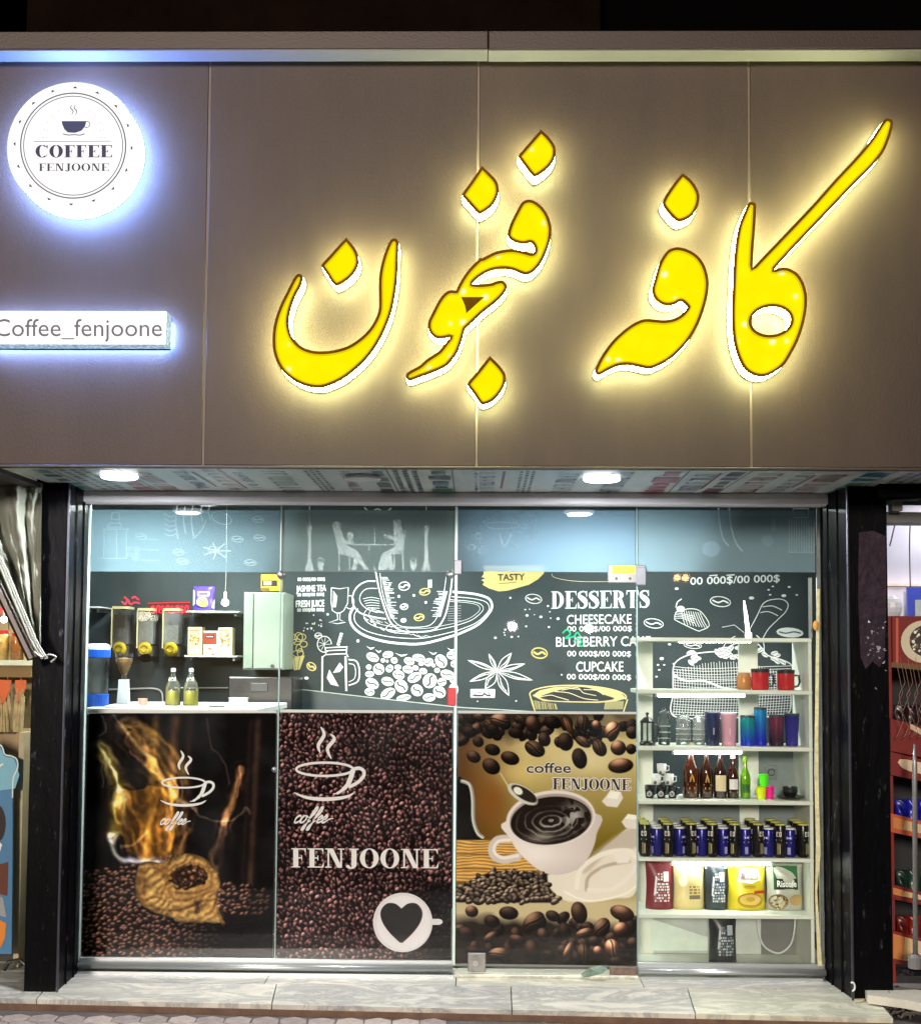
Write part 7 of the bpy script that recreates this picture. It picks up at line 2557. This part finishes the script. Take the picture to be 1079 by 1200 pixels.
pouch('coffee_bag', 'black coffee bag standing alone on the bottom shelf', 'bag', *bagpx(828.5, 860, 1079, 1134, 6, .08), smat('bag_coal', (36, 40, 42), rough=.35, var=.25), 'coffee bags on the display shelf', lambda p: stamp(p, (170, 184, 190), (96, 108, 112), 11))

# ================================================================== LEFT NEIGHBOUR
NY = 6.3
back_l = smat('neighbour_wood', (150, 136, 96), rough=.6, var=.25, scale=3, stretch=(6, 1, .6))
t = thing('neighbour_display', 'wooden display of the shop next door, left of the black column', 'display', tuple(at(20, 900, NY)))
bx('back_panel', smat('panel_cream', (196, 182, 140), rough=.6, var=.2), t, px(-160, NY), px(52, NY), NY + .5, NY + .52, .05, pz(560, NY))
for i, (a, b) in enumerate(((-40, -8), (-7, 8), (9, 22), (23, 38))):
    bx('board', back_l, t, px(a, NY), px(b, NY) - .003, NY + .2, NY + .215, pz(860, NY), pz(790, NY))
    bx('board', back_l, t, px(a, NY), px(b, NY) - .003, NY + .2, NY + .215, pz(776, NY), pz(728, NY))
bx('shelf_edge', smat('shelf_green_white', (206, 214, 190), rough=.4), t, px(-160, NY), px(40, NY), NY, NY + .2, pz(783, NY), pz(777, NY))
bx('shelf_face', smat('shelf_mustard', (120, 92, 40), rough=.6), t, px(-160, NY), px(36, NY), NY + .01, NY + .2, pz(797, NY), pz(783.5, NY))
bx('base_box', smat('base_tan', (150, 124, 84), rough=.6, var=.2), t, px(-160, NY), px(30, NY), NY + .05, NY + .4, .05, pz(862, NY))
bx('trim_post', smat('trim_cream', (176, 160, 122), rough=.5), t, px(25, 6.05), px(31, 6.05), 6.05, 6.3, .05, pz(862, 6.05))
bx('red_band', smat('red_band', (196, 40, 44), rough=.4), t, px(-60, NY), px(20, NY), NY + .18, NY + .199, pz(721, NY), pz(713, NY))
for i, (x, w, y0, col_, lab) in enumerate(((2, 17, 741, (196, 160, 90), 'jar of tan goods on the next shop shelf, nearest the photograph edge'), (20, 15, 744, (150, 96, 50), 'jar of brown goods on the next shop shelf, middle of three'), (33, 11, 748, (206, 190, 140), 'narrow jar of pale goods on the next shop shelf, by the pole'))):
    Y = 6.36
    cx, k = px(x, Y), 1 / ppm(Y)
    zb_ = pz(777, NY)
    H = (776 - y0) * k
    tj = thing('goods_jar', lab.replace('nearest the photograph edge', 'farthest from the black column'), 'jar', (cx, Y, zb_), 'jars on the next shop shelf')
    bm = bmesh.new()
    lathe(bm, [(0, .002), (w / 2 * k, .002), (w / 2 * k, H * .8), (w * .4 * k, H * .88)], 18, cx, Y, zb_, cap=False)
    obj('glass', bm, smat('goods_%d' % i, col_, rough=.15, var=.5, scale=40), tj, smooth=True)
    bm = bmesh.new()
    lathe(bm, [(w * .42 * k, H * .88), (w * .44 * k, H), (0, H)], 16, cx, Y, zb_)
    obj('lid', bm, smat('jar_lid_red', (170, 40, 34), rough=.3), tj)
l = bpy.data.lights.new('neighbour_bulb', 'POINT')
l.energy, l.shadow_soft_size, l.color = 3.5, .05, (1, .86, .6)
lo = bpy.data.objects.new('neighbour_bulb', l)
COL.objects.link(lo)
lo.location = (px(-6, 6.05), 6.1, pz(700, 6.05))
tb = thing('neighbour_bulb_lamp', 'small warm lit bulb over the next shop shelf behind the plastic sheet', 'lamp', tuple(at(5, 726, 6.2)))
bm = bmesh.new()
bmesh.ops.create_uvsphere(bm, u_segments=12, v_segments=8, radius=.016)
bmesh.ops.translate(bm, verts=bm.verts, vec=at(5, 726, 6.2))
obj('bulb', bm, emit_mat('warm_bulb', (1, .9, .7), 20), tb)
bm = bmesh.new()
tube(bm, [at(5, 722, 6.2), at(5, 600, 6.2)], .004, 5)
obj('cord', bm, smat('cord_grey', (150, 150, 146)), tb)
rs = random.Random(21)
bm = bmesh.new()
for k in range(26):
    x = rs.uniform(-6, 27)
    tube(bm, [at(x, 858, NY + rs.uniform(-.02, .03)), at(x + rs.uniform(-3, 3), rs.uniform(806, 826), NY + rs.uniform(-.02, .03))], .007, 5)
o = tag(obj('twig_bundle', bm, smat('twig_tan', (176, 156, 110), rough=.7, var=.4, scale=14)), 'pale bundle of twigs standing under the orange paper bunting', 'bundle')
o['kind'] = 'stuff'
t2 = thing('hanging_banner', 'orange paper bunting hanging under the next shop shelf', 'bunting', tuple(at(15, 810, NY)))
for pts in ([(-12, 796), (14, 797), (12, 808), (6, 822), (0, 826), (-6, 815)], [(18, 797), (31, 797), (30, 808), (24, 823), (20, 820), (18, 808)]):
    obj('flag', prism([at(x, y, NY - .01) for x, y in pts], (0, .004, 0)), smat('orange_paper', (206, 92, 30), rough=.6), t2)
t3 = thing('poster_stand', 'blue cut-out advertising stand beside the black column', 'advertising stand', tuple(at(8, 1120, 5.95)))
sty = 5.98
obj('board', prism([at(x, y, sty) for x, y in cat([(-60, 872), (-10, 872), (2, 874), (6, 884), (14, 886), (20, 890), (21, 900), (16, 912), (15, 935), (15, 1000), (14, 1118, 1), (-60, 1118, 1)], True, 3)], (0, .012, 0)), smat('stand_blue', (58, 118, 160), rough=.4, var=.15, scale=3), t3)
pr = Print(sty - .002)
pr.poly(cat([(-60, 874), (-10, 874), (1, 876), (5, 886), (13, 888), (18, 892), (18, 924), (-60, 924)], True, 2), (126, 182, 200))
pr.stroke(cat([(-60, 872), (-10, 872), (2, 874), (6, 884), (14, 886), (20, 890), (21, 900), (16, 912), (15, 935)], False, 4), 1.4, (226, 232, 220))
pr.stroke([(-4, 902), (0, 898), (4, 895)], 2, (220, 230, 210))
pr.poly(ell(-3, 965, 10, 22, 0, 20), (44, 26, 22))
pr.poly([(-8, 1015), (10, 1010), (9, 1050), (-8, 1046)], (96, 48, 30))
pr.poly([(-2, 985), (3, 990), (-2, 1005)], (230, 226, 220))
pr.poly([(-10, 1082), (0, 1078), (8, 1082), (6, 1100), (0, 1112), (-10, 1112)], (216, 130, 40))
pr.poly([(-10, 1045), (4, 1052), (8, 1075), (-10, 1070)], (150, 150, 150))
pr.build('stand_print', t3)
# plastic sheet, gathered at the tie point
t = thing('plastic_sheet', 'crumpled pale plastic sheet tied back against the left black column', 'plastic sheet', tuple(at(30, 600, 5.55)))
shm_ = smat('sheet_plastic', (128, 130, 118), rough=.5, spec=.2, var=.22, scale=4, bump=.5, bscale=9, stretch=(2.5, 1, .5))
bm = bmesh.new()
nu, nv = 40, 36
g = []
for j in range(nv + 1):
    v = j / nv
    row_ = []
    for i in range(nu + 1):
        u = i / nu
        ltop, rtop = (-60, 556), (51, 566)
        y_ = 556 + v * 212 + 10 * u * (1 - v)
        xl = -110 + 155 * v ** 1.0 if v < .999 else 45
        xr = 50 - 1.5 * math.sin(v * 3) - 2 * v ** 6
        x_ = xl + (xr - xl) * u
        d_ = .05 * math.sin(u * 22 + 3 * v) * (1 - v * .7) + .03 * math.sin(u * 51 + 7 * v + math.sin(v * 9)) * (1 - v * .6) + .015 * math.sin(u * 90 + v * 25)
        row_.append(bm.verts.new(at(x_, y_, 5.6 + d_ * .7)))
    g.append(row_)
for j in range(nv):
    for i in range(nu):
        bm.faces.new((g[j][i], g[j][i + 1], g[j + 1][i + 1], g[j + 1][i]))
obj('sheet', bm, shm_, t, smooth=True)
for q, w in ((0, .006), (7, .005), (12, .004)):
    bm = bmesh.new()
    tube(bm, [at(x + q * .5, y, 5.5) for x, y in cat([(-30, 620), (-4, 655), (20, 710), (38, 752), (50, 772)], False, 4)], w, 6)
    obj('hem_cord', bm, smat('hem_pale', (150, 150, 142), rough=.4), t)
bm = bmesh.new()
tube(bm, [at(x, y, 5.47) for x, y in cat([(40, 764), (50, 770), (58, 767), (66, 770), (60, 776)], False, 4)], .004, 5)
obj('tie', bm, smat('hem_pale', (150, 150, 142)), t)
bm = bmesh.new()
tube(bm, [at(-20, 650, 5.52), at(38, 772, 5.52)], .022, 8)
tag(obj('leaning_pole', bm, smat('pole_brown', (52, 36, 28), rough=.4)), 'dark brown pole slanting down to the left black column', 'pole')
bm = bmesh.new()
for x in (52, 64, 77):
    tube(bm, [at(x + (2 if x < 60 else 0) * 0, 776, CF - .008), at(x - 14, 1136, CF - .008)] if False else [at(x - 1, 776, CF - .006), at(x - 5, 900, CF - .006)], .003, 5)
bm.free()
for x, y, lab in ((18, 1140, 'small metal roller shutter hook at the outer foot of the left column'), (66, 1142, 'small metal roller shutter hook at the inner foot of the left column')):
    c = on(x, y, STEP)
    bm = bmesh.new()
    tube(bm, [c + Vector((-.05, 0, .012)), c + Vector((-.03, 0, .05)), c + Vector((.02, 0, .06)), c + Vector((.05, 0, .035)), c + Vector((.055, .02, .012))], .010, 7)
    tag(obj('floor_hook', bm, smat('hook_metal', (66, 68, 66), rough=.35, metal=.6)), lab, 'hook', 'hooks at the foot of the left column')

# ================================================================== RIGHT NEIGHBOUR
t = thing('neighbour_wall', 'pale lit wall of the next shop, right of the black column', 'wall', tuple(at(1080, 700, 6.6)))
bx('wall_face', smat('wall_pink_white', (206, 200, 210), rough=.6, var=.04), t, px(1030, 6.6), px(1250, 6.6), 6.6, 6.65, .05, pz(590, 6.6))
bx('rail', smat('rail_cream', (214, 196, 180), rough=.5), t, px(1030, 6.6), px(1250, 6.6), 6.585, 6.598, pz(687, 6.6, 1060), pz(684, 6.6, 1060))
bx('blue_panel', smat('panel_blue', (40, 60, 160), rough=.4), t, px(1064, 6.5), px(1120, 6.5), 6.5, 6.52, pz(723, 6.5, 1070), pz(688, 6.5, 1070))
bx('grey_window', smat('window_grey', (150, 156, 160), rough=.4), t, px(1072, 6.5), px(1110, 6.5), 6.49, 6.498, pz(722, 6.5, 1070), pz(703, 6.5, 1070))
l = bpy.data.lights.new('neighbour_lamp', 'AREA')
l.energy, l.size, l.color = 6, .4, (.92, .94, 1)
lo = bpy.data.objects.new('neighbour_lamp', l)
COL.objects.link(lo)
lo.location = (px(1090, 6.3) + .1, 6.25, pz(575, 6.3))
t = thing('neighbour_beam', 'black tube and grey beam over the next shop opening', 'awning beam', tuple(at(1060, 580, 5.8)))
bm = bmesh.new()
a = at(1028, 576, 5.6)
tube(bm, [a, a + Vector((1.2, -.1, .05))], .042, 12)
obj('tube', bm, blk, t, smooth=True)
bx('beam', smat('beam_grey', (110, 108, 104), rough=.5), t, px(1036, 5.75), px(1250, 5.75), 5.75, 5.9, pz(612, 5.75, 1060), pz(600, 5.75, 1060))
bx('bracket', smat('bracket_pale', (160, 158, 152), rough=.4), t, px(1046, 5.7), px(1058, 5.7), 5.68, 5.74, pz(599, 5.7, 1050), pz(588, 5.7, 1050))
for q in ([(1066, 612), (1065, 640), (1066, 688)], [(1048, 615), (1045, 628), (1042, 640)]):
    bm = bmesh.new()
    tube(bm, [at(x, y, 6.2) for x, y in cat(q, False, 4)], .0035, 5)
    o = tag(obj('hanging_wire', bm, smat('wire_grey', (96, 96, 100), rough=.5)), 'straight thin wire hanging down to the blue panel next door' if q[0][0] > 1050 else 'short bent wire hanging beside the right black column', 'wire')
bm = bmesh.new()
c = at(1046, 712, 6.3)
bmesh.ops.create_uvsphere(bm, u_segments=12, v_segments=8, radius=.05)
bmesh.ops.scale(bm, verts=bm.verts, vec=(.9, .6, 1.2))
bmesh.ops.translate(bm, verts=bm.verts, vec=c)
tag(obj('plastic_bag', bm, smat('bag_translucent', (190, 188, 196), rough=.4)), 'small pale plastic bundle on top of the red snack stand', 'bag')
# red snack stand: back column, stepped card trays
stand = thing('snack_stand', 'red cardboard snack stand right of the black column', 'display stand', tuple(at(1085, 1130, 5.72)))
redc, dark = smat('red_card', (116, 20, 15), rough=.4, var=.12), smat('stand_black', (12, 11, 12), rough=.6)
bx('side_panel', redc, stand, px(1040, 5.72), px(1044, 5.72), 5.72, 6.1, .1, pz(722, 5.72, 1050))
bx('back_panel', dark, stand, px(1044, 5.72) + .001, px(1200, 5.72), 6.08, 6.1, .1, pz(724, 5.72, 1050))
hdr = obj('header', pbox(1044.5, 722, 1130, 782, 5.75, 5.77, .003), redc, stand)
pr = Print(5.748)
pr.poly(ell(1082, 752, 27, 25, 0, 30), (206, 196, 168))
pr.poly(ell(1086, 751, 21, 19, 0, 26), (60, 52, 44))
for k in range(60):
    a, q = rs.uniform(0, 6.28), math.sqrt(rs.random())
    pr.disc(1084 + 18 * q * math.cos(a), 751 + 17 * q * math.sin(a), rs.uniform(.8, 2), None, rs.choice([(236, 232, 216), (220, 214, 190), (110, 100, 90)]), n=6)
pr.poly(rect(1049, 724, 1052, 780), (196, 90, 66))
pr.poly([(1044, 776), (1130, 784), (1130, 790), (1044, 782)], (110, 86, 50))
pr.build('header_print', hdr)
trays = [(842, 880, 5.70), (881, 908, 5.70), (953, 975, 5.70), (1036, 1053, 5.70), (1090, 1128, 5.70)]
bags = [((40, 26, 30), 'dark purple snack packets'), ((186, 30, 26), 'red snack packets'), ((26, 30, 150), 'blue snack packets'), ((30, 56, 44), 'dark green snack packets'), ((120, 26, 20), 'dull red snack packets')]
for i, (y0, y1, Y) in enumerate(trays):
    pts = [at(1043, y0, Y), at(1130, y0 + 22, Y), at(1130, y1 + 18, Y), at(1043, y1, Y)]
    tr = obj('tray', prism(pts, (0, .012, 0)), redc if i != 2 else smat('orange_card', (176, 76, 34), rough=.45), stand)
    pr = Print(Y - .002)
    cl = (206, 172, 126) if i > 1 else (214, 190, 160)
    if i < 2:
        pr.poly(cat([(1052, y0 + 12), (1062, y0 + 9), (1130, y0 + 26), (1130, y1 + 8), (1066, y1 - 4), (1052, y1 - 14)], True, 3) if i else [(1066, y0 + 6), (1082, y0 + 14), (1080, y0 + 20), (1066, y0 + 12)], cl)
    else:
        pr.poly([(1046, y0 + 4), (1130, y0 + 28), (1130, y1 + 12), (1046, y1 - 5)], cl)
        pr.poly([(1046, y0 + 4), (1060, y0 + 8), (1058, y1 - 3), (1046, y1 - 5)], (190, 120, 64))
    pr.build('tray_print', tr)
    for q in range(3):
        x = 1046 + q * 14
        yb_, yt_ = y0 + 10 + q * 4, y0 - (16 if i != 1 else 6)
        pouch('snack_packet', f'{bags[i][1][:-1]} in tray {ordn[i]} from the top, {ordn[q]} from the column', 'packet', px(x + 5, Y + .08), Y + .06, pz(yb_, Y + .06, x), .055, (yb_ - yt_) / ppm(Y), .03, smat('packet_%d' % i, bags[i][0], rough=.28, var=.5, scale=22), 'snack packets in the red stand', top=.05)
# net of thin cords over the stand front
bm = bmesh.new()
for k in range(4):
    x = 1050 + k * 9
    tube(bm, [at(px_, y, 5.62) for px_, y in ((x, 776), (x + 7, 812), (x - 2, 835), (x + 7, 858), (x - 1, 864))], .0013, 4)
    tube(bm, [at(px_, y, 5.62) for px_, y in ((x + 4, 770), (x + 10, 800), (x + 3, 814), (x + 8, 845), (x + 1, 862))], .0013, 4)
tag(obj('cord_net', bm, smat('cord_tan', (120, 86, 70), rough=.6)), 'loose pale cord net over the front of the red snack stand', 'net')
t = thing('grey_pole', 'grey metal pole standing in front of the red snack stand', 'pole', tuple(on(1072, 1132, .12)))
a, b = at(1072, 1130, 5.45), at(1071, 872, 5.45)
bm = bmesh.new()
tube(bm, [a, a + (b - a) * .9, b], [.0105, .0105, .004], 10)
obj('shaft', bm, smat('pole_grey', (138, 136, 136), rough=.35, metal=.5), t, smooth=True)
bm = bmesh.new()
lathe(bm, [(.012, 0), (.03, .005), (.03, .05), (.016, .062), (.012, .062)], 14, a.x, a.y, a.z - .02)
obj('base_collar', bm, smat('collar_grey', (110, 108, 108), rough=.4), t)
# planks with rags at the foot
def plank(label, q, z0, th, m_):
    pts = [on(x, y, z0 + th) for x, y in q]
    tag(obj('plank', prism(pts, (0, 0, -th)), m_), label, 'plank', 'planks lying by the right column')
plank('grey plank lying behind the tied white plank', [(1014, 1146), (1020, 1143), (1130, 1144), (1130, 1153), (1018, 1152)], .06, .03, smat('plank_grey', (110, 108, 110), rough=.6, var=.25))
plank('pale plank tied with a rag, lying on the pavement by the column', [(1012, 1158), (1020, 1154), (1052, 1157), (1130, 1167), (1130, 1186), (1060, 1172), (1016, 1166)], .05, .035, smat('plank_white', (196, 190, 176), rough=.6, var=.15))
rs = random.Random(8)
def rag(name, label, cat_, px0, px1, py0, py1, n, rad, m_, z0, sp):
    bm = bmesh.new()
    for k in range(n):
        c = on(rs.uniform(px0, px1), rs.uniform(py0, py1), z0)
        a0, e = rs.uniform(0, 6.28), rs.uniform(.5, 1.0)
        tl = rs.uniform(-.6, .6)
        pp = []
        for q in np.linspace(0, rs.uniform(3.0, 6.0), 16):
            r_ = sp * e * (1 + .25 * math.sin(3 * q + k))
            u_, w_ = r_ * math.cos(q + a0), r_ * math.sin(q + a0)
            pp.append(c + Vector((u_, w_ * .6 * math.cos(tl), abs(w_ * .5) + .006 * math.sin(5 * q + k))))
        tube(bm, pp, [rad * (.55 + .45 * abs(math.sin(1.7 * i_ + k))) for i_ in range(16)], 7)
    tag(obj(name, bm, m_, smooth=True), label, cat_)
rag('knotted_rag', 'dark grey rag knotted round the pale plank', 'rag', 1040, 1052, 1160, 1174, 12, .011, smat('rag_grey', (74, 70, 68), rough=.95, var=.5, scale=40, spec=.1), .055, .032)
rag('loose_rope', 'tangle of grey rope on the pavement in front of the planks', 'rope', 1042, 1079, 1182, 1197, 10, .006, smat('rope_grey', (96, 90, 84), rough=.95, var=.4, scale=60, spec=.1), .004, .045)
rag('rag_heap', 'heap of dark rags behind the grey plank', 'rag', 1034, 1062, 1137, 1147, 10, .014, smat('rag_dark', (52, 50, 54), rough=.95, var=.5, scale=40, spec=.1), .06, .04)
bx('stand_floor', dark, stand, px(1000, 5.9), px(1300, 5.9), 5.75, 7.0, .02, .05)
tag(obj('back_drape', box(px(1036, 6.2), px(1250, 6.2), 6.2, 6.22, .06, pz(726, 6.2, 1060)), dark), 'black panel behind the red snack stand', 'panel')

# lamps on the other side of the street, mirrored faintly in the glass
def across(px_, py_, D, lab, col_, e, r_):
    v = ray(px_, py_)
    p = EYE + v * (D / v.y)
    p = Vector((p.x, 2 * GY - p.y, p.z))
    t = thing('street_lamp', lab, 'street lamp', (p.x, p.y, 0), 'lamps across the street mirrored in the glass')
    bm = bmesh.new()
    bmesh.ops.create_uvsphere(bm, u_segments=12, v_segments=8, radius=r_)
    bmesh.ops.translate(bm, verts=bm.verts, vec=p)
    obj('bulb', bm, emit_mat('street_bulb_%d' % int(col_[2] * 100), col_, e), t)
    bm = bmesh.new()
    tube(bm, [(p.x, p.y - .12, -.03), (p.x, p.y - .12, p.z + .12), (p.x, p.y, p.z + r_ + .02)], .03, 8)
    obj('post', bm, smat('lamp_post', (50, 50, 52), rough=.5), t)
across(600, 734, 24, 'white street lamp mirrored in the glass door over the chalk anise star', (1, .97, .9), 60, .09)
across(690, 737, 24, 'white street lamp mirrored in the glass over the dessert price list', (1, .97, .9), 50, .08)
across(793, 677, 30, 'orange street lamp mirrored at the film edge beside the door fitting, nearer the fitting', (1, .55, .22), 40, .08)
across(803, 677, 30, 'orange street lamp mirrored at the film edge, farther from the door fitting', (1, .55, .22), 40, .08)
